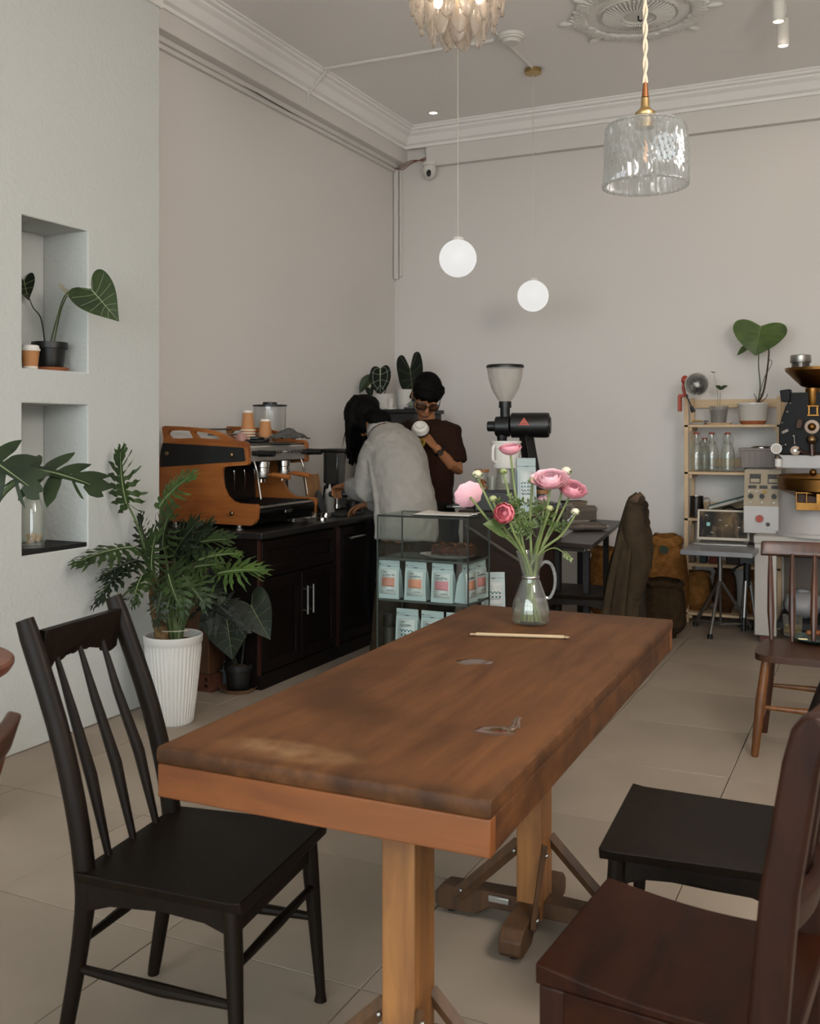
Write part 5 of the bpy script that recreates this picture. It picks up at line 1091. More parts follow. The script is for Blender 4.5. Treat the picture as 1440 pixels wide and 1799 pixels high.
for e in (-1, 1):
    g.tube([F(.037 * e + .029 * math.copysign(abs(math.cos(a)) ** .7, math.cos(a)), .108 - .012 * abs(e * .037 + .029 * math.cos(a)) / .06, -.012 + .022 * math.copysign(abs(math.sin(a)) ** .7, math.sin(a))) for a in [i * math.pi / 10 for i in range(21)]], .0042, 6); g.tube([F(.067 * e, .098, -.003), F(.080 * e, .04, .0), F(.080 * e, -.005, .0)], .003, 6)
g.tube([F(-.009, .11, -.004), F(0, .113, -.001), F(.009, .11, -.004)], .003, 6); gl_ = g.build('glasses', BLACKP, pb_)
for e in (-1, 1):
    l_ = shift(MB(), BB); l_.sphere(F(.037 * e, .104, -.012), (.027, .002, .020), 16, 8, R_); l_.build('lens', glassy('dark_lens', (.72, .68, .64), .05, .3, .0, (.05, .04, .03)), gl_)
shift(MB(), BB).etube([F(-.024, .099, -.0885), F(0, .1035, -.0915), F(.024, .099, -.0885)], [.002, .0036, .002], None, None, 8).build('mouth', mat('lips', '4d2219', .5), pb_)
wd = (W1 - E1).normalized(); wr = E1.lerp(W1, .86); n1 = wd.orthogonal().normalized(); n2 = wd.cross(n1)
wt = shift(MB(), BB); wt.etube([wr - wd * .009, wr + wd * .009], .034, None, None, 20, False); wt = wt.build('watch', BLACKP, pb_, solid=.005); tow = (-FW - wd * (-FW).dot(wd)).normalized(); shift(MB(), BB).cyl(wr + tow * .03, wr + tow * .041, .018, .0165, 20).build('watch_dial', mat('watch_dial', '4a4038', .3, .5), wt)
s = thing('white_cup', 'white cup being polished in the hands of the man in brown', 'cup', cupc)
q = (UP * .62 - FW * .75 - RT * .05).normalized().to_track_quat('Z', 'Y').to_matrix().to_4x4()
m = MB(); m.M = q; m.lathe([(0, .030), (.020, .030), (.022, .038), (.026, .038), (.028, .029), (.042, .022), (.052, .0), (.052, -.008), (.048, -.008), (.038, .018), (0, .026)], 32); m.build('bowl', PW, s)
m = MB(); m.M = q; m.lathe([(.05, -.006), (.055, -.008), (.055, -.016), (.05, -.018)], 32); m.build('dark_rim', BLACKP, s)
s = thing('polishing_cloth', 'yellow cloth bunched in the hand of the man in brown', 'cloth', Pd(739, 779, 5.84))
MB().grid(lambda u, v: RT * ((u - .5) * .035 * (1.1 - .4 * v) + .01 * math.sin(v * 6)) - FW * (.012 * math.sin(u * 9 + v * 3)) + V(0, 0, .03 - .09 * v), 16, 12).build('cloth', mat('yellow_cloth', '8f7a2e', .9), s, solid=.006)
# ------------------------------------------------------------------ glass display case
k0 = Pd(822, 990, 4.6); CX1, CY0 = k0.x, k0.y; CX0 = Py(663, 990, CY0).x; CY1 = Px(859, 980, CX1).y
Z1, Z2, ZTOP = Pd(822, 989, 4.6).z, Pd(822, 1064, 4.6).z, Pd(822, 913, 4.6).z; Z3 = Z2 - .245
s = thing('display_case', 'glass display case with coffee bags behind the far end of the table', 'display case', (CX0, CY0, 0)); cw, cd = CX1 - CX0, CY1 - CY0
PANE = glassy('pane_glass', (.93, .95, .94), .02, .0); EDGE = mat('glass_edge', '353d38', .4); SEAL = mat('dark_seal', '14150f', .5)
for nm, a, b in (('front_pane', (0, 0, .02), (cw, .005, ZTOP)), ('back_pane', (0, cd - .005, .02), (cw, cd, ZTOP)), ('side_pane', (0, .005, .02), (.005, cd - .005, ZTOP)), ('side_pane', (cw - .005, .005, .02), (cw, cd - .005, ZTOP))): MB().bx(a, b).build(nm, PANE, s)
SHG = glassy('shelf_glass', (.80, .85, .82), .02, .1)
MB().bx((0, 0, ZTOP), (cw, cd, ZTOP + .006)).build('top_pane', SHG, s)
for z in (Z1, Z2, Z3):
    sh = MB().bx((.006, .006, z - .006), (cw - .006, cd - .006, z)).build('shelf', SHG, s); MB().bx((.005, -.001, z - .008), (cw - .004, .004, z + .001)).build('front_edge', EDGE, sh); MB().bx((cw - .004, .0, z - .008), (cw + .001, cd, z + .001)).build('side_edge', EDGE, sh)
for x, y, m in ((cw, 0, SEAL), (0, 0, EDGE), (0, cd, EDGE), (cw, cd, EDGE)): MB().bx((x - .003, y - .003, .02), (x + .003, y + .003, ZTOP + .004)).build('corner_seal', m, s)
for a, b, m in (((0, -.002, ZTOP - .002), (cw, .004, ZTOP + .007), SEAL), ((cw - .004, 0, ZTOP - .002), (cw + .002, cd, ZTOP + .007), SEAL), ((0, cd - .004, ZTOP), (cw, cd + .001, ZTOP + .007), EDGE)): MB().bx(a, b).build('top_edge', m, s)
MB().bx((0, 0, 0), (cw, cd, .02)).build('base', BLACKM, s)

# --- coffee bags
BAG = mat('bag_paper', 'a9b8b8', .55, bump=.12, bscale=20); LBL = mat('label_paper', 'c4cbc9', .6); INK = mat('ink', '2b2e2f', .7)
def pattern(name, col, zig=False):
    if name in MATS: return MATS[name]
    m = bpy.data.materials.new(name); m.use_nodes = True; MATS[name] = m; N = m.node_tree.nodes; L = m.node_tree.links; b = N['Principled BSDF']; b.inputs['Roughness'].default_value = .6
    tc = N.new('ShaderNodeTexCoord'); outs = []
    for rot in ((.785, -.785) if not zig else (0,)):
        mp = N.new('ShaderNodeMapping'); mp.inputs['Rotation'].default_value = (0, rot, 0); mp.inputs['Scale'].default_value = (1, 1, 1) if not zig else (1, 1, 1); L.new(tc.outputs['Object'], mp.inputs[0])
        w = N.new('ShaderNodeTexWave'); w.wave_profile = 'SAW' if zig else 'TRI'; w.bands_direction = 'X' if not zig else 'Z'; w.inputs['Scale'].default_value = 42 if not zig else 15; w.inputs['Distortion'].default_value = .0; L.new(mp.outputs[0], w.inputs[0]); outs.append(w.outputs['Fac'])
    if zig:
        ch = N.new('ShaderNodeTexChecker'); ch.inputs['Scale'].default_value = 110; L.new(tc.outputs['Object'], ch.inputs[0]); outs.append(ch.outputs['Fac'])
    mx = N.new('ShaderNodeMath'); mx.operation = 'MULTIPLY' if not zig else 'MINIMUM'; L.new(outs[0], mx.inputs[0]); L.new(outs[1], mx.inputs[1])
    cr = N.new('ShaderNodeValToRGB'); cr.color_ramp.elements[0].position = .16 if not zig else .3; cr.color_ramp.elements[1].position = .30 if not zig else .5; cr.color_ramp.elements[0].color = (*lin(col), 1) if not zig else (*lin('c9cfcd'), 1); cr.color_ramp.elements[1].color = (*lin('d9b9a8'), 1) if not zig else (*lin(col), 1)
    L.new(mx.outputs[0], cr.inputs[0]); L.new(cr.outputs[0], b.inputs['Base Color']); return m
PAT = {'rust': pattern('print_rust', 'a8442f'), 'orange': pattern('print_orange', 'c9642f'), 'pink': pattern('print_pink', 'c04a78'), 'rose': pattern('print_rose', 'c24a5e'), 'teal': pattern('print_teal', '0f5f66', True)}
def bag(label, loc_, rz, col, origin, w=.112, h=.182, dp=.062, writing=True, tilt=0.):
    """stand-up pouch facing -y, base at the origin"""
    s = thing('coffee_bag', label, 'coffee bag', loc_, rz, 'pale blue coffee bags'); m = MB(); hw = w / 2
    lv = [(0, 1.0, 1), (.012, 1.02, 1), (.05, .99, .95), (.5, .97, .72), (.74, .97, .40), (.80, .97, .16), (.86, .965, .07), (1, .96, .05)]
    vs = []; k = 12
    for t, a, d_ in lv:
        D = dp * d_; yc = dp / 2 * (1 - .0) + (-.5 * dp + D / 2) * .55
        for x, y in ((-1, -1), (-.5, -1.03), (0, -1.04), (.5, -1.03), (1, -1), (.96, -.3), (.90, 0), (.96, .3), (1, 1), (0, 1.04), (-1, 1), (-.90, 0)): vs.append((x * hw * a, yc - dp / 2 + y * D / 2 + dp * .22 * 0, t * h))
    fs = [(i * k + j, i * k + (j + 1) % k, (i + 1) * k + (j + 1) % k, (i + 1) * k + j) for i in range(len(lv) - 1) for j in range(k)] + [tuple(reversed(range(k))), tuple(range((len(lv) - 1) * k, len(lv) * k))]
    m.add(vs, fs); m.build('pouch', BAG, s, smooth=50)
    def fy(z):
        t = z / h
        for (t0, _, d0_), (t1, _, d1_) in zip(lv, lv[1:]):
            if t0 <= t <= t1: q = (t - t0) / (t1 - t0); D = dp * (d0_ + (d1_ - d0_) * q); return dp / 2 + (-.5 * dp + D / 2) * .55 - dp / 2 - D / 2 * 1.045
        return -.01
    def plate(x0, x1, z0, z1, e, mt, nm, par):
        mm = MB(); mm.grid(lambda u, v: (x0 + (x1 - x0) * u, fy(z0 + (z1 - z0) * v) - e, z0 + (z1 - z0) * v), 2, 6); return mm.build(nm, mt, par, solid=.0006)
    lb = plate(-hw * .74, hw * .74, h * .12, h * .76, .0012, LBL, 'label', s); plate(-hw * .60, hw * .60, h * .32, h * .555, .0022, PAT[col], 'printed_block', s)
    plate(-hw * .95, hw * .95, h * .845, h * .852, .001, mat('bag_seam', '6f7d7e', .6), 'seam', s)
    MB().box((0, fy(h * .848) - .002, h * .848), (.018, .002, .0035)).build('tear_tab', INK, s)
    if writing:
        sl = math.atan2(fy(h * .7) - fy(h * .56), h * .14)
        def wr(t, z, sz, x, nm): text(nm, t, sz, INK, lb, Matrix.Translation((x, fy(z) - .0026, z)) @ Matrix.Rotation(math.radians(90) - sl, 4, 'X'))
        MB().box((-hw * .36, fy(h * .69) - .002, h * .69), (hw * .34, .0012, .003)).build('fine_print', INK, lb); wr(origin, h * .60, .0115, -hw * .56, 'lettering')
        for z, x0, x1 in ((.285, -.6, -.25), (.285, .35, .6), (.235, -.05, .58), (.215, -.15, .58), (.58, -.56, .1)):
            MB().box(((x0 + x1) / 2 * hw, fy(h * z) - .002, h * z), ((x1 - x0) * hw, .0012, .0012)).build('fine_print', INK, lb)
        MB().box((-hw * .82, fy(h * .9) - .002, h * .90), (.007, .0015, .0045)).build('logo', INK, lb); MB().box((-hw * .40, fy(h * .895) - .002, h * .895), (hw * .6, .0012, .001)).build('fine_print', INK, lb)
    return s
yb = CY0 + .045; zz = Z2 + .0006
def bx_(px): return Py(px, 1030, yb).x
bag('coffee bag with rust red print, leftmost on the upper glass shelf', (bx_(686), yb, zz), .05, 'rust', 'QUẢNG TRỊ')
bag('coffee bag with orange print, second from left on the upper glass shelf', (bx_(733), yb, zz), .02, 'orange', 'LÂM ĐỒNG')
bag('coffee bag with pink print, third from left on the upper glass shelf', (bx_(780), yb, zz), 0, 'pink', 'LÂM ĐỒNG')
xb = CX1 - .045
bag('coffee bag with orange print turned to the side pane at the case corner', (xb, CY0 + .085, zz), math.radians(80), 'orange', 'LÂM ĐỒNG')
bag('coffee bag with rose print turned to the side pane, furthest back', (xb, CY0 + .215, zz), math.radians(76), 'rose', 'LÂM ĐỒNG')
zz = Z3 + .0006
bag('coffee bag with teal zigzag print on the lower glass shelf', (bx_(718), yb, zz), 0, 'teal', 'COLOMBIA', .118, .2)
bag('coffee bag next to the teal one on the lower glass shelf', (bx_(762), yb, zz), 0, 'rose', 'LÂM ĐỒNG', .118, .2)
bag('coffee bag at the right end of the lower glass shelf, mostly hidden', (bx_(806), yb, zz), 0, 'orange', 'LÂM ĐỒNG', .118, .2)
o = thing('dark_canister', 'dark smoked canister at the left of the lower glass shelf', 'canister', (Py(681, 1100, yb).x, yb + .03, zz)); MB().lathe([(0, 0), (.034, 0), (.036, .005), (.036, .165), (.03, .17), (0, .17)], 24).build('body', mat('smoked_body', '1d1a16', .25), o); MB().lathe([(.0362, .02), (.0367, .02), (.0367, .1), (.0362, .1)], 24).build('print', mat('smoked_print', '2e2a24', .4), o)
# cake, plate, clipboard
pc = Pd(786, 976, 4.78); s = thing('cake_plate', 'white oval plate under the dark loaf cake in the display case', 'plate', (pc.x, pc.y, Z1 + .0006)); m = MB(); m.M = Matrix.Diagonal((1.25, .8, 1, 1)); m.lathe([(0, .0), (.07, .0), (.1, .012), (.112, .018), (.1, .016), (.068, .006), (0, .005)], 40); m.build('dish', PW, s)
s = thing('loaf_cake', 'dark brown crumbly loaf cake on the white plate in the display case', 'cake', (pc.x + .03, pc.y + .005, Z1 + .008), .12); m = MB()
m.grid(lambda u, v: ((u - .5) * .20, .045 * math.cos(v * math.pi), .012 + .048 * math.sin(v * math.pi) ** .6 * (1 - .2 * abs(u - .4)) + .006 * noise.noise(V(u * 14, v * 9, 0))), 26, 14); m.f.append(tuple(26 * j for j in range(14))); m.f.append(tuple(26 * j + 25 for j in range(14)))
m.build('crumb', mat('cake_crumb', '1c0d06', .85, col2='4a260f', nscale=45, bump=1, bscale=50), s)
rg = random.Random(8)
for i in range(36): u, w = rg.uniform(-.09, .09), rg.uniform(-.03, .03); MB().box((u, w, .062 - w * w * 14), (.014, .008, .005), (rg.random(), rg.random(), rg.random() * 3)).build('nut_flake', mat('nut_flake', '6e4016', .7, col2='3a1c09', nscale=30), s)
pc = Pz(775, 905, ZTOP + .01); s = thing('clipboard', 'dark clipboard with white paper on top of the display case', 'clipboard', (pc.x + .02, CY0 + cd * .45, ZTOP + .0075), .06)
MB().bx((-.16, -.10, 0), (.16, .10, .004)).build('board', BLACKM, s, bevel=.002); MB().grid(lambda u, v: (-.155 + .28 * u, -.095 + .19 * v, .005 + .010 * math.exp(-((u - .08) / .12) ** 2) * v), 20, 4).build('paper', mat('paper_sheet', 'c6c1b8', .8), s, solid=.0012); MB().box((.135, 0, .010), (.03, .08, .010)).build('clip', CHROME, s, bevel=.003); MB().tube(bez([(.145, -.03, .012), (.165, -.015, .02), (.165, .015, .02), (.145, .03, .012)], 4), .002, 6).build('clip_wire', CHROME, s)
# stool behind the case with one more bag
pc = Pd(858, 1040, 5.05); s = thing('low_stool', 'small dark stool behind the display case', 'stool', (pc.x, pc.y, 0)); zt2 = Pd(866, 1062, 5.05).z - .03
MB().bx((-.13, -.12, zt2 - .025), (.13, .12, zt2)).build('seat', BLACKW, s, bevel=.004)
for a in (-1, 1):
    for b in (-1, 1): MB().bx((a * .11 - .014, b * .1 - .014, 0), (a * .11 + .014, b * .1 + .014, zt2 - .025)).build('leg', BLACKW, s, bevel=.002)
bag('pale coffee bag standing behind the right end of the display case', (pc.x + .03, pc.y - .02, zt2 + .001), .5, 'teal', 'LÂM ĐỒNG', .12, .2, writing=False)

# ------------------------------------------------------------------ dark bar with the big grinder
BZ = .885; bo_ = Pd(868, 899, 5.62); s = thing('bar_counter', 'dark brown bar counter carrying the big black grinder', 'counter', (bo_.x, bo_.y, 0)); BRN = wood('bar_wood', '2a1a10', '3d281a', 0, 2.5, .45)
MB().bx((-.22, 0, BZ - .03), (.27, .5, BZ)).build('top', BRN, s, bevel=.003); MB().bx((-.20, .02, .05), (.25, .48, BZ - .03)).build('body', wood('bar_front', '24160d', '35231a', 0, 2.5, .5), s, bevel=.003); MB().bx((-.19, .03, 0), (.24, .47, .05)).build('plinth', BLACKM, s)
MB().etube([(-.18, .008, BZ - .09), (.24, .008, BZ - .33)], .012, .005, (0, 0, 1), 4).build('brace', mat('dull_metal', '4d463d', .5, .4), s, smooth=0)
def onbar(px, d): p = Pd(px, 880, d); return V(p.x, p.y, BZ + .0005)
g = onbar(908, 5.88); s = thing('bulk_grinder', 'big black coffee grinder with clear conical hopper and red triangle badge', 'grinder', g); a_ = (RT * .97 - FW * .22).normalized(); n_ = (-FW - a_ * (-FW).dot(a_)).normalized()
def gp(px, py, dd=0): return Pd(px, py, 5.88 + dd) - g
GB = mat('grinder_black', '0e0d0d', .4, bump=.08, bscale=90)
c1 = gp(930, 747); m = MB(); m.etube([c1 - a_ * .11, c1 - a_ * .105, c1 + a_ * .10, c1 + a_ * .115, c1 + a_ * .118], [.064, .074, .074, .070, .055], None, None, 36); m.build('motor', GB, s); MB().cyl(c1 + a_ * .117, c1 + a_ * .124, .05, n=30).build('motor_cap', BLACKP, s)
c2 = gp(880, 749); MB().etube([c2 - a_ * .035, c2 - a_ * .03, c2 + a_ * .05], [.05, .058, .062], None, None, 30).build('burr_housing', GB, s); MB().etube([c2 - a_ * .082, c2 - a_ * .078, c2 - a_ * .035], [.026, .03, .03], None, None, 24).build('adjust_knob', BLACKP, s)
hb = gp(887, 716); MB().cyl(hb + V(0, 0, -.07), hb + V(0, 0, .0), .029, n=24).cyl(hb + V(0, 0, -.002), hb + V(0, 0, .036), .037, n=28).build('hopper_neck', BLACKP, s)
hz = [(.034, .035), (.055, .065), (.080, .11), (.098, .17), (.105, .22), (.107, .245), (.103, .22), (.095, .17), (.077, .11), (.052, .067), (.030, .037)]
MB().lathe(hz, 40, hb).build('hopper', glassy('hopper_clear', (.95, .94, .92), .05, .5, .18, (.8, .76, .72)), s); MB().lathe([(0, .252), (.106, .252), (.111, .246), (.111, .234), (.104, .236)], 40, hb).build('hopper_lid', BLACKP, s)
tb_ = [c1 + a_ * -.02 - V(0, 0, .06), c1 - a_ * .0 - V(0, 0, .2), V(c1.x, c1.y, .0) + a_ * .045]
MB().etube([tb_[0], tb_[0].lerp(tb_[2], .5), V(tb_[2].x, tb_[2].y, .03)], [.045, .050, .055], [.06, .062, .065], a_, 4).build('column', GB, s, smooth=0, bevel=.006); MB().box((tb_[2].x - .02, tb_[2].y, .015), (.26, .2, .03), (0, 0, YAW)).build('base', GB, s, bevel=.006)
MB().cyl(c2 + a_ * .005 - V(0, 0, .1), c2 + a_ * .005 - V(0, 0, .05), .026, .032, 20).build('chute', BLACKP, s)
t0 = c1 - a_ * .025 + n_ * .073; MB().prism([(-.032, -.016), (.032, -.016), (0, .028)], .004, lambda u, v, w: t0 + a_ * u + V(0, 0, v + .016) + n_ * (w - .003)).build('badge', mat('badge_red', 'b0442f', .5), s)
MB().sphere(t0 + V(0, 0, .014) + n_ * .002, (.012, .012, .004), 12, 6).build('badge_emblem', mat('badge_emblem', 'c98a78', .5), s)
for py_ in (806, 826): MB().cyl(gp(922, py_) + n_ * .05, gp(922, py_) + n_ * .068, .009, n=14).build('switch', STEEL, s)
# black box with jars in front of the grinder
b0 = onbar(868, 5.66); s = thing('storage_box', 'black box on the bar carrying jars and the white bin', 'box', b0, YAW); MB().bx((-.115, -.05, 0), (.115, .05, .115)).build('body', BLACKP, s, bevel=.006); MB().bx((-.118, -.053, .105), (.118, .053, .118)).build('lid', BLACKP, s, bevel=.004)
def onbox(px, d=5.66): p = Pd(px, 860, d); return V(p.x, p.y, BZ + .1195)
JG = glassy('jar_glass', (.93, .94, .92), .03, .6, .05)
s = thing('spice_jar', 'glass jar of dried orange peel with wooden lid on the black box', 'jar', onbox(846)); MB().lathe([(0, .001), (.036, .001), (.038, .008), (.038, .095), (.034, .1)], 24).build('glass_body', JG, s); MB().lathe([(0, .1), (.041, .1), (.043, .108), (.041, .116), (0, .117)], 24).build('lid', wood('lid_wood', '7a4f2c', '9a6a3e', 0, 4, .5), s)
rg = random.Random(2)
for i in range(18): MB().box((rg.uniform(-.022, .022), rg.uniform(-.022, .022), .008 + .045 * rg.random()), (.02, .012, .004), (rg.random() * 3, rg.random() * 3, rg.random() * 3)).build('dried_peel', mat('dried_peel', '8a4a14', .8, col2='b86f24', nscale=30), s)
s = thing('glass_tumbler', 'small clear glass beside the wooden-lidded jar on the black box', 'glass', onbox(864, 5.62)); MB().lathe([(0, .001), (.026, .001), (.03, .075), (.027, .075), (.023, .008), (0, .006)], 24).build('tumbler', JG, s)
wb = onbox(888); s = thing('dosing_stand', 'clear cylinder stand holding the white bin under the grinder', 'stand', wb); h_ = Pd(888, 822, 5.66).z - wb.z; MB().lathe([(0, .001), (.05, .001), (.052, .006), (.052, h_ - .003), (.046, h_ - .003), (.046, .01), (0, .008)], 30).build('cylinder', JG, s); MB().lathe([(0, h_ * .3), (.03, h_ * .3), (.03, h_ - .008), (0, h_ - .008)], 20).build('inner_cup', WHITEP, s)
s = thing('grinder_bin', 'white plastic bin with handle under the grinder chute', 'bin', wb + V(0, 0, h_)); hb_ = Pd(888, 775, 5.66).z - wb.z - h_
MB().lathe([(0, 0), (.074, 0), (.078, .006), (.084, hb_ - .012), (.089, hb_ - .01), (.089, hb_), (.08, hb_), (.074, .01), (0, .008)], 36).build('tub', WHITEP, s)
MB().tube(bez([RT * (-.064) - FW * (.05) + V(0, 0, .035), RT * (-.078) - FW * (.072) + V(0, 0, .05), RT * (-.078) - FW * (.072) + V(0, 0, hb_ - .04), RT * (-.066) - FW * (.052) + V(0, 0, hb_ - .02)], 5), .009, 10).build('handle', WHITEP, s)
p = onbar(922, 5.62); bag('tall pale blue coffee bag standing beside the grinder column', p, YAW + .25, 'teal', '', .115, .30, .07, writing=False)
s = thing('sugar_jar', 'glass jar with flat wooden lid behind the bouquet', 'jar', onbar(952, 5.7)); MB().lathe([(0, .001), (.04, .001), (.042, .008), (.042, .09), (.038, .095)], 24).build('glass_body', JG, s); MB().lathe([(0, .095), (.044, .095), (.044, .115), (0, .116)], 24).build('lid', MATS['lid_wood'], s); MB().lathe([(0, .006), (.036, .006), (.036, .05), (0, .052)], 20).build('contents', mat('raw_sugar', '6e4c2c', .9), s)
s = thing('kitchen_scale', 'thin black scale at the left end of the dark bar', 'scale', onbar(812, 5.9), YAW); MB().bx((-.10, -.07, 0), (.10, .07, .018)).build('body', BLACKP, s, bevel=.004); MB().bx((-.06, -.072, .006), (.0, -.069, .014)).build('display', STEEL, s)

# ------------------------------------------------------------------ dark desk at the back
DZ = .70; q0, q1, q2 = Pz(976, 952, DZ), Pz(1040, 957, DZ), Pz(1092, 915, DZ); q3 = q0 + (q2 - q1)
s = thing('desk', 'dark brown desk with grey metal frame in front of the back wall', 'desk', (q1.x, q1.y, 0)); DT = mat('desk_laminate', '2e2620', .4, col2='352c25', nscale=4)
def L_(p): return V(p.x - q1.x, p.y - q1.y, 0)
MB().prism([(L_(p).x, L_(p).y) for p in (q0, q1, q2, q3)], .026, lambda u, v, w: (u, v, DZ - .026 + w)).build('desk_top', DT, s, bevel=.002)
ex, ey = (L_(q0)).normalized(), (L_(q2)).normalized()
for a, b in ((.05, .1), (.05, 1.0), (.24, .1), (.24, 1.0)):
    p = ex * a + ey * b; MB().bx((p.x - .016, p.y - .016, 0), (p.x + .016, p.y + .016, DZ - .05)).build('leg', BLACKM, s)
FRM = mat('desk_frame', '5c554b', .5, .3)
MB().etube([ex * .06 + ey * .06 + V(0, 0, DZ - .04), ex * .27 + ey * .06 + V(0, 0, DZ - .04)], .014, .012, (0, 0, 1), 4).build('frame_rail', FRM, s, smooth=0); MB().etube([ex * .06 + ey * .06 + V(0, 0, DZ - .04), ex * .06 + ey * 1.1 + V(0, 0, DZ - .04)], .014, .012, (0, 0, 1), 4).build('frame_rail', FRM, s, smooth=0)
def ondesk(px, py): p = Pz(px, py, DZ); return V(p.x, p.y, DZ + .0005)
p = ondesk(1030, 932); s = thing('zip_pouch', 'grey fabric pouch lying on the dark desk', 'pouch', p, YAW + .1); m = MB(); m.grid(lambda u, v: (.13 * math.copysign(abs(math.cos(u * 6.2832)) ** .5, math.cos(u * 6.2832)) * math.sin(max(.02, v) * math.pi) ** .25, .07 * math.copysign(abs(math.sin(u * 6.2832)) ** .6, math.sin(u * 6.2832)) * math.sin(max(.02, v) * math.pi) ** .25, .05 * v + .004 * math.sin(u * 19)), 32, 9, True); m.f.append(tuple(reversed(range(32)))); m.f.append(tuple(range(256, 288)))
m.build('pouch_body', mat('grey_felt', '6a5f56', .9, col2='776b61', nscale=30, bump=.3, bscale=50), s); MB().tube([(-.115, -.05, .042), (0, -.064, .046), (.12, -.045, .04)], .003, 6).build('zip', mat('zip_grey', '4a423b', .6), s); MB().box((.128, -.035, .03), (.02, .004, .012)).build('pull_tab', mat('tab_light', 'a89c8c', .6), s)
p = ondesk(1030, 915); s = thing('archive_box', 'grey lidded box at the back of the dark desk', 'box', V(p.x - .1, p.y + .12, DZ), YAW - .1); MB().bx((-.13, -.08, 0), (.13, .12, .085)).build('box_body', mat('grey_board', '5f574e', .8), s, bevel=.003); MB().bx((-.133, -.083, .06), (.133, .123, .09)).build('lid', mat('grey_lid', '6a6157', .8), s, bevel=.003); MB().bx((-.24, -.08, 0), (-.135, .12, .11)).build('end_block', BLACKM, s, bevel=.003)
for i, (cl, lb_) in enumerate((('2a211c', 'dark closed notebook, lowest on the grey box'), ('6b4a36', 'tan notebook between two dark ones on the grey box'), ('241c18', 'dark notebook on top of the small pile'))):
    o = thing('notebook', lb_, 'book', (p.x - .13, p.y + .13, DZ + .0905 + .0135 * i), YAW + .15 * i, 'notebooks on the grey box'); MB().bx((-.08, -.06, 0), (.08, .06, .0125)).build('cover', mat('cover_' + cl, cl, .7), o, bevel=.002); MB().bx((-.075, -.0605, .002), (.079, .058, .0105)).build('pages', mat('page_edge', '8f7f6a', .8), o)
p = ondesk(985, 930); s = thing('glass_jug', 'clear glass jug with looped handle on the dark desk', 'jug', p); MB().lathe([(0, .001), (.042, .001), (.044, .006), (.04, .12), (.038, .17), (.036, .17), (.038, .12), (.041, .01), (0, .008)], 28).build('glass_body', JG, s); MB().tube(bez([RT * .037 + V(0, 0, .155), RT * .07 + V(0, 0, .16), RT * .078 + V(0, 0, .10), RT * .04 + V(0, 0, .05)], 6), .006, 10).build('handle', MATS['handle_glass'], s)
o = MB().lathe([(0, 0), (.05, 0), (.052, .004), (0, .006)], 24).build('coaster', BLACKP); o.location = ondesk(975, 941); tag(o, 'flat black coaster near the front edge of the dark desk', 'coaster')

# chair with jacket
sc_ = Pz(1014, 1036, .413); jc = dup(bc, (sc_.x, sc_.y, 0), math.radians(186), 'black wooden chair at the dark desk with the olive jacket over its back')
JK = mat('olive_jacket', '2e2314', .85, col2='3a2d1b', nscale=18, bump=.3, bscale=40, spec=.3)
s = thing('jacket', 'olive quilted jacket draped over the chair at the dark desk', 'jacket', (sc_.x, sc_.y, 0), math.radians(186)); rg = random.Random(3)
def jf(u, v):
    a = u * 2 * math.pi; z = .97 - .72 * v; w = .13 + .10 * min(1, v * 3) ** .6 + .02 * v; t = .035 + .065 * v ** .8
    f = .016 * v ** .4 * math.sin(a * 7 + 3 * v) + .012 * math.sin(a * 13 + 5 * v) * v; xo = -.345 + .14 * v - .06 * v * v
    cx_ = math.copysign(abs(math.cos(a)) ** .7, math.cos(a)); sy_ = math.copysign(abs(math.sin(a)) ** .7, math.sin(a))
    q_ = min(1, .25 + (v * 14) ** .5)
    return (xo + (t + f) * cx_ * q_, (w + f) * sy_ * q_, z + .02 * math.cos(a * 2) * (1 - v))
m = MB(); m.grid(jf, 72, 30, True); m.f.append(tuple(range(72))); m.build('body', JK, s, smooth=80)
for sg, bx2 in ((1, -.345), (-1, -.33)):
    MB().tube(bez([(-.34, sg * .16, .92), (bx2, sg * .19, .80), (bx2 - .02, sg * .17, .62), (bx2 + .02, sg * .14, .45), (bx2 + .04, sg * .13, .36)], 6), [.045 + .022 * math.sin(min(1, i / 10) * 1.57) + .004 * math.sin(i * 2.4) for i in range(25)], 16).build('sleeve', JK, s)
MB().tube(bez([(-.33, -.10, .93), (-.35, -.03, .955), (-.35, .03, .955), (-.33, .10, .93)], 5), [.028] * 16, 12).build('collar', mat('jacket_lining', '5a4634', .85), s)
for i in range(5): y = -.15 + .075 * i; MB().tube([V(jf(0.5 + .035 * (i - 2), v_)) + V(-.003, 0, 0) for v_ in [j / 12 for j in range(13)]], .003, 5).build('quilt_seam', mat('seam_dark', '17110a', .8), s)

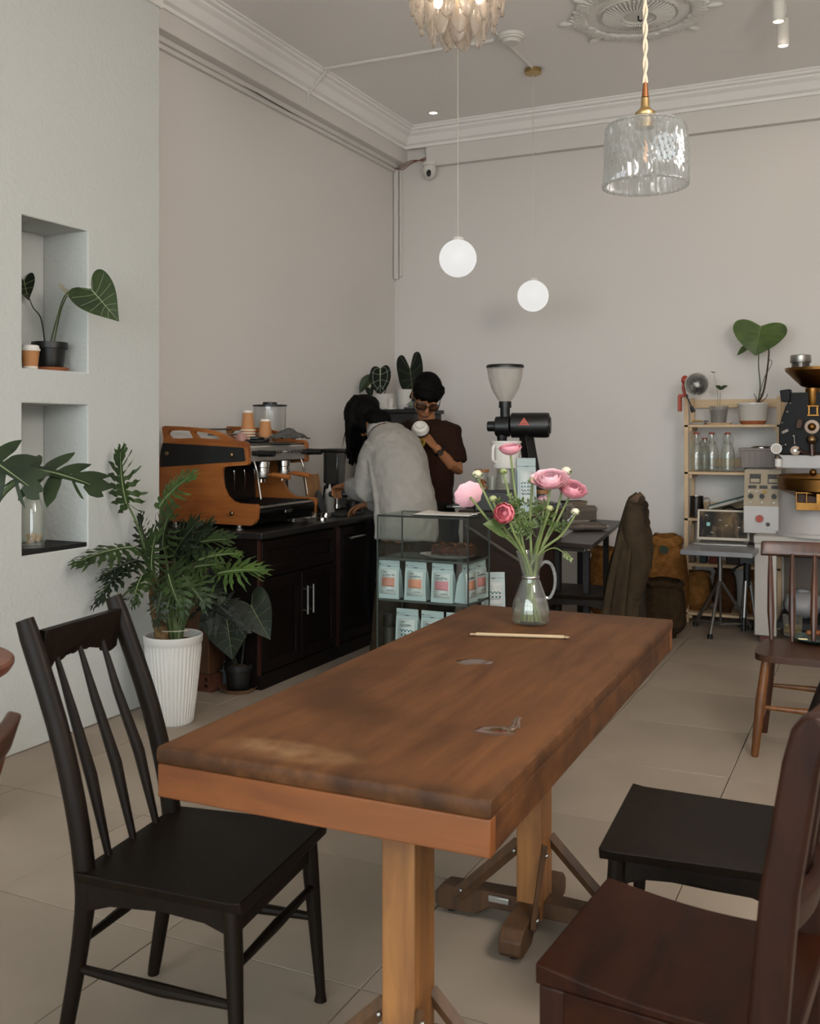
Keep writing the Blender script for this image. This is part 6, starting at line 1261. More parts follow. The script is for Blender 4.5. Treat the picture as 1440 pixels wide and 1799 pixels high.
# ------------------------------------------------------------------ sacks
JUTE = mat('jute', '70491f', .95, col2='8a5f31', nscale=26, bump=.7, bscale=70); OLV = mat('dark_jute', '2b2012', .95, col2='36291a', nscale=26, bump=.6, bscale=60)
def sack(px, py, rx, ry, h, m_, label, seed, dy=0., open_=.6, z0=0.):
    p = Pz(px, py, z0); s = thing('burlap_sack', label, 'sack', (p.x, p.y + dy, z0), 0, 'burlap sacks of coffee')
    def f(u, v):
        a = u * 6.2832; bul = (1 - (1 - min(1, v * 3.2)) ** 2) ** .5 * (1 - .28 * v ** 2.2) if v < .8 else (1 - .28 * v ** 2.2) * (1 - open_ * (v - .8) * 2.2)
        k = 1 + .10 * noise.noise(V(math.cos(a) * 1.3, math.sin(a) * 1.3, v * 2 + seed)) + .03 * math.sin(a * 9 + v * 8 + seed) * v
        bul = max(bul, .55); ca, sa = math.cos(a), math.sin(a)
        return (rx * bul * k * math.copysign(abs(ca) ** .75, ca), ry * bul * k * math.copysign(abs(sa) ** .75, sa), h * v * (1 + .07 * noise.noise(V(ca, sa, seed + 9)) * v))
    m = MB(); n = 48; m.grid(f, n, 22, True); m.f.append(tuple(reversed(range(n)))); m.build('bag_body', m_, s, smooth=80)
    def g(u, v):
        b = V(f(u, 1 - .10 * v)); a = u * 6.2832; return b + V(math.cos(a) * .012, math.sin(a) * .012, .006) * (1 + math.sin(v * 3.14))
    MB().grid(g, n, 6, True).build('folded_rim', m_, s, smooth=80); MB().grid(lambda u, v: V(f(u, .93)) * 1.0 * (1 - v) + V(0, 0, h * .88) * v if v else f(u, .93), n, 4, True).build('inner_fill', mat('green_beans', '4a3a24', .95, col2='5c4a30', nscale=80, bump=1, bscale=90), s)
    return s
s1 = sack(1168, 1096, .15, .15, .60, JUTE, 'tall brown burlap sack with green stamp between jacket and rack', 1.2, .05)
lg = Py(1158, 965, 6.62); MB().lathe([(0, 0), (.03, 0), (.03, .002), (0, .002)], 20).build('green_stamp', mat('stamp_green', '1e2f22', .8), s1).matrix_local = Matrix.Translation(Pd(1166, 966, 6.75) - s1.location) @ (-FW + UP * .6).to_track_quat('Z', 'Y').to_matrix().to_4x4()
sack(1062, 1085, .13, .13, .5, JUTE, 'brown burlap sack seen between the dark desk and the jacket', 3.1, .0)
sack(1166, 1118, .15, .13, .36, OLV, 'low dark olive sack at the foot of the jacket chair', 5.4, .0, .3)
# ------------------------------------------------------------------ pine rack against the back wall
RY0, RY1 = 7.12, 7.40; RX0, RX1 = Py(1201, 900, RY0).x, Py(1372, 900, RY0).x; PINE = wood('pine', 'c0a27e', 'd6bd99', 0, 2.2, .6, streak=8); PINEV = wood('pine_upright', 'c0a27e', 'd6bd99', 2, 2.2, .6, streak=8)
s = thing('pine_rack', 'pine shelf rack against the back wall with bottles and plants', 'rack', (RX0, RY0, 0)); rw, rd = RX1 - RX0, RY1 - RY0; RTOP = Py(1203, 698, RY0).z
for x in (0, rw - .03):
    for y in (0, rd - .03): MB().bx((x, y, 0), (x + .03, y + .03, RTOP)).build('post', PINEV, s, bevel=.003)
SZ = [Py(1230, yy, RY0).z for yy in (746, 829, 911, 991, 1077)]
for z in SZ:
    MB().bx((.0, .0, z - .018), (rw, rd, z)).build('shelf', PINE, s, bevel=.002)
    for x in (.031, rw - .051): MB().bx((x, .02, z - .045), (x + .02, rd - .02, z - .019)).build('cleat', PINE, s)
for z in (RTOP - .04, SZ[1] + .06, SZ[2] + .07): MB().bx((.02, rd - .022, z - .03), (rw - .02, rd - .004, z + .03)).build('back_rail', PINE, s, bevel=.002)
def onrack(px, lev, y=7.24): p = Py(px, 800, y); return V(p.x, y, SZ[lev] + .0006)
# clamp lamp
p = Py(1203, 690, RY0 + .0); s = thing('clamp_lamp', 'red clamp work lamp with round silver reflector on the rack post', 'lamp', (p.x, p.y, p.z)); RED = mat('red_paint', 'a53a22', .45)
def r(px, py, dd=0): return Py(px, py, RY0 - .06 + dd) - V(p)
MB().box(r(1194, 709, .03), (.022, .05, .11)).box(r(1200, 695, .03), (.06, .05, .02)).build('clamp', RED, s, bevel=.004); MB().tube(bez([r(1203, 694), r(1200, 680), r(1203, 668)], 4), .011, 10).build('arm', RED, s); MB().sphere(r(1203, 668), (.026, .04, .034)).build('socket', RED, s)
dl = V(.10, -.95, .08).normalized(); q = dl.to_track_quat('Z', 'Y').to_matrix().to_4x4(); c0 = r(1224, 676, -.03)
m = MB(); m.M = Matrix.Translation(c0) @ q; m.lathe([(.012, -.055), (.04, -.045), (.066, -.015), (.076, .01), (.080, .012), (.077, .016), (.07, .008), (.05, -.025), (.02, -.04), (0, -.042)], 36); m.build('reflector', mat('hammered_silver', 'b9b8b4', .22, 1, bump=.5, bscale=70), s)
m = MB(); m.M = Matrix.Translation(c0) @ q; m.lathe([(.072, .008), (.082, .01), (.083, .016), (.074, .02)], 36); m.build('rim', mat('rim_pale', 'a59f98', .5), s); m = MB(); m.M = Matrix.Translation(c0) @ q; m.sphere((0, 0, -.015), (.018, .018, .022)); m.build('bulb', WHITEP, s)
MB().tube(bez([r(1203, 690), r(1210, 705), r(1217, 722)], 4), .005, 8).build('cord', BLACKP, s); MB().cyl(r(1214, 714), r(1218, 724), .012, .016, 12).build('plug', BLACKP, s)
# seedling pot
b = onrack(1262, 0); o = MB().lathe([(0, 0), (.085, 0), (.09, .012), (.085, .012), (.078, .004), (0, .004)], 30).build('wooden_saucer', PINE); o.location = b; tag(o, 'pale round saucer under the seedling pot on the rack', 'saucer')
b = b + V(0, 0, .0045); s = thing('potted_seedling', 'two-leaf seedling in a small clear pot of dark soil on the rack', 'plant', b); MB().lathe([(0, .0), (.05, 0), (.066, .125), (.062, .125), (.048, .004)], 26).build('pot', glassy('cloudy_pot', (.8, .8, .78), .2, .3, .25, (.6, .57, .52)), s); MB().lathe([(0, .004), (.047, .004), (.058, .10), (0, .104)], 24).build('soil', mat('dark_soil', '26221e', .95, col2='3c362f', nscale=60), s)
def loc(px, py): return Py(px, py, 7.22) - b
stem(s, [(.0, 0, .1), loc(1264, 712), loc(1265, 690)], .0032, mat('pale_stem', '8a8462', .6)); stem(s, [(-.006, 0, .1), loc(1260, 690), loc(1254, 656)], .0015, mat('pale_stem', '8a8462', .6))
for t in ((1277, 676), (1257, 676)): heart(s, loc(1266, 683), loc(*t), V(0, -.6, .8), .8, LG_M, None, HALF_OVAL, .1, .2)
for t in ((1248, 652), (1258, 653)): heart(s, loc(1254, 655), loc(*t), V(0, -.5, .85), .5, LG_M, None, HALF_OVAL, .1, .2)
# philodendron on the rack
b = onrack(1322, 0); saucer(b, .092, 'orange terracotta saucer under the white pot on the rack', mat('orange_clay', 'a05a34', .8, col2='ad663d', nscale=10), .026)
b = b + V(0, 0, .0075); s = thing('potted_philodendron', 'tall plant with one broad green heart leaf in a white pot on the rack', 'plant', b); MB().lathe([(0, 0), (.078, 0), (.092, .02), (.1, .125), (.104, .13), (.104, .142), (.097, .142), (.092, .125)], 32).build('pot', PW, s); MB().lathe([(.095, .13), (.05, .138), (0, .14)], 20).build('moss', mat('moss', '4a3420', .95, col2='7a5634', nscale=50, bump=.8, bscale=60), s)
def loc(px, py, y=7.22): return Py(px, py, y) - b
stem(s, [(.03, 0, .13), loc(1340, 690), loc(1346, 660), loc(1350, 625), loc(1350, 608)], .0065, mat('brown_stem', '3a2a1c', .8)); stem(s, [(.03, 0, .13), loc(1335, 680), loc(1332, 640), loc(1334, 590)], .0045, mat('green_stem', '4a5030', .6)); stem(s, [(.03, 0, .13), loc(1342, 665), loc(1355, 640), loc(1352, 632), loc(1347, 642)], .0022, mat('brown_stem', '3a2a1c', .8))
for k2 in range(3): stem(s, [(.03, 0, .13), loc(1328 + 8 * k2, 700), loc(1324 + 12 * k2, 692)], .003, mat('brown_stem', '3a2a1c', .8))
GRB = leafmat('leaf_grass', '35481f', '4d632c'); heart(s, loc(1336, 572, 7.17), loc(1326, 622, 7.10), V(.05, -.92, .3), 1.66, GRB, VEINL, HALF_BROAD, .10, .15, 6, vw=.0024, wave=.02); heart(s, loc(1318, 606), loc(1292, 622), V(0, -.7, .5), .45, GRB, None, HALF_LANCE, .25, .2)
# bits on the top shelf
s = thing('small_tool_box', 'small box with yellow tool at the left of the top rack shelf', 'tool', onrack(1226, 0, 7.22)); MB().bx((-.05, -.03, 0), (.05, .03, .018)).build('tin', mat('tin', '8a8278', .5, .4), s, bevel=.003); MB().cyl((-.04, 0, .024), (.03, .01, .024), .007, n=10).build('tool_handle', mat('yellow_tool', '9a7a34', .6), s); MB().box((.05, .02, .024), (.03, .012, .008), (0, 0, .4)).build('tool_head', BLACKP, s)
# bottles
for i, (px, y, nm) in enumerate(((1223, 7.22, 'first'), (1250, 7.24, 'second'), (1278, 7.22, 'third'))): bottle('swing_top_bottle', nm + ' from the left of the front clear swing-top bottles on the rack', onrack(px, 1, y), .272, .048, None, 'swing-top bottles on the rack', ang=YAW)
bottle('swing_top_bottle', 'shorter swing-top bottle behind the others on the rack', onrack(1238, 1, 7.33), .235, .046, None, 'swing-top bottles on the rack')
# grey bin with steel lid
b = onrack(1333, 1, 7.22); s = thing('plastic_bin', 'grey ribbed plastic bin with a steel lid on the rack', 'bin', b); GP = mat('grey_bin', '857a73', .55)
MB().box((0, 0, .015), (.18, .13, .03)).build('foot', BLACKP, s, bevel=.004); MB().box((0, 0, .095), (.215, .17, .13), None, 1.08, 1.06).build('tub', GP, s, bevel=.006); MB().box((0, 0, .158), (.25, .195, .018)).build('rim', GP, s, bevel=.004)
for i in range(6): x = -.09 + .036 * i; MB().box((x, -.089, .09), (.006, .006, .11), (.04, 0, 0)).build('rib', GP, s)
MB().lathe([(0, .012), (.06, .012), (.075, .004), (.075, 0), (0, 0)], 28, (.02, 0, .168)).build('steel_lid', CHROME, s)
# pitcher and teal folders on shelf 3
b = onrack(1223, 2, 7.2); s = thing('steel_pitcher', 'steel milk pitcher on the third rack shelf', 'pitcher', b); MB().lathe([(0, .001), (.05, .001), (.052, .01), (.047, .13), (.05, .15), (.047, .15), (.044, .13), (.048, .012)], 30).build('jug', mat('dark_steel', '6e6a64', .25, 1), s); MB().tube(bez([(.047, 0, .13), (.085, 0, .135), (.088, 0, .07), (.05, 0, .03)], 5), .005, 8).build('handle', STEEL, s)
TEAL = mat('teal_board', '3a5a58', .6)
b = onrack(1283, 2, 7.25); s = thing('teal_box', 'flat teal box lying on the third rack shelf', 'box', b); MB().bx((-.15, -.11, 0), (.16, .1, .045)).build('box_body', TEAL, s, bevel=.004); MB().bx((-.152, -.112, .035), (.162, .102, .05)).build('lid', TEAL, s, bevel=.003)
s = thing('teal_binder', 'teal ring binder propped at a slant above the flat teal box', 'binder', b + V(0, 0, .052)); m = MB(); m.box((.01, 0, .065), (.31, .2, .03), (0, -.3, 0)); m.build('cover', TEAL, s, bevel=.004); MB().box((.012, -.002, .064), (.30, .203, .018), (0, -.3, 0)).build('pages', mat('binder_pages', 'b5ada2', .8), s); MB().sphere((.06, -.101, .085), .006).build('rivet', STEEL, s); MB().tube(bez([(-.05, -.06, .012), (0, -.05, .03), (.05, -.07, .015), (.09, -.05, .02)], 5), .006, 8).build('black_cable', BLACKP, s)
# lower shelf contents
for i, (px, cl, w_, lbl) in enumerate(((1214, '5c4c40', .06, 'crumpled beige packet at the left of the fourth rack shelf'), (1236, '23353b', .05, 'dark blue tin on the fourth rack shelf'), (1255, '6e2a1c', .06, 'red tin on the fourth rack shelf'), (1288, '2a2420', .09, 'dark box on the fourth rack shelf'))):
    b = onrack(px, 3, 7.22); s = thing('tin' if i else 'packet', lbl, 'packet', b); MB().box((0, 0, .045), (w_, .08, .09), None, .9 if i == 0 else 1, .7 if i == 0 else 1).build('body', mat('tin_' + cl, cl, .6), s, bevel=.008); MB().box((0, 0, .093), (w_ * .8, .06, .008)).build('lid', mat('tin_' + cl, cl, .6), s, bevel=.002)
def onlow(px): p = Py(px, 1000, 7.24); return p.x
for px, sd, lbl in ((1225, 2.2, 'slumped brown paper sack on the bottom rack shelf, left'), (1272, 6.1, 'dark brown sack in the middle of the bottom rack shelf'), (1330, 8.4, 'brown sack at the right of the bottom rack shelf')):
    s_ = sack(1225, 1100, .105 if px != 1272 else .085, .10, .27 if px == 1225 else .31, JUTE if px != 1272 else mat('umber_jute', '3a2414', .95, col2='4a301c', nscale=26, bump=.6, bscale=60), lbl, sd); s_.location = (onlow(px), 7.25, SZ[4] + .0006)

# ------------------------------------------------------------------ laptop on a small grey table
f0 = Pz(1247, 1122, 0); TZ = .60; t0 = Pz(1194, 966, TZ); t1 = Pz(1330, 967, TZ); s = thing('laptop_table', 'small low grey table on a silver tripod stand', 'table', (f0.x, f0.y, 0)); SIL = mat('silver_tube', '8a8782', .35, .9)
ty0 = t0.y; MB().bx((t0.x - f0.x, ty0 - f0.y, TZ - .03), (t0.x - f0.x + .43, ty0 - f0.y + .62, TZ)).build('table_top', mat('grey_table', '77777a', .35), s, bevel=.004)
hub = V(.03, .22, .33); MB().cyl(hub, (hub.x, hub.y, TZ - .03), .016, n=14).build('column', SIL, s); ft = [V(0, 0, .012), V(-.155, .38, .012), V(.20, .40, .012)]
for f_ in ft: MB().tube([hub + V(0, 0, .02), f_ + V(0, 0, .012)], .0115, 12).build('leg', SIL, s); MB().cyl((f_.x, f_.y, 0), (f_.x, f_.y, .03), .017, n=12).build('foot', BLACKP, s)
mid_ = (ft[1] + ft[2]) * .5 + V(0, -.09, .03); MB().tube([ft[1] + V(0, 0, .03), mid_, ft[2] + V(0, 0, .03)], .009, 10).build('spreader', SIL, s); MB().tube([mid_, hub - V(0, 0, .02)], .008, 8).build('spreader', SIL, s)
lp = Pz(1264, 959, TZ); s = thing('laptop', 'open silver laptop with white bezel and dark screen on the grey table', 'laptop', (lp.x, lp.y, TZ + .0006), math.radians(3)); ALU = mat('aluminium', '8f8c87', .35, .7); LW2, LD = .335, .22
MB().bx((-LW2 / 2, 0, 0), (LW2 / 2, LD, .012)).build('base', ALU, s, bevel=.003); MB().bx((-LW2 / 2 + .03, LD * .42, .012), (LW2 / 2 - .03, LD - .02, .0135)).build('keyboard', BLACKP, s); MB().bx((-.045, .015, .012), (.045, LD * .38, .0125)).build('trackpad', mat('trackpad', '7a7773', .4), s)
Ml = Matrix.Translation((0, LD, .012)) @ Matrix.Rotation(math.radians(-14), 4, 'X'); m = MB(); m.M = Ml; m.bx((-LW2 / 2, 0, 0), (LW2 / 2, .007, .205)); ld = m.build('screen_lid', mat('white_bezel', 'c3b8a6', .5), s, bevel=.004)
def scr():
    m = bpy.data.materials.new('screen_picture'); m.use_nodes = True; N = m.node_tree.nodes; L = m.node_tree.links; b = N['Principled BSDF']; b.inputs['Roughness'].default_value = .35; b.inputs['Specular IOR Level'].default_value = .08
    tc = N.new('ShaderNodeTexCoord'); nz = N.new('ShaderNodeTexNoise'); nz.inputs['Scale'].default_value = 26; nz.inputs['Detail'].default_value = 6; mp = N.new('ShaderNodeMapping'); mp.inputs['Scale'].default_value = (1, 1, .5); L.new(tc.outputs['Object'], mp.inputs[0]); L.new(mp.outputs[0], nz.inputs[0])
    cr = N.new('ShaderNodeValToRGB'); cr.color_ramp.elements[0].position = .5; cr.color_ramp.elements[1].position = .82; cr.color_ramp.elements[0].color = (.012, .011, .009, 1); cr.color_ramp.elements[1].color = (.16, .11, .06, 1); L.new(nz.outputs[0], cr.inputs[0])
    gr = N.new('ShaderNodeTexGradient'); gr.gradient_type = 'SPHERICAL'; m2 = N.new('ShaderNodeMapping'); m2.inputs['Location'].default_value = (-.25, 0, -1.0); m2.inputs['Scale'].default_value = (11, 0, 7); L.new(tc.outputs['Object'], m2.inputs[0]); L.new(m2.outputs[0], gr.inputs[0])
    ad = N.new('ShaderNodeMix'); ad.data_type = 'RGBA'; ad.blend_type = 'ADD'; ad.inputs['Factor'].default_value = 1; L.new(cr.outputs[0], ad.inputs['A']); c3 = N.new('ShaderNodeValToRGB'); c3.color_ramp.elements[1].color = (.09, .055, .02, 1); L.new(gr.outputs[0], c3.inputs[0]); L.new(c3.outputs[0], ad.inputs['B'])
    L.new(ad.outputs['Result'], b.inputs['Emission Color']); b.inputs['Emission Strength'].default_value = .8; b.inputs['Base Color'].default_value = (.01, .01, .01, 1); return m
m = MB(); m.M = Ml; m.bx((-LW2 / 2 + .014, -.001, .018), (LW2 / 2 - .014, .001, .192)); m.build('screen', scr(), ld)
m = MB(); m.M = Ml; m.box((-.095, -.002, .105), (.022, .002, .024)); m.build('screen_icon', emitter('icon_teal', (.15, .42, .36), .7), ld, bevel=.003)
for x, z in ((.02, .1), (-.02, .135), (.1, .09), (-.07, .05), (-.11, .165)): m = MB(); m.M = Ml; m.box((x, -.002, z), (.016, .0015, .003)); m.build('screen_text', emitter('text_pale', (.5, .5, .45), .6), ld)
# black-and-silver stand behind
p = Pz(1308, 1112, 0); s = thing('tripod_stand', 'folded black tripod stand with silver legs behind the grey table', 'tripod', (p.x, p.y + .12, 0)); MB().cyl((0, 0, .3), (0, 0, .46), .024, n=14).box((0, 0, .47), (.08, .06, .05)).build('head', BLACKP, s)
for a in range(3): w = a * 2.09 + .3; MB().tube([(.02 * math.cos(w), .02 * math.sin(w), .33), (.055 * math.cos(w), .055 * math.sin(w), .07)], .013, 10).build('leg', SIL, s); MB().tube([(.055 * math.cos(w), .055 * math.sin(w), .09), (.062 * math.cos(w), .062 * math.sin(w), 0)], .013, 10).build('lower_leg', BLACKP, s)
MB().tube(bez([(0, -.02, .45), (-.05, -.05, .43), (-.10, -.05, .39)], 4), .008, 8).build('pan_handle', BLACKP, s)

# ------------------------------------------------------------------ coffee roaster on its white stand
SX = Pz(1328, 1124, 0); STZ = Pd(1329, 945, 6.15).z; s = thing('roaster_stand', 'white steel stand under the coffee roaster', 'stand', (SX.x, SX.y - .1, 0)); WS = mat('white_steel', 'aaa59d', .45); sw, sd2 = 1.0, .62
for x in (0, sw - .13):
    for y in (0, sd2 - .08): MB().bx((x, y, .05), (x + .13, y + .08, STZ - .05)).build('post', WS, s, bevel=.004); MB().cyl((x + .06, y + .02, .03), (x + .06, y + .06, .03), .03, n=18).build('caster', mat('caster_red', '5a2a20', .6), s)
MB().bx((-.005, -.005, STZ - .05), (sw + .005, sd2 + .005, STZ)).build('top', WS, s, bevel=.006); MB().bx((.13, .02, .10), (sw - .13, sd2, .14)).build('lower_deck', BLACKM, s); MB().bx((.13, sd2 - .03, .14), (sw - .13, sd2 - .01, STZ - .05)).build('back_panel', mat('taupe_panel', '6a5f56', .7), s); MB().bx((.13, .03, STZ - .13), (sw - .13, .07, STZ - .095)).build('black_rail', BLACKP, s, bevel=.006)
for i, (lb_, dx) in enumerate((('bunched white plastic bag on the lower deck of the roaster stand', .25), ('pale folded sack beside the white bag on the roaster stand', .5))):
    s2 = thing('plastic_bag', lb_, 'bag', (SX.x + .02 + dx, SX.y + .12, .1405)); m = MB(); m.grid(lambda u, v: ((.12 * math.cos(u * 6.2832) * math.sin(max(.03, v) * 3.0) ** .5) * (1 + .15 * noise.noise(V(math.cos(u * 6.28) * 2, math.sin(u * 6.28) * 2, v * 3 + i))), .13 * math.sin(u * 6.2832) * math.sin(max(.03, v) * 3.0) ** .5, .17 * v), 40, 14, True); m.f.append(tuple(reversed(range(40)))); m.f.append(tuple(range(520, 560))); m.build('bag_body', mat('white_bag', '8f8f90', .5), s2, smooth=80); MB().sphere((0, 0, .172), (.04, .03, .014)).build('knot', mat('white_bag', '8f8f90', .5), s2)
# roaster
AX, AY = V(1, 0, 0), V(0, 1, 0)
RD = 6.3; RO = Pd(1432, 945, RD); RO = V(RO.x, RO.y, STZ + .0006); s = thing('coffee_roaster', 'black and brass drum coffee roaster at the right edge', 'coffee roaster', RO); GOLD = mat('aged_brass', '8f6736', .32, 1, col2='6e4a24', nscale=8); RB = mat('roaster_black', '070707', .5, spec=.2); RWH = mat('roaster_white', 'b3aeaa', .4)
def rp(px, py, dd=0.): return Pd(px, py, RD + dd) - RO
pxm = 1750 / RD
MB().lathe([(0, 0), (.235, 0), (.235, .02), (.22, .025), (.22, .30), (0, .30)], 48, (rp(1432, 940).x, rp(1432, 940).y, 0)).build('cooling_drum', RWH, s)
zb1 = rp(1400, 822).z; zb2 = rp(1400, 799).z; wl = (1440 - 1374) / pxm
MB().box((rp(1432, 810).x, rp(1432, 810).y + .05, (zb1 + zb2) / 2), (.42, .36, zb2 - zb1), (0, 0, 0)).build('white_plinth', RWH, s, bevel=.004)
# black arched face plate
cpx = 1432; pr = [(-(cpx - 1374), 798), (-(cpx - 1374), 752), (-(cpx - 1378), 735), (-(cpx - 1386), 712), (-(cpx - 1392), 703), (-(cpx - 1392), 690), (60, 690), (60, 798)]
MB().prism([(a / pxm, rp(0, b).z) for a, b in pr], .30, lambda u, v, w: rp(cpx, 755) * V((1, 1, 0)).x * 0 + V(rp(cpx, 755).x, rp(cpx, 755).y, 0) + AX * u + AY * (w - .1) + UP * v).build('face_plate', RB, s, bevel=.006)
MB().prism([(-(cpx - 1378) / pxm, rp(0, 706).z), (-(cpx - 1376) / pxm, rp(0, 686).z), (-(cpx - 1393) / pxm, rp(0, 684).z), (-(cpx - 1393) / pxm, rp(0, 706).z)], .14, lambda u, v, w: V(rp(cpx, 755).x, rp(cpx, 755).y, 0) + AX * u + AY * (w - .13) + UP * v).build('side_hopper', RB, s, bevel=.004)
fb = lambda px, py, e=.0: V(rp(px, py).x, rp(px, py).y, rp(px, py).z) - AY * (.105 + e)
for px, py, rr in ((1385, 724, 2), (1390, 709, 1.6), (1376, 743, 1.6), (1376, 783, 1.6), (1382, 781, 2), (1396, 766, 2.6)): MB().sphere(fb(px, py), rr / pxm * 1.0).build('rivet', STEEL, s)
fbm = mat('pale_brass', 'b59a78', .35, .8)
def disc(px, py, r_, h, m, nm): MB().etube([fb(px, py), fb(px, py, h * .8), fb(px, py, h)], [r_ / pxm, r_ / pxm, r_ * .85 / pxm], None, None, 28).build(nm, m, s)
disc(1428, 750, 12, .012, mat('ivory_ring', 'b59f8c', .5), 'sight_ring'); MB().sphere(fb(1428, 750, .015), 7 / pxm).build('brass_knob', GOLD, s); disc(1399, 791, 8, .012, mat('ivory_ring', 'b59f8c', .5), 'lever_plate'); disc(1399, 791, 3.5, .02, STEEL, 'lever_pin'); MB().tube([fb(1397, 766, .01), fb(1398, 780, .015)], .004, 8).build('lever', STEEL, s); MB().box(fb(1406, 745, .005), (.035, .03, .06), (0, .2, 0)).build('latch', mat('dark_brown_metal', '3a2417', .5, .5), s, bevel=.004)
MB().sphere(fb(1428, 772, .03), 9 / pxm).build('handle_ball', mat('old_brass', '7a6444', .35, 1), s); MB().tube([fb(1428, 780, .03), fb(1429, 800, .035)], .016, 10).build('wood_grip', WW, s); MB().tube(bez([fb(1404, 788, .015), fb(1415, 795, .02), fb(1440, 796, .02)], 4), .01, 8).build('door_bar', mat('dark_brown_metal', '3a2417', .5, .5), s)
MB().box(rp(1379, 758, -.12), (.04, .05, .018), (0, -.5, 0)).build('side_lever', mat('grey_lever', '8d857c', .5), s, bevel=.004)
# brass funnel, throat, lid jar
fx, fy_ = rp(1440, 660).x, rp(1440, 660).y; zt_, zb_ = rp(0, 648).z, rp(0, 684).z
MB().lathe([(.205, zt_), (.21, zt_ + .006), (.208, zt_ - .012), (.19, zt_ - .03), (.11, zb_ + .02), (.045, zb_), (.04, zb_ - .01), (.036, zb_), (.1, zb_ + .028), (.185, zt_ - .022)], 48, (fx, fy_, 0)).build('funnel', GOLD, s); MB().lathe([(.038, zb_ - .115), (.04, zb_ - .11), (.043, zb_ + .005), (.03, zb_ + .005)], 28, (rp(1428, 0).x - .0, rp(1428, 0).y - .06, 0)).build('throat', GOLD, s)
jx, jy = rp(1406, 640).x, rp(1406, 640).y; z0 = rp(0, 650).z; MB().lathe([(0, z0), (.055, z0), (.055, z0 + .045), (0, z0 + .045)], 28, (jx, jy, 0)).build('chaff_jar', mat('smoked_jar', '4a443e', .2, .3), s); MB().lathe([(.05, z0 + .045), (.062, z0 + .045), (.064, z0 + .05), (.062, z0 + .09), (.055, z0 + .095), (0, z0 + .096)], 28, (jx, jy, 0)).build('jar_lid', STEEL, s)
for dx in (-13, 13): MB().box(fb(1430 + dx * .55, 722, .01), (.012, .012, .05), (0, 0, 0)).build('frame_bar', GOLD, s, bevel=.002)
for py in (714, 730): MB().box(fb(1430, py, .01), (.07, .012, .010), (0, 0, 0)).build('frame_bar', GOLD, s, bevel=.002)
# cooling tray
tz = rp(0, 858).z; MB().lathe([(0, tz + .012), (.27, tz + .012), (.275, tz + .085), (.288, tz + .088), (.29, tz + .078), (.282, tz + .07), (.28, tz), (.18, tz - .045), (0, tz - .045)], 56, (rp(1440, 0).x + .04, rp(1440, 0).y - .12, 0)).build('cooling_tray', GOLD, s); MB().sphere((rp(1430, 0).x, rp(1430, 0).y - .12, tz + .105), .022).build('tray_knob', GOLD, s)
ox = V(rp(1424, 0).x, rp(1424, 0).y, 0) - AY * .34
MB().prism([(-18 / pxm, rp(0, 890).z), (30 / pxm, rp(0, 890).z), (30 / pxm, rp(0, 860).z), (-18 / pxm, rp(0, 860).z)], .05, lambda u, v, w: ox + AX * u + AY * w + UP * v, [[(-16 / pxm, rp(0, 877).z), (-2 / pxm, rp(0, 877).z), (-2 / pxm, rp(0, 862).z), (-16 / pxm, rp(0, 862).z)], [(0, rp(0, 877).z), (14 / pxm, rp(0, 877).z), (14 / pxm, rp(0, 862).z), (0, rp(0, 862).z)]]).build('bean_gate', GOLD, s, bevel=.002); MB().prism([(-17 / pxm, rp(0, 889).z), (29 / pxm, rp(0, 889).z), (29 / pxm, rp(0, 861).z), (-17 / pxm, rp(0, 861).z)], .01, lambda u, v, w: ox + AX * u + AY * (w + .05) + UP * v).build('gate_back', mat('dark_brown_metal', '3a2417', .5, .5), s)
gx_ = rp(1364, 788, -.05); MB().cyl(gx_, gx_ - AY * .025, 9 / pxm, n=28).build('dial_gauge', STEEL, s); MB().cyl(gx_ - AY * .025, gx_ - AY * .027, 7.8 / pxm, n=28).build('dial_face', mat('dial_face', 'b5ada4', .5), s); MB().tube(bez([gx_ - V(0, 0, .02), rp(1366, 800, -.05), rp(1375, 808, -.03)], 4), .006, 8).build('gauge_pipe', STEEL, s); MB().cyl(rp(1367, 806, -.04), rp(1367, 820, -.04), 6 / pxm, n=18).build('white_fitting', WHITEP, s)
# control box
CD = 6.4; cbx = Pd(1338, 942, CD); s = thing('control_box', 'roaster control box with beige panel, black knobs and red stop button', 'control box', (cbx.x, cbx.y, STZ + .0006)); pm = 1750 / CD
def cp(px, py): p_ = Pd(px, py, CD) - V(cbx.x, cbx.y, STZ + .0006); return p_
zc0, zc1, zc2 = cp(0, 942).z, cp(0, 890).z, cp(0, 826).z; 
MB().prism([(0, 0), (.26, 0), (.26, zc2), (.08, zc2), (0, zc1)] if False else [(0, 0), (.25, 0), (.25, zc2 + .0), (.055, zc2), (0, zc1)], 62 / pm, lambda u, v, w: AY * u + AX * (w - 31 / pm) + UP * v).build('housing', RWH, s, bevel=.004)
nP = (UP * .055 - AY * (zc2 - zc1)).normalized(); tP = (AY * .055 + UP * (zc2 - zc1)).normalized(); Hp = math.hypot(.055, zc2 - zc1)
def pp(a, b, e=0.): return UP * zc1 + AX * (a - .5) * 62 / pm + tP * (b * Hp) + nP * e          # panel coordinates 0..1
def pbox(a0, a1, b0, b1, e, m_, nm, par=None):
    MB().prism([(a0, b0), (a1, b0), (a1, b1), (a0, b1)], 1, lambda u, v, w: pp(u, v, e * w)).build(nm, m_, par or s)
pbox(.01, .99, .01, .99, .003, mat('beige_panel', '9c8d74', .5), 'panel'); 
for a in (.15, .64): pbox(a, a + .30, .62, .88, .006, BLACKP, 'meter'); pbox(a + .03, a + .27, .65, .75, .007, mat('meter_pale', 'a0937c', .5), 'meter_scale'); pbox(a + .03, a + .27, .78, .86, .007, mat('meter_dark', '2e2820', .5), 'meter_readout')
for a in (.12, .42, .74): pbox(a, a + .22, .48, .57, .005, mat('meter_dark', '2e2820', .5), 'display')
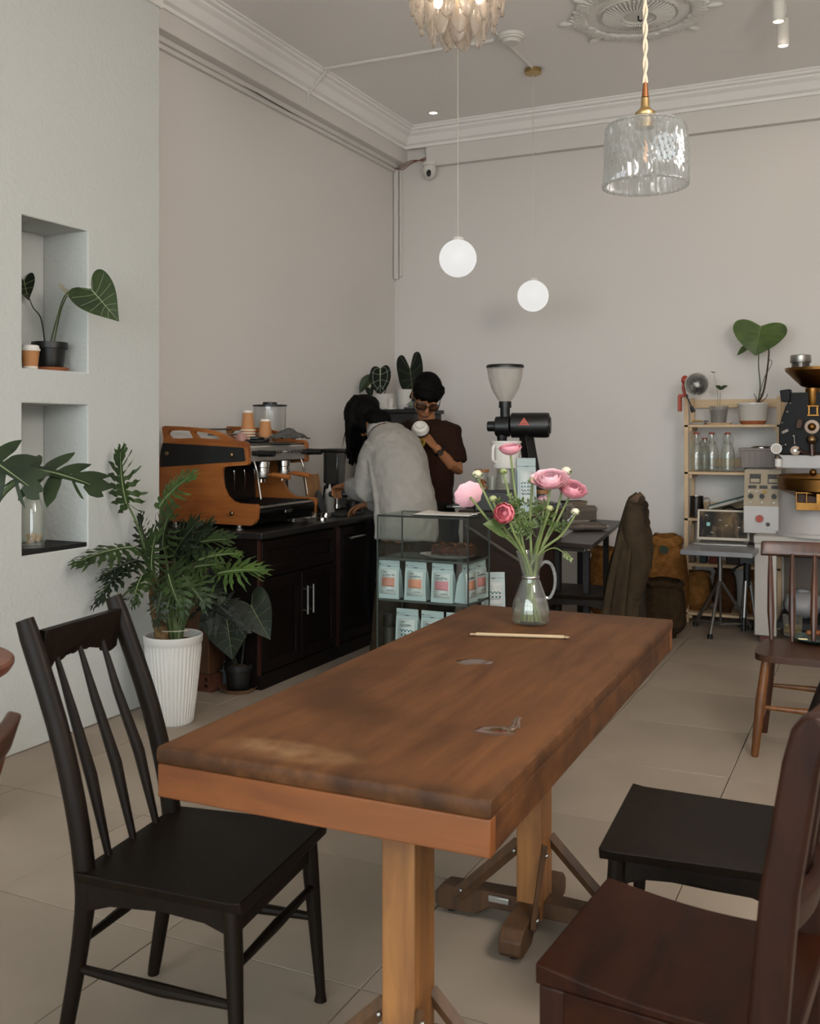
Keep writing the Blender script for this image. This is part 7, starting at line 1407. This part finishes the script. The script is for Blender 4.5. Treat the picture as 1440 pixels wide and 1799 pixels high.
for a in (.2, .5, .82):
    MB().cyl(pp(a, .27), pp(a, .27, .022), 4.2 / pm, n=18).build('knob', BLACKP, s); MB().cyl(pp(a, .1), pp(a, .1, .014), 1.8 / pm, n=10).build('toggle', STEEL, s)
for a in (.15, .36): MB().cyl(pp(a, .4), pp(a, .4, .014), 1.8 / pm, n=10).build('toggle', STEEL, s)
MB().cyl(pp(.56, .4), pp(.56, .4, .012), 3.6 / pm, n=14).build('yellow_button', mat('yellow_button', '9a7a2a', .5), s)
for px, py, r_, m_, nm in ((1334, 911, 6.2, RED, 'stop_button'), (1353, 911, 4.4, BLACKP, 'selector'), (1349, 921, 3.6, BLACKP, 'selector')): q_ = cp(px, py); MB().cyl(q_, q_ - AY * .02, r_ / pm, n=22).build(nm, m_, s)
# ------------------------------------------------------------------ hanging lamps
BULB = emitter('bulb_glow', (1, .86, .68), 14.0); GLOBE = emitter('opal_glow', (1, .985, .955), .72)
CORD = mat('lamp_cord', 'cfc8bb', .7)
def globe(px, py, r, d, label):
    p = Pd(px, py, d); s = thing('globe_pendant', label, 'pendant lamp', p, 0, 'glowing white globe pendants')
    MB().sphere((0, 0, 0), r, 32, 20).build('globe', GLOBE, s)
    MB().lathe([(0, r + .014), (.03, r + .012), (.034, r - .004)], 20).build('cap', WHITEP, s)
    MB().cyl((0, 0, r), (0, 0, ZC - p.z), .0022, n=6).build('cord', CORD, s)
    MB().lathe([(0, -.034), (.035, -.034), (.058, -.03), (.058, 0), (0, 0)], 24, (0, 0, ZC - p.z)).build('ceiling_rose', BRASS, s)
globe(804, 454, .106, 5.64, 'larger glowing white globe pendant directly below the chandelier')
globe(936, 520, .106, 6.773, 'smaller looking glowing white globe pendant hung from a brass ceiling rose')

# ribbed glass pendant
p = Pd(1133, 275, 3.0); s = thing('glass_pendant', 'clear ribbed glass drum pendant lamp with brass socket and twisted cord', 'pendant lamp', p)
RIB = glassy('ribbed_glass', (.97, .98, .98), .08, .6, .30, (.9, .92, .92))
def shade():
    m = MB(); n = 180; k = 20
    def f(u, v):
        w = u * 2 * math.pi; z = .092 - .184 * v; sw = .10 * math.sin(v * 5.2 + .4)
        r = .121 + .004 * math.sin(40 * (w + sw)) + .006 * math.sin(v * math.pi) * math.sin(3 * w)
        if v < .06: r *= .90 + v / .6
        r += .006 * (v - .5)
        return (r * math.cos(w), r * math.sin(w), z)
    return m.grid(f, n, k, True)
shade().build('shade', RIB, s, solid=.003)
MB().lathe([(.03, .098), (.112, .094)], 60).build('shade_top', RIB, s, solid=.003)
MB().lathe([(0, .175), (.012, .175), (.013, .15), (.018, .142), (.030, .132), (.031, .124), (.029, .12), (.027, .118), (.027, .085), (0, .085)], 24).build('socket', BRASS, s)
MB().lathe([(0, .222), (.006, .222), (.011, .178), (0, .176)], 16).build('cord_grip', mat('copper', 'a8714d', .35, 1), s)
bl = MB().lathe([(0, .085), (.012, .083), (.012, .06), (.024, .03), (.028, .01), (.022, -.02), (.008, -.034), (0, -.036)], 20).build('bulb', GLASS, s)
MB().tube(bez([(0, 0, .05), (.006, 0, .02), (-.004, 0, 0), (.004, 0, -.015), (0, 0, .03)], 5), .0022, 6).build('filament', emitter('filament_glow', (1, .5, .25), 1.4), bl)
top = ZC - p.z; L_ = top - .22; nn = 150
for ph in (0, math.pi):
    MB().tube([(.0045 * math.cos(ph + i * .55), .0045 * math.sin(ph + i * .55), .22 + L_ * i / nn) for i in range(nn + 1)], .0042, 6).build('cord_strand', mat('twisted_cord', 'c9b9a2', .8), s)
MB().lathe([(0, -.03), (.04, -.03), (.055, 0), (0, 0)], 20, (0, 0, top)).build('ceiling_rose', BRASS, s)

# tiered glass petal chandelier
p = Pd(803, 20, 4.0); s = thing('chandelier', 'tiered chandelier of textured glass petals on a gold frame', 'chandelier', p)
PET = glassy('hammered_glass', (.98, .95, .92), .12, .75, .32, (.95, .89, .83), .9, 60)
def petal(L, W):
    m = MB()
    def f(u, v):
        y = (u - .5) * 2; z = -v * L; w = W * (.62 + .38 * math.sin(min(1, v * 1.5) * math.pi / 2)) * math.sqrt(max(0.0, 1 - max(0, (v - .55) / .45) ** 2.2))
        w = max(w, .002) * (1 + .06 * math.sin(v * 26))
        return (.012 * math.sin(v * 2.6) - .012 * y * y + .0022 * math.sin(v * 55) * math.cos(y * 8), y * w, z)
    return m.grid(f, 9, 22).mesh('petal', PET, 60)
pm = [petal(.22, .036), petal(.20, .034), petal(.17, .04)]
for tier, (r_, z_, n_, mi, off) in enumerate([(.178, .20, 14, 0, 0), (.15, .12, 12, 1, .13), (.105, .075, 9, 1, .3), (.045, .03, 5, 2, .2)]):
    for i in range(n_):
        w = off + 2 * math.pi * i / n_; o = obj('petal', pm[mi], s, solid=.006); o.location = (r_ * math.cos(w), r_ * math.sin(w), z_); o.rotation_euler = (0, 0, w)
fr = MB()
for r_, z_ in [(.178, .2), (.15, .12), (.105, .075), (.045, .03)]:
    fr.tube([(r_ * math.cos(a), r_ * math.sin(a), z_ + .003) for a in [i * math.pi / 16 for i in range(33)]], .004, 6)
    for i in range(4): fr.tube([(0, 0, z_ + .03), (r_ * math.cos(i * 1.57), r_ * math.sin(i * 1.57), z_ + .003)], .003, 6)
fr.cyl((0, 0, -.03), (0, 0, .42), .009, n=10).sphere((0, 0, -.035), .014); fr.build('frame', BRASS, s)
for i in range(5):
    w = i * 2 * math.pi / 5 + .5; MB().sphere((.09 * math.cos(w), .09 * math.sin(w), .06), (.02, .02, .028)).build('bulb', BULB, s)
MB().cyl((0, 0, .42), (0, 0, ZC - p.z), .005, n=8).lathe([(0, -.05), (.06, -.04), (.065, 0), (0, 0)], 24, (0, 0, ZC - p.z)).build('hanging_rod', BRASS, s)
